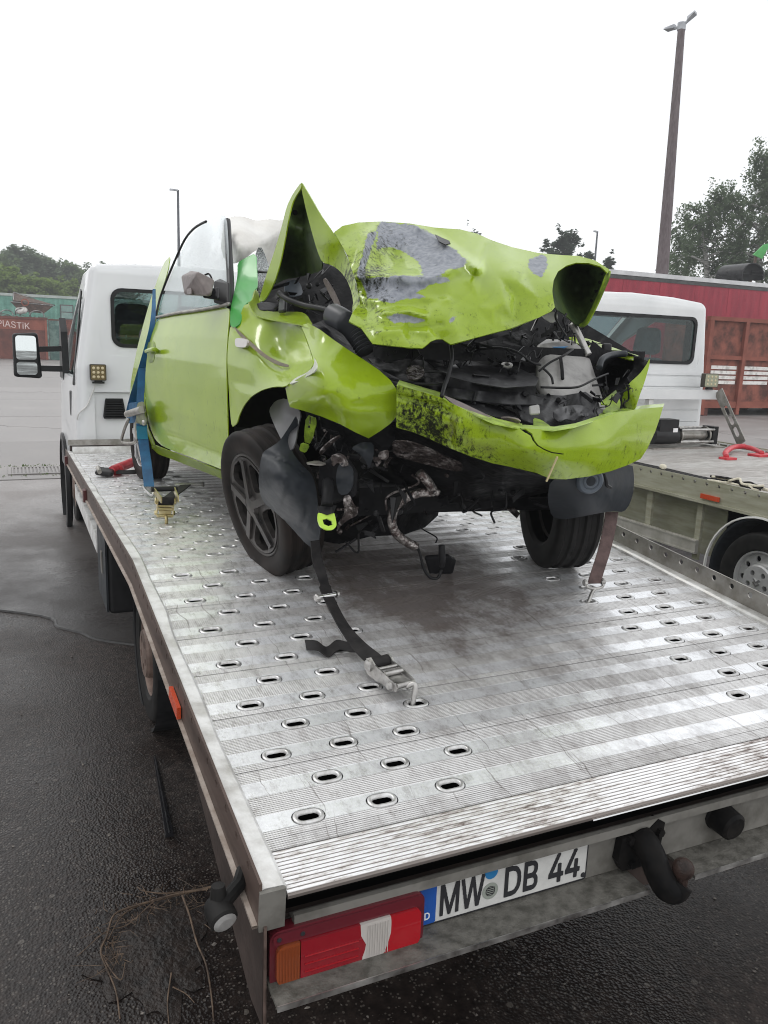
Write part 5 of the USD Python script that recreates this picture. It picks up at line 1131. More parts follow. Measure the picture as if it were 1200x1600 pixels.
patch_tube('window_frame', [(243, 497, 'S', .01), (250, 466, 'S', .01), (262, 434, 'S', .01), (276, 401, 'S', .01), (289, 374, 'S', .01), (301, 359, 'S', .012), (312, 351, 'S', .02), (322, 346, 'S', .025)], .0065, 'black_plastic', dd)
patch_tube('window_post', [(355, 345, 'S', .05), (358, 400, 'S', .04), (360, 440, 'S', .035), (360, 482, 'S', .03)], .017, 'black_plastic', dd)
mr = group_part('mirror', car)
def pxhull(pts, r): return hullspheres([PX(*q) for q in pts], r, 12)
obj('mirror_foot', pxhull([(338, 443, 'S', -.03), (356, 446, 'S', .0), (338, 470, 'S', -.03), (356, 474, 'S', .0), (344, 440, 'S', .02)], .012), 'black_plastic', mr, smooth=50)
obj('mirror_stalk', pxhull([(318, 456, 'S', -.10), (340, 452, 'S', -.05), (320, 463, 'S', -.10), (340, 466, 'S', -.05)], .008), 'black_gloss', mr, smooth=50)
obj('broken_housing', pxhull([(288, 434, 'S', -.14), (300, 428, 'S', -.12), (330, 440, 'S', -.10), (292, 456, 'S', -.14), (326, 458, 'S', -.11), (310, 430, 'S', -.16)], .013), 'mirror_brown', mr, smooth=50)
obj('motor', G().m(pxhull([(297, 426, 'S', -.13), (308, 427, 'S', -.13), (297, 433, 'S', -.16), (308, 433, 'S', -.16)], .006)).m(pxhull([(293, 452, 'S', -.15), (299, 452, 'S', -.15), (294, 459, 'S', -.15), (299, 459, 'S', -.15)], .005)), 'mirror_brown', mr, smooth=50, kind='stuff')
patch_tube('mirror_wire', [(318, 431, 'S', -.12), (326, 428, 'S', -.10), (331, 436, 'S', -.09), (330, 444, 'S', -.07)], .004, 'rubber', mr)

# left front wing: dented rear part, folded front flap, upper channel
panel('front_wing', [(360, 508), (372, 506), (380, 478), (388, 474), (396, 488), (404, 496), (430, 501), (455, 505), (470, 508), (478, 530), (486, 553), (490, 568), (484, 579), (470, 587), (455, 596), (446, 604), (428, 604), (410, 609), (394, 618), (382, 632), (374, 648), (370, 662), (362, 668), (359, 640), (357, 600), (355, 560), (357, 530)],
      [(360, 510, 0), (360, 660, 0.0), (380, 560, 0), (390, 490, .03), (410, 520, .055), (440, 520, .11), (466, 525, .10), (440, 550, .10), (468, 555, .085), (478, 530, .07), (489, 566, -.01), (465, 582, .03), (445, 602, -.005), (400, 614, -.005), (400, 560, .01), (420, 585, .012), (372, 640, 0)],
      'green_paint', car, h=3.4, side=True, facet=(30, .006, 4), wear={'dirt': [(360, 520, 0), (470, 590, .15), (430, 530, .05)]}, creases=[([(366, 515), (400, 548), (430, 566), (452, 573)], .008, 5)])
panel('scratch', [(364, 508), (380, 523), (400, 541), (418, 556), (438, 566), (452, 570), (450, 574), (432, 570), (410, 557), (390, 540), (372, 522)], [(364, 508, -.004), (400, 543, .004), (425, 560, .03), (450, 572, .05)], 'scratch_brown', car, h=3.5, side=True, th=.001)
panel('wing_fold', [(446, 606), (458, 596), (472, 588), (486, 580), (491, 570), (488, 556), (480, 532), (470, 508), (482, 505), (500, 515), (520, 530), (545, 547), (570, 563), (592, 578), (610, 594), (619, 607), (620.5, 628), (620, 650), (610, 662), (595, 673), (576, 685), (556, 676), (530, 662), (500, 650), (475, 642), (453, 636), (449, 622)],
      [(446, 606, 'S', .0), (491, 570, 'S', -.02), (480, 530, 'S', .05), (470, 508, 'S', .06), (500, 515, 'Y', 1.12), (545, 547, 'Y', 1.0), (592, 578, 'Y', .92), (619, 607, 'Y', .87), (560, 610, 'Y', .85), (620, 650, 'Y', .88), (595, 650, 'Y', .86), (576, 685, 'Y', .93), (530, 662, 'Y', .93), (500, 620, 'Y', .86), (500, 650, 'S', .05), (453, 636, 'S', .02)],
      'green_paint', car, h=4, th=.003, wear={'dirt': [(520, 560, 0), (560, 660, .1)]}, hem=.004, rnd=0, facet=(34, .013, 8), creases=[([(452, 622), (500, 632), (560, 644), (619, 640)], -.012, 14)])
panel('wing_crease', [(450, 601), (462, 590), (478, 583), (489, 574), (492, 562), (487, 546), (491, 560), (495, 570), (493, 580), (480, 588), (466, 596)], [(450, 600, 'S', -.012), (490, 575, 'S', -.032), (488, 550, 'S', -.01), (466, 592, 'S', -.01)], 'pale_edge', car, h=3, th=.004)
panel('wing_channel', [(388, 473), (395, 468), (399, 452), (404, 456), (406, 474), (410, 484), (425, 487), (445, 487), (470, 487), (480, 492), (488, 506), (498, 522), (486, 514), (471, 507), (452, 504), (430, 500), (404, 495), (395, 487)],
      [(395, 487, 'S', .03), (430, 500, 'S', .05), (471, 507, 'S', .06), (498, 522, 'Y', 1.12), (399, 452, 'S', .10), (410, 484, 'S', .14), (445, 487, 'S', .20), (480, 492, 'S', .2)], 'green_paint', car, h=4, noise=.006, nfreq=.08)
ind = panel('side_indicator', [(367, 530), (371, 528), (383, 529), (386, 533), (385, 541), (381, 543), (369, 542), (367, 538)], [(367, 530, -.012), (386, 533, -.012), (381, 543, -.012), (369, 542, -.012)], 'lens_white', car, h=3, side=True, th=.01)
panel('a_pillar', [(371, 410), (385, 402), (400, 395), (401, 422), (403, 448), (396, 455), (393, 470), (386, 473), (380, 480), (376, 505), (366, 512), (359, 508), (360, 482), (367, 452), (371, 432)],
      [(371, 412, .09), (400, 396, .15), (403, 448, .13), (360, 500, .0), (376, 503, .012), (368, 452, .05), (388, 470, .05)], 'green_pillar', car, h=4, side=True, th=.006, spots=[(376, 452, 8, -.012), (386, 440, 9, .01)])
panel('windscreen_remnant', [(400, 397), (407, 384), (414, 397), (420, 415), (425, 432), (420, 452), (412, 468), (404, 462), (402, 440), (401, 420)], [(400, 397, .18), (407, 384, .2), (425, 432, .30), (412, 468, .26), (402, 440, .16)], 'cracked_dark_glass', car, h=5, side=True, th=.006)
patch_tube('glass_edge', [(400, 424, 'S', .15), (412, 425, 'S', .2), (422, 424, 'S', .26)], .006, 'black_plastic', car)
obj('hinge_block', pxhull([(404, 478, 'S', .12), (416, 476, 'S', .16), (406, 488, 'S', .12), (424, 487, 'S', .18), (432, 478, 'S', .22)], .012), 'engine_grey', car, smooth=40)
obj('hinge_clip', pxhull([(440, 464, 'S', .16), (446, 463, 'S', .16), (438, 486, 'S', .13), (445, 485, 'S', .13)], .009), 'black_plastic', car, smooth=40)
# deflated curtain airbag hanging where the roof was
panel('deflated_airbag', [(350, 345), (362, 338), (380, 338), (400, 345), (420, 342), (440, 345), (452, 338), (450, 352), (443, 372), (436, 392), (428, 412), (420, 422), (414, 404), (408, 390), (398, 392), (386, 402), (372, 411), (360, 412), (350, 404), (345, 388), (347, 365)],
      [(350, 345, .14), (345, 388, .10), (372, 411, .12), (398, 392, .22), (452, 338, .6), (436, 392, .55), (420, 422, .5), (400, 345, .35), (370, 370, .08), (425, 370, .38)], 'bag_white', car, h=5, side=True, th=.02, noise=.02, nfreq=.05, creases=[([(396, 345), (400, 370), (412, 388)], .03, 10)], seed=9)

# bonnet: peeled-up left flap and the long crumpled sheet
Y_ = 'Y'
panel('bonnet_flap_edge', [(471, 284), (470.5, 294), (463, 305), (456, 318), (450, 345), (445, 375), (438, 410), (429, 440), (419, 460), (412, 470), (404, 472), (407, 460), (416, 430), (428, 395), (440, 355), (448, 322), (458, 302)],
      [(471, 284, Y_, 1.60), (458, 302, Y_, 1.68), (450, 345, Y_, 1.66), (440, 355, Y_, 1.74), (438, 410, Y_, 1.72), (416, 430, Y_, 1.82), (404, 472, Y_, 1.90), (419, 460, Y_, 1.80)], 'green_paint', car, h=4, th=.005)
panel('bonnet_flap_inside', [(470, 289), (474, 305), (480, 332), (488, 362), (496, 390), (504, 410), (502, 424), (470, 432), (446, 436), (428, 446), (436, 412), (443, 376), (448, 346), (454, 318), (462, 304)],
      [(470, 290, Y_, 1.64), (450, 345, Y_, 1.74), (430, 444, Y_, 1.86), (462, 340, Y_, 1.86), (468, 400, Y_, 2.0), (470, 432, Y_, 2.06), (488, 362, Y_, 1.62), (504, 410, Y_, 1.55)], 'green_under', car, h=4.5, th=.004, creases=[([(444, 352), (474, 355), (484, 366)], -.02, 8), ([(474, 310), (476, 400), (478, 430)], .05, 7)])
panel('bonnet_flap', [(471, 284), (475, 291), (484, 306), (500, 334), (520, 362), (535, 385), (548, 415), (557, 445), (563, 473), (558, 487), (552, 494), (550, 486), (552, 470), (548, 452), (541, 436), (531, 423), (518, 414), (503, 410), (495, 390), (487, 362), (479, 332), (473, 305), (470.5, 292)],
      [(471, 284, Y_, 1.60), (500, 334, Y_, 1.50), (535, 385, Y_, 1.36), (557, 445, Y_, 1.16), (560, 486, Y_, 1.05), (479, 332, Y_, 1.58), (495, 390, Y_, 1.50), (503, 410, Y_, 1.46), (531, 423, Y_, 1.36), (548, 452, Y_, 1.22), (552, 494, Y_, 1.06), (515, 380, Y_, 1.40)], 'green_paint', car, h=4, th=.006, hem=.01,
      wear={'dirt': [(490, 340, 0), (530, 395, .3), (545, 430, .85), (556, 465, .7)]})
HOOD = [(522, 363), (535, 353), (560, 347.5), (598, 346), (640, 349), (680, 355.5), (720, 358.5), (745, 365), (770, 376), (800, 386), (840, 395), (870, 398), (905, 400), (930, 407), (952, 421), (950, 427), (938, 416), (920, 411), (900, 410.5), (885, 415), (872, 424), (865, 438), (863, 455), (865, 470), (867, 480), (862, 486), (842, 496), (818, 505), (795, 514), (768, 521), (740, 528.5), (704, 538), (698, 534), (691, 530), (682, 530), (672, 534), (660, 544), (640, 543), (616, 541), (582, 537), (564, 512), (545, 502), (551, 488), (563, 473), (557, 443), (541, 395)]
primer = [[(596, 347), (640, 350), (668, 360), (705, 386), (732, 408), (722, 418), (700, 420), (688, 433), (660, 430), (656, 412), (640, 398), (615, 388), (598, 386), (588, 392), (590, 372), (588, 356)], [(575, 365), (590, 360), (578, 395), (570, 420), (572, 436), (620, 430), (665, 430), (700, 432), (704, 440), (670, 445), (650, 458), (672, 464), (640, 466), (610, 474), (600, 474), (590, 466), (574, 466), (565, 440), (557, 432)], [(600, 494), (625, 490), (650, 497), (672, 500), (650, 504), (615, 504)], [(828, 403), (848, 398), (856, 402), (854, 420), (846, 432), (834, 428), (826, 416)], [(700, 500), (722, 488), (718, 492), (704, 506)]]
panel('bonnet', HOOD, [(522, 363, Y_, 1.42), (598, 346, Y_, 1.52), (640, 349, Y_, 1.50), (720, 358.5, Y_, 1.44), (800, 386, Y_, 1.34), (870, 398, Y_, 1.28), (930, 407, Y_, 1.16), (952, 421, Y_, 1.06),
      (565, 440, Y_, 1.16), (575, 370, Y_, 1.34), (620, 410, Y_, 1.24), (660, 400, Y_, 1.24), (625, 431, Y_, 1.05), (700, 425, Y_, 1.06), (742, 414, Y_, 1.06), (745, 380, Y_, 1.28), (800, 420, Y_, 1.06), (845, 425, Y_, 1.06), (800, 460, Y_, .93), (862, 440, Y_, 1.00), (866, 478, Y_, .92), (795, 512, Y_, .88), (740, 526, Y_, .84), (704, 536, Y_, .83), (640, 480, Y_, .93), (600, 500, Y_, .92), (640, 541, Y_, .84), (582, 536, Y_, .88), (547, 502, Y_, 1.00), (557, 470, Y_, 1.10), (690, 500, Y_, .86)],
      'green_paint', car, h=3.2, th=.003, hem=.006, noise=.004, nfreq=.05, seed=2, kernel='linear', facet=(24, .015, 5), rnd=0,
      creases=[([(558, 434), (600, 431), (635, 432), (672, 434), (700, 424), (712, 418)], -.05, 14), ([(558, 430), (566, 400), (574, 370), (590, 352)], -.04, 11), ([(645, 351), (690, 380), (725, 404), (745, 420)], -.05, 13), ([(600, 489), (640, 487), (665, 494)], -.035, 9), ([(575, 470), (640, 466), (700, 468)], -.012, 8), ([(604, 509), (650, 512), (690, 506)], .014, 8), ([(745, 420), (752, 395), (760, 378)], -.03, 12), ([(560, 455), (610, 450), (660, 448)], .012, 8), ([(590, 520), (640, 515), (675, 522)], -.012, 8)],
      spots=[(625, 402, 26, .05), (660, 480, 20, .012), (590, 480, 14, -.012), (745, 418, 10, -.02), (720, 495, 18, .014)],
      wear={'primer': primer, 'soft': 16., 'dirt': [(540, 360, 0), (640, 352, .1), (600, 405, .55), (585, 415, .65), (700, 365, 0), (800, 390, 0), (760, 460, .12), (800, 490, .28), (740, 520, .35), (620, 530, .35), (560, 495, .45), (850, 470, .3), (640, 470, .12), (585, 420, 1.), (598, 395, .9), (900, 402, 0)]})
panel('bonnet_tear', [(680, 366), (690, 371), (702, 376), (704, 380), (696, 382), (686, 377)], [(680, 366, Y_, 1.33), (704, 380, Y_, 1.22), (690, 377, Y_, 1.24)], 'engine_grey', car, h=4, th=.004)
panel('bonnet_underside', [(951, 423), (944, 448), (931, 477), (917, 504), (908, 510), (899, 506), (890, 498), (880, 490), (868, 482), (864, 470), (862, 455), (864, 438), (871, 424), (884, 414), (900, 409), (920, 410), (938, 414)],
      [(951, 423, Y_, 1.08), (931, 477, Y_, 1.12), (908, 509, Y_, 1.20), (868, 482, Y_, 1.02), (863, 450, Y_, 1.12), (884, 414, Y_, 1.26), (920, 411, Y_, 1.20), (890, 455, Y_, 1.42), (905, 480, Y_, 1.34), (915, 440, Y_, 1.36)],
      'green_under', car, h=4, th=.005, noise=.012, nfreq=.06, hem=.0, creases=[([(944, 420), (936, 448), (924, 476), (908, 500)], .03, 7)])
panel('bonnet_rim', [(953, 421), (950, 436), (944, 450), (932, 478), (918, 505), (910, 511), (902, 510), (906, 506), (914, 501), (927, 476), (939, 448), (946, 428)], [(953, 421, Y_, 1.04), (944, 450, Y_, 1.06), (918, 505, Y_, 1.14), (904, 510, Y_, 1.2), (939, 448, Y_, 1.10)], 'green_dirty', car, h=3, th=.006)

# engine bay behind the crumpled sheet
panel('bulkhead', [(405, 466), (430, 440), (470, 425), (500, 408), (530, 420), (560, 440), (700, 470), (850, 470), (905, 500), (985, 548), (1000, 590), (985, 660), (860, 700), (660, 700), (560, 560), (500, 525), (440, 500)],
      [(405, 470, Y_, 2.12), (500, 415, Y_, 2.15), (560, 560, Y_, 1.75), (700, 470, Y_, 1.8), (880, 500, Y_, 1.75), (990, 560, Y_, 1.42), (985, 655, Y_, 1.35), (700, 690, Y_, 1.5)], 'engine_black', car, h=9, noise=.03, nfreq=.04)
panel('dash_plate', [(444, 441), (462, 436), (470, 444), (474, 460), (458, 464), (446, 462)], [(444, 441, Y_, 2.02), (474, 460, Y_, 2.0), (458, 464, Y_, 1.98)], 'plastic_grey', car, h=4)
panel('duct_lip', [(504, 437), (508, 434), (520, 452), (530, 474), (537, 498), (532, 496), (524, 478), (512, 455)], [(504, 437, Y_, 1.55), (520, 452, Y_, 1.5), (537, 498, Y_, 1.42), (524, 478, Y_, 1.5)], 'mirror_brown', car, h=3.5)
patch_tube('wiper_arm', [(436, 458, Y_, 1.75), (450, 468, Y_, 1.68), (475, 477, Y_, 1.6), (500, 482, Y_, 1.5), (525, 490, Y_, 1.42), (545, 502, Y_, 1.35)], .012, 'black_plastic', car)
hose = np.array([PX(*q) for q in [(520, 492, Y_, 1.28), (535, 500, Y_, 1.22), (550, 512, Y_, 1.17), (562, 528, Y_, 1.13), (574, 550, Y_, 1.10)]]); hp = bez(*hose, n=9)
obj('intake_hose', G().tube(hp, [.036 + (.0045 * (1 if k % 2 else -1) if k > 12 else 0.006) for k in range(len(hp))], 14), 'ribbed_hose', car, smooth=40)
panel('inner_wing', [(486, 508), (505, 500), (530, 515), (560, 555), (600, 580), (640, 600), (620, 604), (600, 590), (560, 566), (520, 535)], [(486, 508, Y_, 1.22), (530, 515, Y_, 1.35), (640, 600, Y_, 1.1), (520, 535, Y_, 1.14)], 'engine_black', car, h=6)
def beam(name, a, b, w, h_, m='engine_black', up=(0, 0, 1)): return obj(name, G().bar(PX(*a), PX(*b), w, h_, up), m, car)
beam('cross_beam', (600, 546, Y_, 1.1), (1000, 560, Y_, 1.25), .05, .06)
panel('radiator_plate', [(680, 575), (740, 562), (800, 570), (842, 590), (838, 602), (790, 606), (740, 598), (700, 588)], [(680, 575, Y_, 1.05), (742, 562, Y_, 1.25), (842, 592, Y_, 1.0), (740, 598, Y_, .92)], 'engine_grey', car, h=6, noise=.008, nfreq=.05)
panel('radiator_front', [(700, 588), (740, 598), (790, 606), (838, 602), (836, 625), (790, 622), (730, 612), (700, 604)], [(700, 588, Y_, .93), (838, 602, Y_, .98), (790, 622, Y_, .93), (700, 604, Y_, .93)], 'engine_black', car, h=6, noise=.006)
panel('bracket_plate', [(582, 541), (620, 544), (640, 548), (632, 560), (604, 566), (584, 556)], [(582, 541, Y_, 1.05), (640, 548, Y_, 1.0), (604, 566, Y_, .98)], 'engine_grey', car, h=5, holes=[Point(617, 550).buffer(3), Point(606, 554).buffer(1.6)])
panel('torn_bracket', [(634, 576), (645, 570), (660, 572), (664, 582), (655, 592), (640, 594), (636, 588)], [(634, 576, Y_, .98), (664, 582, Y_, .94), (640, 594, Y_, .92)], 'torn_metal', car, h=3, noise=.012, nfreq=.12)
panel('engine_block', [(575, 560), (640, 560), (700, 570), (705, 610), (690, 640), (650, 630), (610, 600)], [(575, 560, Y_, 1.3), (700, 570, Y_, 1.2), (690, 640, Y_, 1.0), (610, 600, Y_, 1.15)], 'engine_black', car, h=6, noise=.05, nfreq=.06, seed=5)
panel('engine_cover', [(700, 545), (750, 535), (800, 520), (835, 510), (850, 540), (846, 580), (800, 585), (740, 572)], [(700, 545, Y_, 1.32), (835, 510, Y_, 1.4), (846, 580, Y_, 1.2), (740, 572, Y_, 1.2), (780, 545, Y_, 1.22)], 'engine_black', car, h=6, noise=.045, nfreq=.045, seed=6)
obj('washer_bottle', pxhull([(846, 545, Y_, 1.22), (856, 538, Y_, 1.3), (892, 540, Y_, 1.28), (912, 558, Y_, 1.22), (846, 606, Y_, 1.08), (920, 600, Y_, 1.10), (938, 640, Y_, 1.05), (900, 625, Y_, 1.0), (860, 622, Y_, 1.02)], .022), 'bottle_grey', car, smooth=45)
patch_tube('bottle_crease', [(876, 560, Y_, 1.13), (878, 575, Y_, 1.08), (879, 592, Y_, 1.04)], .007, 'engine_black', car)
panel('bottle_cap', [(852, 537), (864, 532), (884, 534), (894, 539), (880, 543), (860, 542)], [(852, 537, Y_, 1.25), (884, 534, Y_, 1.3), (880, 543, Y_, 1.2)], 'sticker_blue', car, h=4, th=.01)
panel('lower_shroud', [(800, 612), (840, 616), (880, 618), (915, 612), (935, 628), (940, 645), (928, 656), (890, 664), (850, 668), (815, 655), (806, 636)], [(800, 612, Y_, .98), (915, 612, Y_, .98), (940, 645, Y_, .92), (850, 668, Y_, .76), (815, 655, Y_, .8), (870, 640, Y_, .9)], 'engine_grey', car, h=5, noise=.035, nfreq=.06, seed=8, kernel='linear')
panel('torn_shroud', [(866, 640), (884, 634), (906, 632), (924, 640), (918, 652), (906, 648), (898, 658), (884, 654), (874, 660), (864, 652)], [(866, 640, Y_, .82), (906, 632, Y_, .86), (924, 640, Y_, .84), (884, 656, Y_, .78)], 'black_gloss', car, h=4, noise=.03, nfreq=.09)
panel('lower_beam', [(700, 606), (760, 612), (810, 612), (850, 622), (846, 632), (800, 632), (740, 626), (690, 618)], [(700, 606, Y_, .92), (850, 622, Y_, .9), (690, 618, Y_, .9), (846, 632, Y_, .86)], 'engine_grey', car, h=6, noise=.02, nfreq=.05)
panel('trough', [(690, 615), (760, 630), (800, 636), (812, 658), (770, 650), (730, 636), (700, 626)], [(690, 615, Y_, 1.0), (812, 658, Y_, .78), (700, 626, Y_, .86), (800, 636, Y_, 1.0)], 'engine_black', car, h=6)
obj('sensor_clip', pxhull([(829, 637, Y_, .74), (840, 635, Y_, .74), (830, 646, Y_, .73), (841, 645, Y_, .73)], .006), 'bottle_grey', car, smooth=40)
obj('fixing_bolt', G().lathe([(.010, .0), (.022, .002), (.022, .006), (.010, .007)], PX(792, 572, Y_, 1.04), (-.2, -.4, .9), 16, closed=True), 'steel', car)
for k_, pts in enumerate([[(704, 538, Y_, .9), (706, 560, Y_, .86), (700, 588, Y_, .84), (694, 605, Y_, .82), (690, 620, Y_, .78)], [(750, 545, Y_, 1.1), (785, 544, Y_, 1.05), (812, 552, Y_, 1.0), (830, 566, Y_, .98), (845, 570, Y_, .98)], [(842, 580, Y_, .98), (860, 566, Y_, .97), (880, 556, Y_, .96), (895, 546, Y_, 1.0)],
        [(845, 605, Y_, .95), (880, 606, Y_, .93), (905, 604, Y_, .93), (930, 592, Y_, .96), (950, 584, Y_, 1.0)], [(848, 575, Y_, .98), (856, 582, Y_, .97), (862, 590, Y_, .96), (864, 600, Y_, .95)], [(600, 590, Y_, 1.), (640, 598, Y_, .95), (670, 600, Y_, .93), (700, 596, Y_, .92)], [(885, 490, Y_, 1.1), (880, 500, Y_, 1.1), (884, 515, Y_, 1.15), (880, 530, Y_, 1.2)], [(870, 484, Y_, 1.05), (868, 496, Y_, 1.06), (876, 512, Y_, 1.1), (884, 524, Y_, 1.15)], [(660, 580, Y_, .98), (690, 582, Y_, .96), (702, 586, Y_, .9)]]):
    patch_tube('cable', pts, .0045 if k_ else .007, 'engine_grey' if k_ in (0, 1) else 'black_plastic', car)
patch_tube('bonnet_stay', [(894, 505, Y_, 1.25), (905, 525, Y_, 1.22), (912, 540, Y_, 1.2), (920, 555, Y_, 1.18)], .015, 'steel', car)
panel('pale_bracket', [(845, 492), (862, 486), (872, 490), (870, 500), (862, 505), (850, 498)], [(845, 492, Y_, 1.2), (872, 490, Y_, 1.15), (862, 505, Y_, 1.15)], 'white_dirty', car, h=4)
# right front corner
panel('right_wing_top', [(886, 527), (900, 526), (915, 528), (945, 538), (975, 549), (1000, 556), (1000, 562), (985, 562), (960, 556), (930, 547), (905, 538)], [(886, 527, Y_, 1.62), (945, 538, Y_, 1.4), (1000, 556, Y_, 1.12), (960, 556, Y_, 1.2), (905, 538, Y_, 1.5)], 'green_paint', car, h=4, wear={'dirt': [(900, 530, .6), (990, 556, .7)]})
panel('right_wing_bracket', [(928, 546), (940, 550), (944, 562), (938, 578), (930, 572), (926, 558)], [(928, 546, Y_, 1.3), (944, 562, Y_, 1.22), (930, 574, Y_, 1.22)], 'green_dirty', car, h=4)
obj('headlamp_stub', pxhull([(944, 540, Y_, 1.24), (952, 540, Y_, 1.24), (944, 550, Y_, 1.24), (952, 550, Y_, 1.24)], .010), 'black_plastic', car, smooth=40)
panel('headlamp_bucket', [(938, 575), (948, 558), (962, 553), (980, 552), (994, 557), (1004, 566), (1000, 584), (986, 594), (983, 602), (966, 610), (950, 616), (935, 625), (925, 620), (930, 600)], [(938, 575, Y_, 1.05), (962, 553, Y_, 1.12), (1004, 566, Y_, 1.04), (986, 596, Y_, .96), (966, 612, Y_, .95), (925, 620, Y_, 1.1), (955, 585, Y_, 1.45)], 'engine_black', car, h=4.5, noise=.03, nfreq=.08)
patch_tube('headlamp_ring', [(936, 575, Y_, 1.0), (940, 563, Y_, 1.03), (950, 556, Y_, 1.07), (964, 553, Y_, 1.1), (978, 553, Y_, 1.1)], .013, 'liner_dark', car)
panel('torn_liner', [(990, 558), (1000, 556), (1006, 566), (1014, 562), (1013, 572), (1002, 584), (990, 592), (986, 602), (980, 590), (990, 576)], [(990, 558, Y_, 1.0), (1014, 562, Y_, .98), (986, 602, Y_, .93), (990, 576, Y_, 1.02)], 'engine_grey', car, h=3.5, noise=.015, nfreq=.1)
panel('right_corner_panel', [(1015.5, 559), (1015, 570), (1007, 598), (998, 622), (991, 640), (975, 646), (973, 636), (972, 620), (978, 606), (985, 597), (1000, 584), (1010, 570)], [(1015, 560, Y_, .98), (1007, 598, Y_, .93), (991, 640, Y_, .88), (973, 636, Y_, .96), (985, 597, Y_, .93), (1000, 584, Y_, .95)], 'green_paint', car, h=3.5, wear={'dirt': [(1000, 570, .2), (980, 635, .6)]}, holes=[Point(982, 606).buffer(1.8), Point(975, 625).buffer(1.8), Point(974, 634).buffer(1.6)])
panel('bumper_bracket', [(936, 631), (950, 619), (964, 608), (966, 616), (970, 630), (968, 640), (950, 646), (940, 644), (952, 632)], [(936, 631, Y_, .92), (964, 608, Y_, .98), (968, 640, Y_, .86), (940, 644, Y_, .86)], 'green_dirty', car, h=3.5, noise=.012, nfreq=.1)
panel('bumper_bracket', [(936, 646), (958, 640), (978, 638), (986, 642), (960, 650), (944, 658), (936, 654)], [(936, 648, Y_, .86), (986, 642, Y_, .86), (944, 658, Y_, .80)], 'green_dirty', car, h=3.5, noise=.01)
# bumper
BUMP = [(620, 601), (654, 611), (688, 621), (708, 631), (740, 647), (772, 661), (800, 667), (812, 669), (836, 670), (864, 672), (896, 667), (928, 657), (964, 645), (992, 640), (1020, 637), (1036, 636), (1032, 650), (1024, 674), (1012, 700), (1001, 717), (980, 727), (955, 736), (920, 744.5), (884, 749), (860, 748.5), (838, 739), (800, 730), (770, 724), (735, 713), (700, 699), (672, 686), (645, 675), (619, 668)]
crack = LineString([(811, 666), (822, 674), (830, 679), (834, 688), (840, 696), (850, 702), (862, 707), (880, 709.5)])
crk = shapely.union_all([crack.buffer(.9)] + [LineString(list(crack.coords)[:k + 2]).buffer(2.6 - .45 * k) for k in range(4)])
panel('bumper', BUMP, [(620, 601, Y_, .80), (620, 668, Y_, .86), (688, 621, Y_, .74), (690, 690, Y_, .80), (740, 647, Y_, .68), (735, 712, Y_, .72), (812, 669, Y_, .62), (800, 729, Y_, .70), (864, 672, Y_, .60), (820, 700, Y_, .57), (870, 710, Y_, .565), (860, 748, Y_, .66), (928, 657, Y_, .66), (930, 700, Y_, .63), (920, 744, Y_, .70), (992, 640, Y_, .78), (985, 690, Y_, .77), (1036, 636, Y_, .93), (1001, 716, Y_, .88), (650, 640, Y_, .80), (700, 662, Y_, .73)], 'green_paint', car, h=4., th=.004, hem=.005, rnd=0, noise=.004, nfreq=.04, seed=12, holes=[crk], facet=(40, .005, 3),
      creases=[([(622, 618), (660, 628), (688, 634), (714, 652)], .02, 8), ([(712, 650), (716, 670), (714, 690)], -.02, 8), ([(812, 690), (880, 709), (960, 712)], .004, 10)],
      wear={'dirt': [(640, 640, .85), (690, 660, 1.), (720, 680, .75), (800, 700, .3), (760, 660, .2), (900, 700, .05), (960, 690, .1), (990, 705, .4), (850, 735, .5), (930, 735, .4), (900, 672, .1), (1000, 660, .15)], 'mud': [[(704, 640), (718, 650), (722, 690), (700, 696), (690, 670)], [(716, 670), (770, 690), (800, 720), (760, 716), (722, 700)]], 'msoft': 42.})
for k_, q in enumerate([(0, 8), (7, 16)]):
    seg = BUMP[q[0]:q[1]]; up = [(x + (2 if k_ else 4), y - (7 if k_ == 0 else 5.5)) for x, y in seg]
    dv = {(0): [(620, 601, Y_, .80), (740, 647, Y_, .68), (812, 669, Y_, .62), (744, 640, Y_, .80), (624, 594, Y_, .92), (816, 662, Y_, .74)], (1): [(836, 670, Y_, .61), (928, 657, Y_, .66), (1036, 636, Y_, .93), (930, 651.5, Y_, .75), (838, 664.5, Y_, .70), (1036, 631, Y_, .98)]}[k_]
    panel('bumper_flange', seg + up[::-1], dv, 'green_bright_dirty' if k_ == 0 else 'green_bright_edge', car, h=3.2, th=.004, rnd=0)
mat('green_bright_dirty', (.22, .30, .05), (.40, .56, .09), rough=.35, nscale=22., ncontrast=(.4, .55), coat=.4)
mat('green_bright_edge', (.30, .42, .10), (.42, .58, .12), rough=.35, nscale=30., ncontrast=(.38, .5), coat=.4)
for q in [[(690, 616), (718, 627), (745, 640), (770, 652), (768, 656), (740, 646), (712, 634)], [(768, 656), (790, 652), (808, 655), (815, 660), (800, 665)]]:
    panel('bumper_strip', q, [(q[0][0], q[0][1], Y_, .80), (q[3][0], q[3][1], Y_, .70), (q[-1][0], q[-1][1], Y_, .76)], 'mirror_brown', car, h=4)
panel('bumper_tab', [(833, 652), (846, 656), (858, 664), (864, 671), (845, 672), (834, 668)], [(833, 652, Y_, .80), (864, 671, Y_, .64), (834, 668, Y_, .66)], 'green_dirty', car, h=3.5)
obj('straw_stalk', G().tube([PX(871, 714, Y_, .555), PX(854, 752, Y_, .60)], .0035, 5), 'straw', car)

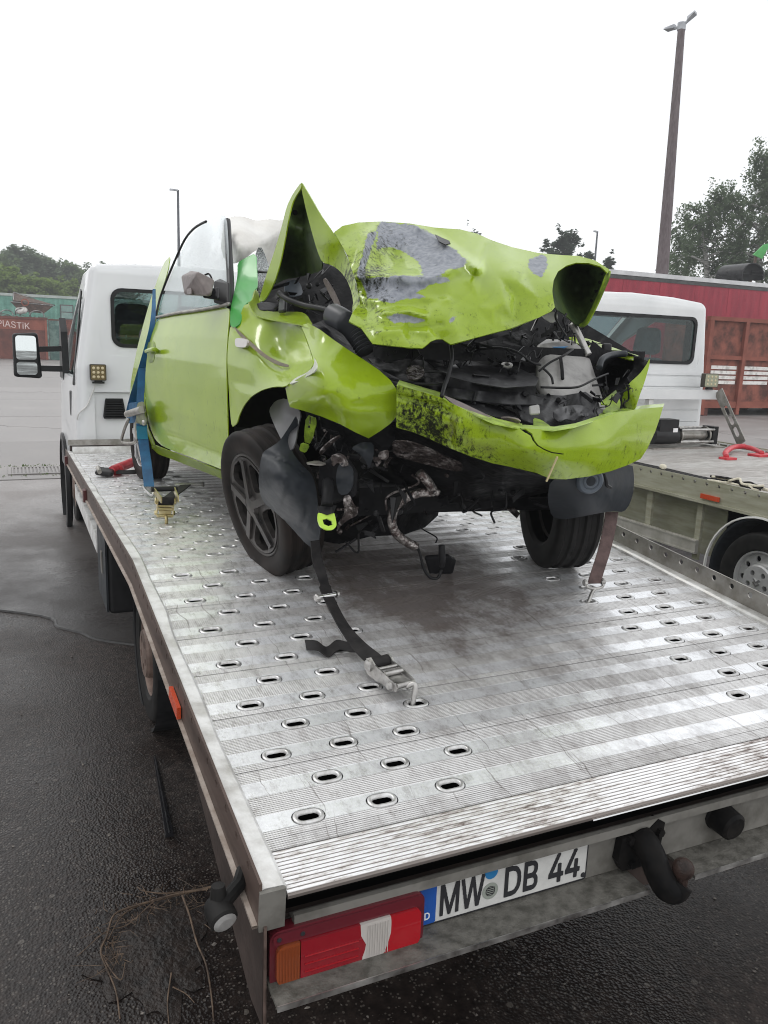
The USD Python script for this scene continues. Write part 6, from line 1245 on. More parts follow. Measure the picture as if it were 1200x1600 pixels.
# under the front: broken frame, liners, hoses
panel('under_tray', [(610, 664), (660, 680), (720, 706), (800, 729), (860, 747), (880, 752), (860, 768), (800, 782), (700, 786), (640, 760), (600, 720)], [(610, 664, Y_, .95), (720, 706, Y_, .86), (860, 747, Y_, .78), (860, 768, Y_, 1.1), (700, 786, Y_, 1.25), (600, 720, Y_, 1.25)], 'engine_black', car, h=7, noise=.03, nfreq=.05)
panel('torn_beam', [(612, 688), (640, 690), (668, 700), (700, 716), (724, 726), (720, 738), (690, 732), (650, 722), (615, 712)], [(612, 688, Y_, .90), (724, 726, Y_, .82), (615, 712, Y_, .96), (690, 732, Y_, .90)], 'torn_metal', car, h=3.5, noise=.02, nfreq=.08, seed=3)
panel('engine_sump', [(520, 720), (600, 715), (680, 745), (760, 770), (820, 780), (815, 792), (740, 788), (690, 790), (600, 812), (500, 800)], [(520, 720, Y_, 1.6), (820, 786, Y_, 1.45), (740, 788, Y_, 1.45), (500, 800, Y_, 1.6), (620, 770, Y_, 1.3)], 'engine_black', car, h=9, noise=.04, nfreq=.03)
panel('wing_support', [(476, 640), (500, 650), (540, 668), (576, 685), (610, 662), (618, 660), (616, 690), (600, 712), (560, 720), (520, 716), (490, 700)], [(476, 640, Y_, 1.2), (576, 685, Y_, 1.02), (616, 662, Y_, .96), (560, 720, Y_, 1.15), (490, 700, Y_, 1.3)], 'engine_black', car, h=6, noise=.03, nfreq=.06)
panel('green_strut', [(478, 648), (496, 655), (486, 694), (474, 690)], [(478, 648, Y_, 1.16), (496, 655, Y_, 1.12), (486, 694, Y_, 1.18)], 'green_dirty', car, h=4)
panel('green_strut', [(470, 692), (484, 696), (478, 708), (467, 704)], [(470, 692, Y_, 1.12), (484, 696, Y_, 1.10), (467, 704, Y_, 1.14)], 'green_dirty', car, h=4)
panel('loose_strip', [(498, 708), (506, 698), (520, 686), (532, 680), (530, 685), (514, 698), (502, 712)], [(498, 708, Y_, 1.0), (532, 680, Y_, .94), (514, 698, Y_, .98)], 'torn_metal', car, h=3)
panel('torn_plate', [(475, 723), (495, 719), (512, 724), (500, 726)], [(475, 723, Y_, 1.02), (512, 724, Y_, 1.), (495, 719, Y_, 1.06)], 'steel_dull', car, h=3.5)
panel('lamp_shell', [(548, 700), (566, 690), (584, 692), (584, 712), (577, 734), (570, 718), (560, 708)], [(548, 700, Y_, 1.0), (584, 692, Y_, .95), (577, 734, Y_, .97), (568, 704, Y_, .92)], 'liner_dark', car, h=4)
panel('clip_plate', [(592, 706), (608, 702), (607, 717), (590, 720)], [(592, 706, Y_, .96), (608, 702, Y_, .94), (590, 720, Y_, .96)], 'torn_metal', car, h=4)
obj('frame_horn', pxhull([(506, 730, Y_, 1.05), (524, 718, Y_, 1.0), (542, 724, Y_, .98), (552, 740, Y_, .97), (550, 770, Y_, .98), (524, 780, Y_, 1.02), (504, 770, Y_, 1.08)], .016), 'engine_black', car, smooth=45)
panel('frame_horn_skin', [(528, 726), (542, 721), (552, 734), (552, 756), (545, 772), (530, 774), (524, 750)], [(528, 726, Y_, .97), (552, 734, Y_, .945), (545, 772, Y_, .95), (524, 750, Y_, .97)], 'liner_dark', car, h=4, noise=.012, nfreq=.09)
panel('crumpled_metal', [(536, 776), (546, 772), (552, 786), (560, 796), (558, 806), (544, 812), (532, 822), (526, 832), (528, 816), (540, 804), (538, 792)], [(536, 776, Y_, .96), (560, 796, Y_, .95), (526, 832, Y_, .97), (540, 804, Y_, .92)], 'torn_metal', car, h=3, noise=.025, nfreq=.12, seed=7)
panel('crumpled_metal', [(516, 712), (528, 708), (540, 712), (545, 726), (536, 730), (528, 722), (520, 730)], [(516, 712, Y_, .99), (540, 712, Y_, .96), (520, 730, Y_, .97)], 'torn_metal', car, h=3, noise=.015, nfreq=.12)
te = group_part('tow_eye', car)
panel('loop', [(497, 800), (505, 803), (516, 803), (522, 800), (525, 812), (526, 822), (520, 828), (510, 828), (500, 822), (496, 810)], [(497, 800, Y_, .93), (522, 800, Y_, .92), (525, 822, Y_, .90), (500, 822, Y_, .905)], 'green_bright', te, h=2.5, th=.010, holes=[[(504, 812), (511, 810), (519, 814), (520, 820), (513, 822), (506, 819)]])
panel('clamp', [(496, 792), (510, 786), (526, 790), (522, 801), (511, 804), (498, 801)], [(496, 792, Y_, .93), (526, 790, Y_, .92), (511, 804, Y_, .915)], 'engine_grey', te, h=3, th=.012)
patch_tube('shank', [(512, 752, Y_, 1.), (512, 772, Y_, .95), (511, 790, Y_, .925)], .02, 'engine_black', car)
# wheel arch liner torn loose in front of the left wheel
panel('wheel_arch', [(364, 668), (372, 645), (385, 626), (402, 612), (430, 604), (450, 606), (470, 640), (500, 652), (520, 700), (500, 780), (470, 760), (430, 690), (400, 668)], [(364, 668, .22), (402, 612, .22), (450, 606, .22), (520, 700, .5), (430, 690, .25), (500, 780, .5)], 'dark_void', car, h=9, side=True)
panel('liner_top', [(420, 640), (430, 626), (446, 622), (462, 632), (470, 648), (466, 664), (462, 690), (456, 704), (446, 700), (434, 676), (424, 654)], [(424, 632, .10), (446, 626, .06), (462, 655, .06), (450, 700, .0), (432, 664, .03)], 'bottle_dark', car, h=4, side=True)
mat('bottle_dark', (.05, .05, .054), (.085, .083, .083), rough=.4, nscale=6.)
panel('wheel_liner', [(462, 650), (466, 660), (463, 676), (457, 690), (456, 706), (470, 724), (488, 742), (494, 762), (497, 790), (501, 815), (500, 838), (495, 852), (487, 856), (476, 848), (462, 832), (446, 815), (430, 800), (412, 786), (405, 768), (404, 744), (407, 720), (411, 706), (424, 698), (436, 690), (446, 676), (455, 662)],
      [(462, 652, .04), (457, 690, .03), (408, 712, -.10), (404, 750, -.11), (412, 784, -.09), (440, 740, -.09), (456, 706, -.0), (470, 724, .02), (494, 762, .04), (501, 820, .02), (487, 855, .0), (446, 812, -.05), (470, 780, -.03)], 'liner_dark', car, h=4, side=True, th=.006, noise=.012, nfreq=.05, seed=14, creases=[([(408, 706), (432, 716), (452, 726), (476, 742)], .02, 6), ([(430, 800), (444, 765), (448, 740)], -.01, 5), ([(470, 828), (480, 800), (478, 780)], .012, 5)])
# right front: liner with fog lamp below the bumper
panel('right_liner', [(860, 750), (885, 749), (920, 744), (955, 736), (988, 724), (991, 745), (990, 768), (984, 788), (975, 800), (955, 799), (930, 803), (905, 808), (880, 812), (862, 808), (855, 780)], [(860, 750, Y_, .80), (920, 744, Y_, .80), (988, 724, Y_, .95), (984, 788, Y_, .98), (955, 799, Y_, .92), (905, 808, Y_, .90), (862, 808, Y_, 1.0), (930, 770, Y_, .80)], 'liner_dark', car, h=4.5, th=.008, creases=[([(942, 736), (950, 765), (955, 799)], -.012, 4)])
fl = group_part('fog_lamp', car)
fc = PX(922, 751, Y_, .775); fa = (-.25, -.9, -.1)
obj('bezel', G().lathe([(.030, .006), (.034, .010), (.044, .010), (.050, .004), (.052, -.01)], fc, fa, 28).lathe([(.018, .008), (.022, .011), (.026, .010), (.030, .006)], fc, fa, 24), 'plastic_grey', fl, smooth=40)
obj('lens', G().lathe([(0, .012), (.010, .011), (.018, .008)], fc, fa, 20), 'liner_dark', fl, smooth=True)
patch_tube('liner_clip', [(943, 741, Y_, .80), (947, 750, Y_, .79), (948, 758, Y_, .79), (954, 762, Y_, .80)], .007, 'black_plastic', car)
# hanging hose wrapped in foil and the sensor block on the deck
patch_tube('foil_hose', [(655, 738, Y_, 1.0), (668, 752, Y_, 1.0), (676, 768, Y_, 1.02), (656, 770, Y_, 1.05), (634, 778, Y_, 1.08), (618, 792, Y_, 1.1), (612, 812, Y_, 1.12), (618, 832, Y_, 1.13), (634, 846, Y_, 1.14), (650, 854, Y_, 1.15)], .018, 'foil', car, n=7)
patch_tube('foil_hose', [(676, 766, Y_, 1.02), (684, 770, Y_, 1.02)], .016, 'foil', car)
sb = group_part('hanging_sensor', car)
obj('body', pxhull([(668, 872, Y_, 1.22), (698, 870, Y_, 1.22), (708, 876, Y_, 1.26), (704, 892, Y_, 1.26), (674, 892, Y_, 1.25)], .012), 'engine_black', sb, smooth=45)
obj('plug', G().tube([PX(690, 852, Y_, 1.14), PX(691, 875, Y_, 1.14), PX(690, 886, Y_, 1.14)], [.013, .015, .010], 10), 'engine_grey', sb, smooth=True)
patch_tube('lead', [(652, 854, Y_, 1.15), (657, 868, Y_, 1.15), (662, 888, Y_, 1.15), (672, 902, Y_, 1.15), (684, 903, Y_, 1.15), (690, 890, Y_, 1.15)], .006, 'black_plastic', sb)
# wheels
LFC = np.array([.395, 1.46, 1.235])
LAX = np.array([-.955, -.14, -.20]); LAX /= np.linalg.norm(LAX)
wheel(car, at(403, 788, D=np.dot(np.array([.327, 1.40, .979]) - CAM, FWD) + .02) - LAX * .055, LAX, .298, .175, 'five', 'rubber_brown', 'rim_dark', rr=.215)
wheel(car, (.275, 4.08, 1.165), (-.997, -.065, 0), .272, .165, 'five', 'rubber_brown', 'rim_silver', rr=.188)
RAX = np.array([.957, -.29, .03]); RAX /= np.linalg.norm(RAX)
wheel(car, (1.572, 1.26, 1.232), RAX, .298, .19, 'steel', 'rubber', 'rim_dark', rr=.188)
wheel(car, (1.60, 4.15, 1.165), (.997, .065, 0), .272, .165, 'steel', 'rubber', 'rim_silver', rr=.188)
# the rest of the body: floor, right flank, tail, seats
def F(x, y, z): return np.array([x - .065 * (y - 1.4), y, z])
obj('floor_pan', G().box(.50, 1.64, 1.75, 4.6, 1.17, 1.27, F), 'engine_black', car)
obj('subframe', G().box(.62, 1.40, 1.25, 1.78, 1.21, 1.32, F), 'engine_black', car)
obj('axle', G().cyl((.3, 4.1, 1.15), (1.6, 4.15, 1.15), .035, 12), 'engine_black', car)
obj('axle', G().cyl((.5, 1.5, 1.2), (1.6, 1.32, 1.2), .03, 12), 'engine_black', car)
rp = []
ys_ = np.linspace(1.75, 4.72, 16); prof_ = [(.06, 1.24), (.0, 1.36), (-.02, 1.60), (.0, 1.80), (.05, 1.96), (.08, 2.0)]
v = [F(1.70 - a - max(0, y - 4.2) * .25, y, z - max(0, y - 4.3) * .1) for y in ys_ for a, z in prof_] + [F(1.66 - a - max(0, y - 4.2) * .25, y, z - max(0, y - 4.3) * .1) for y in ys_ for a, z in prof_]
n6 = len(prof_); nn_ = 16 * n6; f = []
for i in range(15):
    for j in range(n6 - 1):
        q = [i * n6 + j, (i + 1) * n6 + j, (i + 1) * n6 + j + 1, i * n6 + j + 1]; f += [q, [nn_ + z for z in q[::-1]]]
obj('right_flank', G().add(v, f), 'green_paint_plain', car, smooth=True)
mat('green_paint_plain', (.245, .41, .018), (.285, .455, .028), rough=.26, coat=.75)
obj('tail_panel', hullspheres([F(x, y, z) for x in (.72, 1.45) for y, z in ((4.62, 1.30), (4.66, 1.6), (4.58, 1.9))], .05, 12), 'green_paint_plain', car, smooth=40)
obj('dashboard', hullspheres([F(x, y, z) for x in (.50, 1.55) for y, z in ((2.0, 1.72), (2.05, 1.92), (2.25, 1.80))], .06, 12), 'dash', car, smooth=50)
for x in (.72, 1.35):
    obj('seat', m3.Manifold.batch_hull([hullspheres([F(x + a, y, z) for a in (-.2, .2) for y, z in ((3.05, 1.42), (3.15, 1.95))], .06, 12)]) + hullspheres([F(x + a, y, z) for a in (-.2, .2) for y, z in ((2.6, 1.42), (3.1, 1.40))], .08, 12), 'seat_cloth', car, smooth=50)
obj('rear_bench', hullspheres([F(x, y, z) for x in (.5, 1.5) for y, z in ((4.1, 1.45), (4.25, 1.85))], .07, 12), 'seat_cloth', car, smooth=50)

# small torn parts: hoses, brackets, clips and wiring jammed in the engine bay and hanging below the front
def clutter(name, region, yr, n, seed, mats, smin, smax, parent):
    R = np.random.default_rng(seed); pg = Polygon(region); x0, y0, x1, y1 = pg.bounds; gs = {m_: G() for m_ in mats}
    k = 0
    while k < n:
        x, y = R.uniform(x0, x1), R.uniform(y0, y1)
        if not pg.contains(Point(x, y)): continue
        k += 1; m_ = mats[R.integers(len(mats))]; g = gs[m_]; s = R.uniform(smin, smax); Y = R.uniform(*yr)
        p = at(x, y, Y=Y); d = R.normal(0, 1, 3); d /= np.linalg.norm(d); kind = R.integers(5)
        if kind == 0: g.bar(p, p + d * s * 2.2, s * R.uniform(.15, .5), s * .12, R.normal(0, 1, 3))
        elif kind == 1:
            e = R.normal(0, 1, 3); g.tube(bez(p, p + d * s * 1.5 + e * s * .4, p + d * s * 2.4 - e * s * .6, p + d * s * 3.4, n=5), s * R.uniform(.05, .11), 6)
        elif kind == 2:
            c = R.normal(0, 1, (5, 3)) * s * .5; c[:, 1] *= .5; g.m(m3.Manifold.hull_points((p + c).astype(np.float64).tolist()))
        elif kind == 3:
            a = R.normal(0, 1, 3); a /= np.linalg.norm(a); b = np.cross(a, d); b /= np.linalg.norm(b) + 1e-9
            q = [p + a * s * u + b * s * v_ * R.uniform(.5, 1.2) for u, v_ in ((-.7, -.3), (.7, -.25), (.8, .3), (-.5, .35))]; nn = np.cross(a, b) * .003
            g.hexa(np.array(q + [z + nn for z in q]))
        else: g.lathe([(0, s * .3), (s * .25, s * .28), (s * .35, 0), (s * .2, -s * .2), (0, -s * .2)], p, d + (0, -.6, .3), 10)
    for m_, g in gs.items():
        if g.n: obj(name, g, m_, parent, smooth=30, kind='stuff')
clutter('engine_clutter', [(585, 555), (640, 552), (700, 545), (760, 540), (830, 545), (842, 600), (800, 625), (740, 612), (690, 600), (640, 590)], (.98, 1.25), 85, 41, ['engine_black', 'engine_grey', 'black_gloss', 'engine_black'], .012, .045, car)
clutter('engine_clutter', [(850, 488), (900, 515), (940, 545), (930, 560), (900, 545), (850, 535), (800, 525), (790, 515)], (1.2, 1.5), 50, 42, ['engine_black', 'engine_grey', 'black_gloss', 'black_plastic'], .012, .04, car)
clutter('engine_clutter', [(700, 606), (800, 615), (900, 612), (960, 590), (985, 575), (980, 610), (930, 650), (850, 665), (810, 650), (740, 635)], (.84, 1.05), 75, 43, ['engine_black', 'engine_grey', 'black_gloss', 'black_plastic', 'engine_black'], .010, .038, car)
clutter('underbody_clutter', [(470, 650), (560, 690), (615, 700), (700, 725), (800, 745), (860, 760), (850, 800), (760, 795), (680, 800), (640, 835), (560, 845), (510, 820), (495, 760)], (1.0, 1.35), 120, 44, ['engine_black', 'engine_black', 'torn_metal', 'black_gloss', 'engine_grey', 'black_plastic'], .015, .05, car)
clutter('underbody_clutter', [(480, 660), (520, 670), (560, 690), (612, 690), (610, 725), (560, 760), (520, 745), (490, 720)], (.98, 1.1), 45, 45, ['engine_black', 'torn_metal', 'engine_grey', 'black_gloss'], .010, .032, car)
panel('engine_undertray', [(500, 790), (560, 770), (640, 765), (690, 780), (684, 806), (664, 824), (630, 836), (580, 838), (530, 850), (505, 846)], [(500, 800, 'Y', 1.45), (690, 790, 'Y', 1.5), (600, 835, 'Y', 1.42), (600, 780, 'Y', 1.3)], 'engine_black', car, h=6, noise=.02, nfreq=.04, th=.03)

for q, r in (((941, 428, Y_, 1.075), .006), ((937, 441, Y_, 1.10), .006), ((931, 455, Y_, 1.115), .006), ((924, 470, Y_, 1.13), .006), ((461, 332, Y_, 1.80), .011)):
    obj('drain_hole', G().lathe([(0, .003), (r * .8, .003), (r, 0)], PX(*q), CAM - PX(*q), 12), 'dark_void', car)
clutter('engine_clutter', [(420, 480), (445, 440), (500, 425), (535, 450), (548, 490), (520, 500), (470, 490)], (1.75, 2.0), 45, 46, ['engine_black', 'black_gloss', 'engine_grey', 'black_plastic'], .012, .045, car)
# ------------------------------------------------------------------ lashing gear on the near deck
def DZ(x, y, zo=0.): return np.array([x, y, DK(x, y if y < 1.6 else y, zo)[2]])
def ratchet(parent, a, b, wdir, w, m, drum_m='strap_black', pref=''):
    """ratchet buckle between a (tail) and b (hook end): two side plates, drum, bars, handle"""
    a, b, wdir = np.array(a, float), np.array(b, float), np.array(wdir, float); t = b - a; L = np.linalg.norm(t); t /= L; wd = wdir - t * np.dot(wdir, t); wd /= np.linalg.norm(wd); up = np.cross(wd, t)
    if up[2] < 0: up = -up
    P = lambda s, l, u: a + wd * s * w / 2 + t * l * L + up * u
    for s in (-1, 1):
        poly = Polygon([(-.02, 0), (.02, .034), (.14, .044), (.30, .030), (.95, .016), (1.03, .004), (1.0, -.008), (.4, -.016), (.1, -.014)])
        g = G().prism(poly, .004, lambda x, y, z: P(s, x, y) + wd * s * z)
        obj('side_plate', g, m, parent)
        obj('gear', G().lathe([(0, .012), (.010, .012), (.018, .008), (.018, 0)], P(s, .13, .018) + wd * s * .004, wd * s, 12), m, parent)
        obj('pin', G().lathe([(0, .010), (.010, .009), (.013, 0)], P(s, .82, .0) + wd * s * .004, wd * s, 12), m, parent)
    obj('drum', G().cyl(P(-1, .13, .020), P(1, .13, .020), .020, 14), drum_m, parent, smooth=40)
    for l, u, r in ((.42, .024, .006), (.60, .020, .008), (.98, .008, .009)):
        obj('cross_bar', G().cyl(P(-1, l, u), P(1, l, u), r, 10), m, parent, smooth=40)
    obj('pawl_plate', G().hexa(np.array([P(s, l, u) for u in (.006, .012) for s, l in ((-.8, .45), (.8, .45), (.8, .92), (-.8, .92))])), m, parent)
    return P
# front left: black strap from the torn liner down to a slot
s1 = thing('ratchet_strap', 'black lashing strap with silver ratchet hooked to the deck before the left front wheel', 'ratchet strap', (.45, .55, .87))
p = [PX(492, 845, 'S', -.03), PX(495, 872, 'S', -.02), at(505, 905, Y=1.0), at(512, 930, Y=.915), at(535, 975, Y=.76), at(562, 1010, Y=.63), at(590, 1035, Y=.545)]
pts = bez(*p, n=8)
wv = np.array([1.0, .25, .0]); wv = wv / np.linalg.norm(wv) * .048
obj('belt', G().ribbon(pts, np.array([wv * (.75 if k < 20 else 1.) + np.array([0, 0, .018 * math.sin(k * .17)]) for k in range(len(pts))]), .004), 'strap_black', s1, smooth=40)
q = [at(566, 1012, Y=.64), at(545, 1003, Y=.70), at(528, 992, Y=.74), at(512, 994, Y=.72), at(496, 990, Y=.745), at(478, 982, Y=.775)]
for i in range(6): q[i][2] = DZ(0, q[i][1])[2] + (.05, .028, .018, .010, .022, .014)[i]
obj('loose_end', G().ribbon(bez(*q, n=7), (.012, .052, .012), .004), 'strap_black', s1, smooth=40)
ca = at(511, 931, Y=.905)
wd = wv / np.linalg.norm(wv)
obj('buckle_bar', G().cyl(ca - wd * .043, ca + wd * .043, .008, 10), 'chrome', s1, smooth=40)
for s in (-1, 1): obj('buckle_nut', G().lathe([(0, .012), (.010, .012), (.013, .008), (.013, 0)], ca + wd * s * .036, wd * s, 10), 'steel', s1)
e = at(634, 1080, Y=.395); e[2] = DZ(0, .395)[2] + .040
st_ = at(586, 1032, Y=.555); st_[2] = DZ(0, .555)[2] + .030
ratchet(s1, st_, e, wd, .062, 'steel')
hk = [e + (0, 0, -.005), at(645, 1084, Y=.37), at(652, 1092, Y=.35), at(648, 1098, Y=.355)]
hk[0] = e; hk[1] = e + np.array([.022, -.012, .012]); sl = np.array([.4525, .372 * math.cos(A0), 0]); 
hole = DK(5 * QH - .01, 3 * .124, 0)
hk[2] = hole + (0.004, 0.004, .016); hk[3] = hole + (-.004, 0, -.02)
obj('hook', G().tube(bez(*hk, n=6), .0075, 8), 'steel', s1, smooth=True)
# front right: short brown strap
s2 = thing('lashing_strap', 'short brown webbing strap hooked to the deck in front of the right front wheel', 'lashing strap', (1.5, .9, .9))
p = [at(956, 800, Y=1.00), at(952, 825, Y=.985), at(944, 860, Y=.955), at(933, 895, Y=.915), at(928, 912, Y=.900)]
obj('belt', G().ribbon(bez(*p, n=6), (.055, -.012, .0), .004), 'strap_brown', s2, smooth=40)
c = p[-1]; wd2 = np.array([1, -.1, 0.]); wd2 /= np.linalg.norm(wd2)
obj('shackle', G().tube(bez(c - wd2 * .038 + (0, 0, .012), c - wd2 * .034 + (0, -.01, -.010), c + (0, -.014, -.016), c + wd2 * .034 + (0, -.01, -.010), c + wd2 * .038 + (0, 0, .012), n=6), .006, 8), 'steel', s2, smooth=True)
for s in (-1, 1): obj('shackle_nut', G().lathe([(0, .014), (.012, .013), (.015, .006), (.012, 0)], c + wd2 * s * .034 + (0, 0, .006), wd2 * s, 10), 'steel', s2)
hole = DK(1.3676 + QH + 0 * QH, 7 * .124, 0)
obj('hook', G().tube(bez(c + (0, -.012, -.014), (c + hole) / 2 + (.004, 0, 0), hole + (0, 0, .004), hole + (-.006, 0, -.02), n=5), .0075, 8), 'steel', s2, smooth=True)
# rear left: blue strap over the flank with an olive ratchet, and a gold ratchet on a black strap
s3 = thing('ratchet_strap', 'blue lashing strap with olive ratchet running down past the left rear wheel', 'ratchet strap', (.2, 3.8, .92))
B = [(241, 452, 'S', -.005), (239, 500, 'S', -.012), (231, 540, 'S', .0), (219, 585, 'S', .0), (208, 625, 'S', -.005), (203, 650, 'S', -.02)]
obj('belt', G().ribbon(bez(*[PX(*b) for b in B], n=7), np.linspace(.018, .066, 36)[:, None] * RIGHT, .004), 'strap_blue', s3, smooth=40)
B = [(222, 575, 'S', -.0), (220, 610, 'S', -.01), (219, 640, 'S', -.03), (221, 665, 'S', -.04)]
obj('belt', G().ribbon(bez(*[PX(*b) for b in B], n=6), RIGHT * .045, .004), 'strap_blue', s3, smooth=40)
B = [(221, 662, 'S', -.05), (224, 690, 'S', -.06), (229, 725, 'S', -.08), (233, 760, 'S', -.10)]
lo = bez(*[PX(*b) for b in B], n=7)
obj('belt', G().ribbon(lo, RIGHT * .062, .005), 'strap_blue', s3, smooth=40)
obj('sewn_label', G().ribbon(lo[1:7] + np.array([-.002, -.006, 0]), RIGHT * .064, .003), 'strap_tag', s3)
def plate(px_, off, m, nm, th=.006): return panel(nm, px_, [(a, b, off) for a, b in px_[:4]], m, s3, h=3.5, side=True, th=th, rnd=1)
plate([(214, 630), (222, 627), (226, 634), (225, 648), (230, 658), (226, 666), (218, 662), (216, 680), (212, 690), (210, 668), (213, 650)], -.06, 'olive_metal', 'side_plate')
plate([(200, 630), (213, 628), (214, 640), (212, 660), (199, 662), (198, 646)], -.03, 'strap_blue', 'belt_roll', .03)
obj('drum', G().cyl(PX(199, 647, 'S', -.06), PX(222, 640, 'S', -.07), .022, 12), 'steel_dull', s3, smooth=40)
patch_tube('handle', [(201, 655, 'S', -.06), (194, 672, 'S', -.09), (191, 690, 'S', -.10), (211, 691, 'S', -.10), (214, 672, 'S', -.07), (215, 655, 'S', -.05)], .010, 'steel_dull', s3)
obj('pin', G().lathe([(0, .012), (.012, .010), (.016, 0)], PX(225, 660, 'S', -.075), (-1, 0, 0), 12), 'steel', s3, smooth=40)
patch_tube('hook', [(224, 760, 'S', -.11), (228, 766, 'S', -.12), (238, 774, 'S', -.12), (242, 762, 'S', -.09)], .008, 'steel', s3)
s4 = thing('ratchet_strap', 'short black strap with gold coloured ratchet hooked beside the left rear wheel', 'ratchet strap', (.2, 2.5, .93))
a = at(262, 764, Y=2.85); a[2] = DZ(0, 2.85)[2] + .11; b = at(258, 784, Y=2.42); b[2] = DZ(0, 2.42)[2] + .05
a = np.array([.30, 2.95, DZ(0, 2.95)[2] + .115]); b = at(258, 782, Y=2.50)
obj('belt', G().ribbon(bez(a, (a + b) / 2 + (0, 0, .0), b, n=6), np.array([.062, .01, 0]), .006), 'strap_black', s4, smooth=40)
obj('buckle_bar', G().cyl(a - (.06, 0, 0), a + (.10, .0, 0), .009, 10), 'steel', s4, smooth=40)
obj('buckle_nut', G().lathe([(0, .012), (.012, .011), (.016, 0)], a + (.09, 0, 0), (1, 0, 0), 10), 'steel', s4)
e4 = at(259, 812, Z=DZ(0, 2.22)[2] + .012)
ratchet(s4, b + (0, 0, .01), e4 + (0, .03, .012), (1, .0, 0), .075, 'zinc_gold')
obj('handle_grip', G().cyl(b + (-.065, .02, .055), b + (.065, .02, .055), .013, 12), 'black_plastic', s4, smooth=40)
for s in (-1, 1): obj('handle_arm', G().bar(b + (s * .05, .02, .05), b + (s * .04, -.14, .03), .006, .03), 'zinc_gold', s4)
obj('hook', G().tube(bez(e4 + (0, .03, .01), e4 + (0, .0, .02), e4 + (0, -.02, .005), e4 + (0, -.012, -.025), n=5), .008, 8), 'zinc_gold', s4, smooth=True)
# red lifting bar lying on the deck by the rear wheel
s5 = thing('lifting_bar', 'red steel lifting bar with black claw lying behind the left rear wheel of the wreck', 'lifting bar', (.1, 4., .92))
a = at(203, 713, Z=1.0); b = at(172, 738, Z=.94)
a = np.array([.28, 4.55, .96]); b = at(176, 735, Z=.935)
obj('bar', G().tube([a, b], .032, 10), 'red_paint', s5, smooth=True)
obj('collar', G().tube([b + (a - b) * .12 + (0, 0, -.01), b + (a - b) * .22 + (0, 0, -.01)], .042, 10), 'red_paint', s5, smooth=True)
obj('claw', hullspheres([b + (-.10, -.02, -.01), b + (-.02, -.06, -.015), b + (.0, .02, -.005), b + (-.08, .06, .0)], .018, 10), 'black_plastic', s5, smooth=50)
obj('claw_bolt', G().cyl(b + (-.09, -.05, .0), b + (-.09, .07, .012), .016, 8), 'steel_dull', s5)
patch = bez(b + (.02, -.02, -.01), b + (.15, -.03, -.01), b + (.27, .06, -.008), b + (.34, .25, .0), n=6)
obj('webbing', G().ribbon(patch, np.array([0, .03, .02]), .006), 'strap_black', s5)
# wiper-like rubber strip, root tangle, gravel on the asphalt
ws = thing('rubber_strip', 'long black rubber and metal strip lying on the asphalt beside the near deck', 'strip', (-.08, 1.55, 0))
a, b = at(242, 1185, Z=.01), at(265, 1308, Z=.01)
d = (b - a) / np.linalg.norm(b - a); sd = np.cross(d, (0, 0, 1))
obj('strip', G().hexa(np.array([a + sd * -.006, a + sd * .006, b + sd * .016, b - sd * .016, a + sd * -.006 + (0, 0, .008), a + sd * .006 + (0, 0, .008), b + sd * .014 + (0, 0, .016), b - sd * .014 + (0, 0, .016)])), 'black_gloss', ws)
obj('rail', G().bar(a + (0, 0, .012), b + (0, 0, .019), .004, .006), 'engine_grey', ws)
obj('end_clip', G().box(b[0] - .006, b[0] + .004, b[1] + .004, b[1] + .022, .016, .023), 'worn_white', ws)

# roots and wet soil by the rear corner, loose stones on the asphalt
mat('soil', (.006, .0045, .004), (.022, .015, .012), rough=.45, spec=.3, nscale=20., bump=.8, bscale=60, bdist=.01)
mat('root_brown', (.045, .028, .018), (.15, .10, .065), rough=.7, nscale=30.)
mat('pebble', (.06, .052, .047), (.24, .215, .19), rough=.7, nscale=25.)
R = np.random.default_rng(77)
sp = thing('soil_patch', 'damp dark soil under the root tangle beside the rear corner of the deck', None, (-.25, .7, 0), kind='stuff')
cx_, cy_ = at(245, 1490, Z=0)[:2]
an = np.linspace(0, 2 * np.pi, 60, endpoint=False); rr_ = 1 + .6 * (meshkit.fbm(np.c_[np.cos(an) * 2.6, np.sin(an) * 2.6, np.zeros(60)], 4, 3) - .5) * 2
rings = [np.stack([cx_ + .17 * q * rr_ * np.cos(an), cy_ + .27 * q * rr_ * np.sin(an), .004 + .014 * (1 - q) * (.4 + meshkit.fbm(np.c_[np.cos(an) * 5 * q, np.sin(an) * 5 * q, np.full(60, 4.)], 3, 9))], 1) for q in (1., .85, .7, .5, .3, .1)]
obj('soil', G().add(np.vstack(rings), [[i * 60 + j, i * 60 + (j + 1) % 60, (i + 1) * 60 + (j + 1) % 60, (i + 1) * 60 + j] for i in range(5) for j in range(60)] + [[300, 300 + j, 300 + j + 1, 300 + j + 1] for j in range(1, 59)]), 'soil', sp, smooth=True)
rt = thing('root_tangle', 'tangle of brown torn roots and straw on the asphalt beside the rear corner', 'roots', (-.25, .7, 0))
def root(px, r, nm='root', zz=.012):
    pts = np.array([at(a, b, Z=0) for a, b in px]); pts[:, 2] = zz + R.uniform(0, .02, len(pts))
    b = bez(*pts, n=6); obj(nm, G().tube(b, np.linspace(r, r * .55, len(b)), 5), 'root_brown', rt, smooth=True)
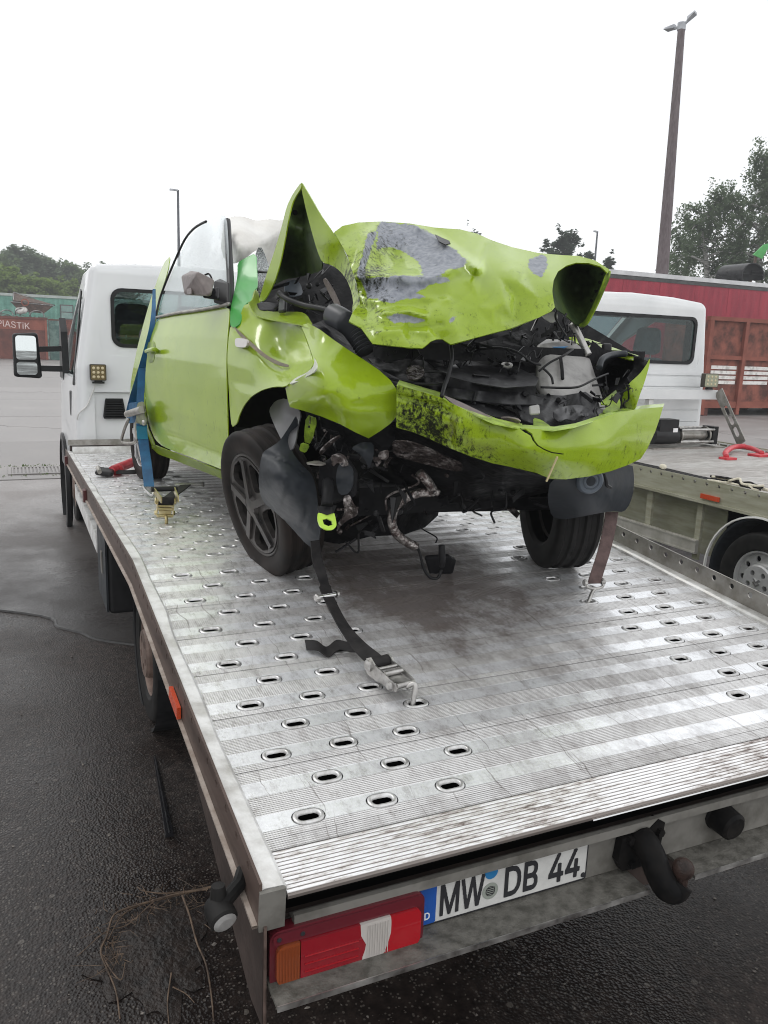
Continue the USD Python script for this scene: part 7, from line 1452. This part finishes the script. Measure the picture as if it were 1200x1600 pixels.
for px, r in (([(340, 1395), (300, 1402), (250, 1412), (205, 1425), (178, 1438), (168, 1470), (158, 1500), (170, 1525), (182, 1560), (188, 1605)], .0042), ([(325, 1400), (270, 1408), (220, 1420), (190, 1440), (170, 1480)], .0035), ([(285, 1412), (296, 1440), (308, 1480), (322, 1520), (330, 1560), (334, 1605)], .0038),
        ([(310, 1398), (260, 1404), (225, 1398), (215, 1392)], .003), ([(240, 1420), (200, 1450), (165, 1465), (120, 1500)], .0022), ([(268, 1530), (262, 1570), (264, 1605)], .0026), ([(270, 1555), (290, 1560), (304, 1580)], .0022), ([(160, 1500), (175, 1530), (190, 1540), (196, 1515)], .0028), ([(345, 1425), (320, 1420), (296, 1432)], .002), ([(320, 1450), (336, 1466)], .0015), ([(230, 1405), (222, 1395), (218, 1390)], .002)): root(px, r)
g = G()
for _ in range(130):
    t_ = R.uniform(0, 1); bx_ = np.interp(t_, [0, .3, .6, 1], [330, 240, 175, 175]) + R.normal(0, 12); by_ = np.interp(t_, [0, .3, .6, 1], [1400, 1410, 1440, 1530]) + R.normal(0, 10)
    p = at(bx_, by_, Z=.01); p[2] = R.uniform(.004, .03); d = R.normal(0, .035, 3); d[2] *= .3; m_ = p + d * .5 + R.normal(0, .006, 3); e = p + d; m_[2] = max(m_[2], .003); e[2] = max(e[2], .003)
    g.tube([p, m_, e], [.0012, .001, .0006], 4)
obj('root_hairs', g, 'root_brown', rt, kind='stuff')
g = G()
for _ in range(420):
    x, y = R.uniform(-1.6, 2.2), R.uniform(-.3, 4.5)
    if R.random() < .35: x, y = R.uniform(-.5, 1.9), R.uniform(-.25, 1.0)
    s_ = R.uniform(.002, .0055) * (1.6 if R.random() < .06 else 1)
    c_ = R.normal(0, 1, (9, 3)); c_ /= np.linalg.norm(c_, axis=1, keepdims=True); c_ *= s_ * R.uniform(.7, 1.2, (9, 1)) * (1.2, 1, .6)
    g.m(m3.Manifold.hull_points((c_ + (x, y, s_ * .45)).tolist()))
pb = obj('loose_stones', g, 'pebble'); tag(stage.GetPrimAtPath(pb), 'small pale loose stones scattered over the dark asphalt', 'stones', None, 'stuff')
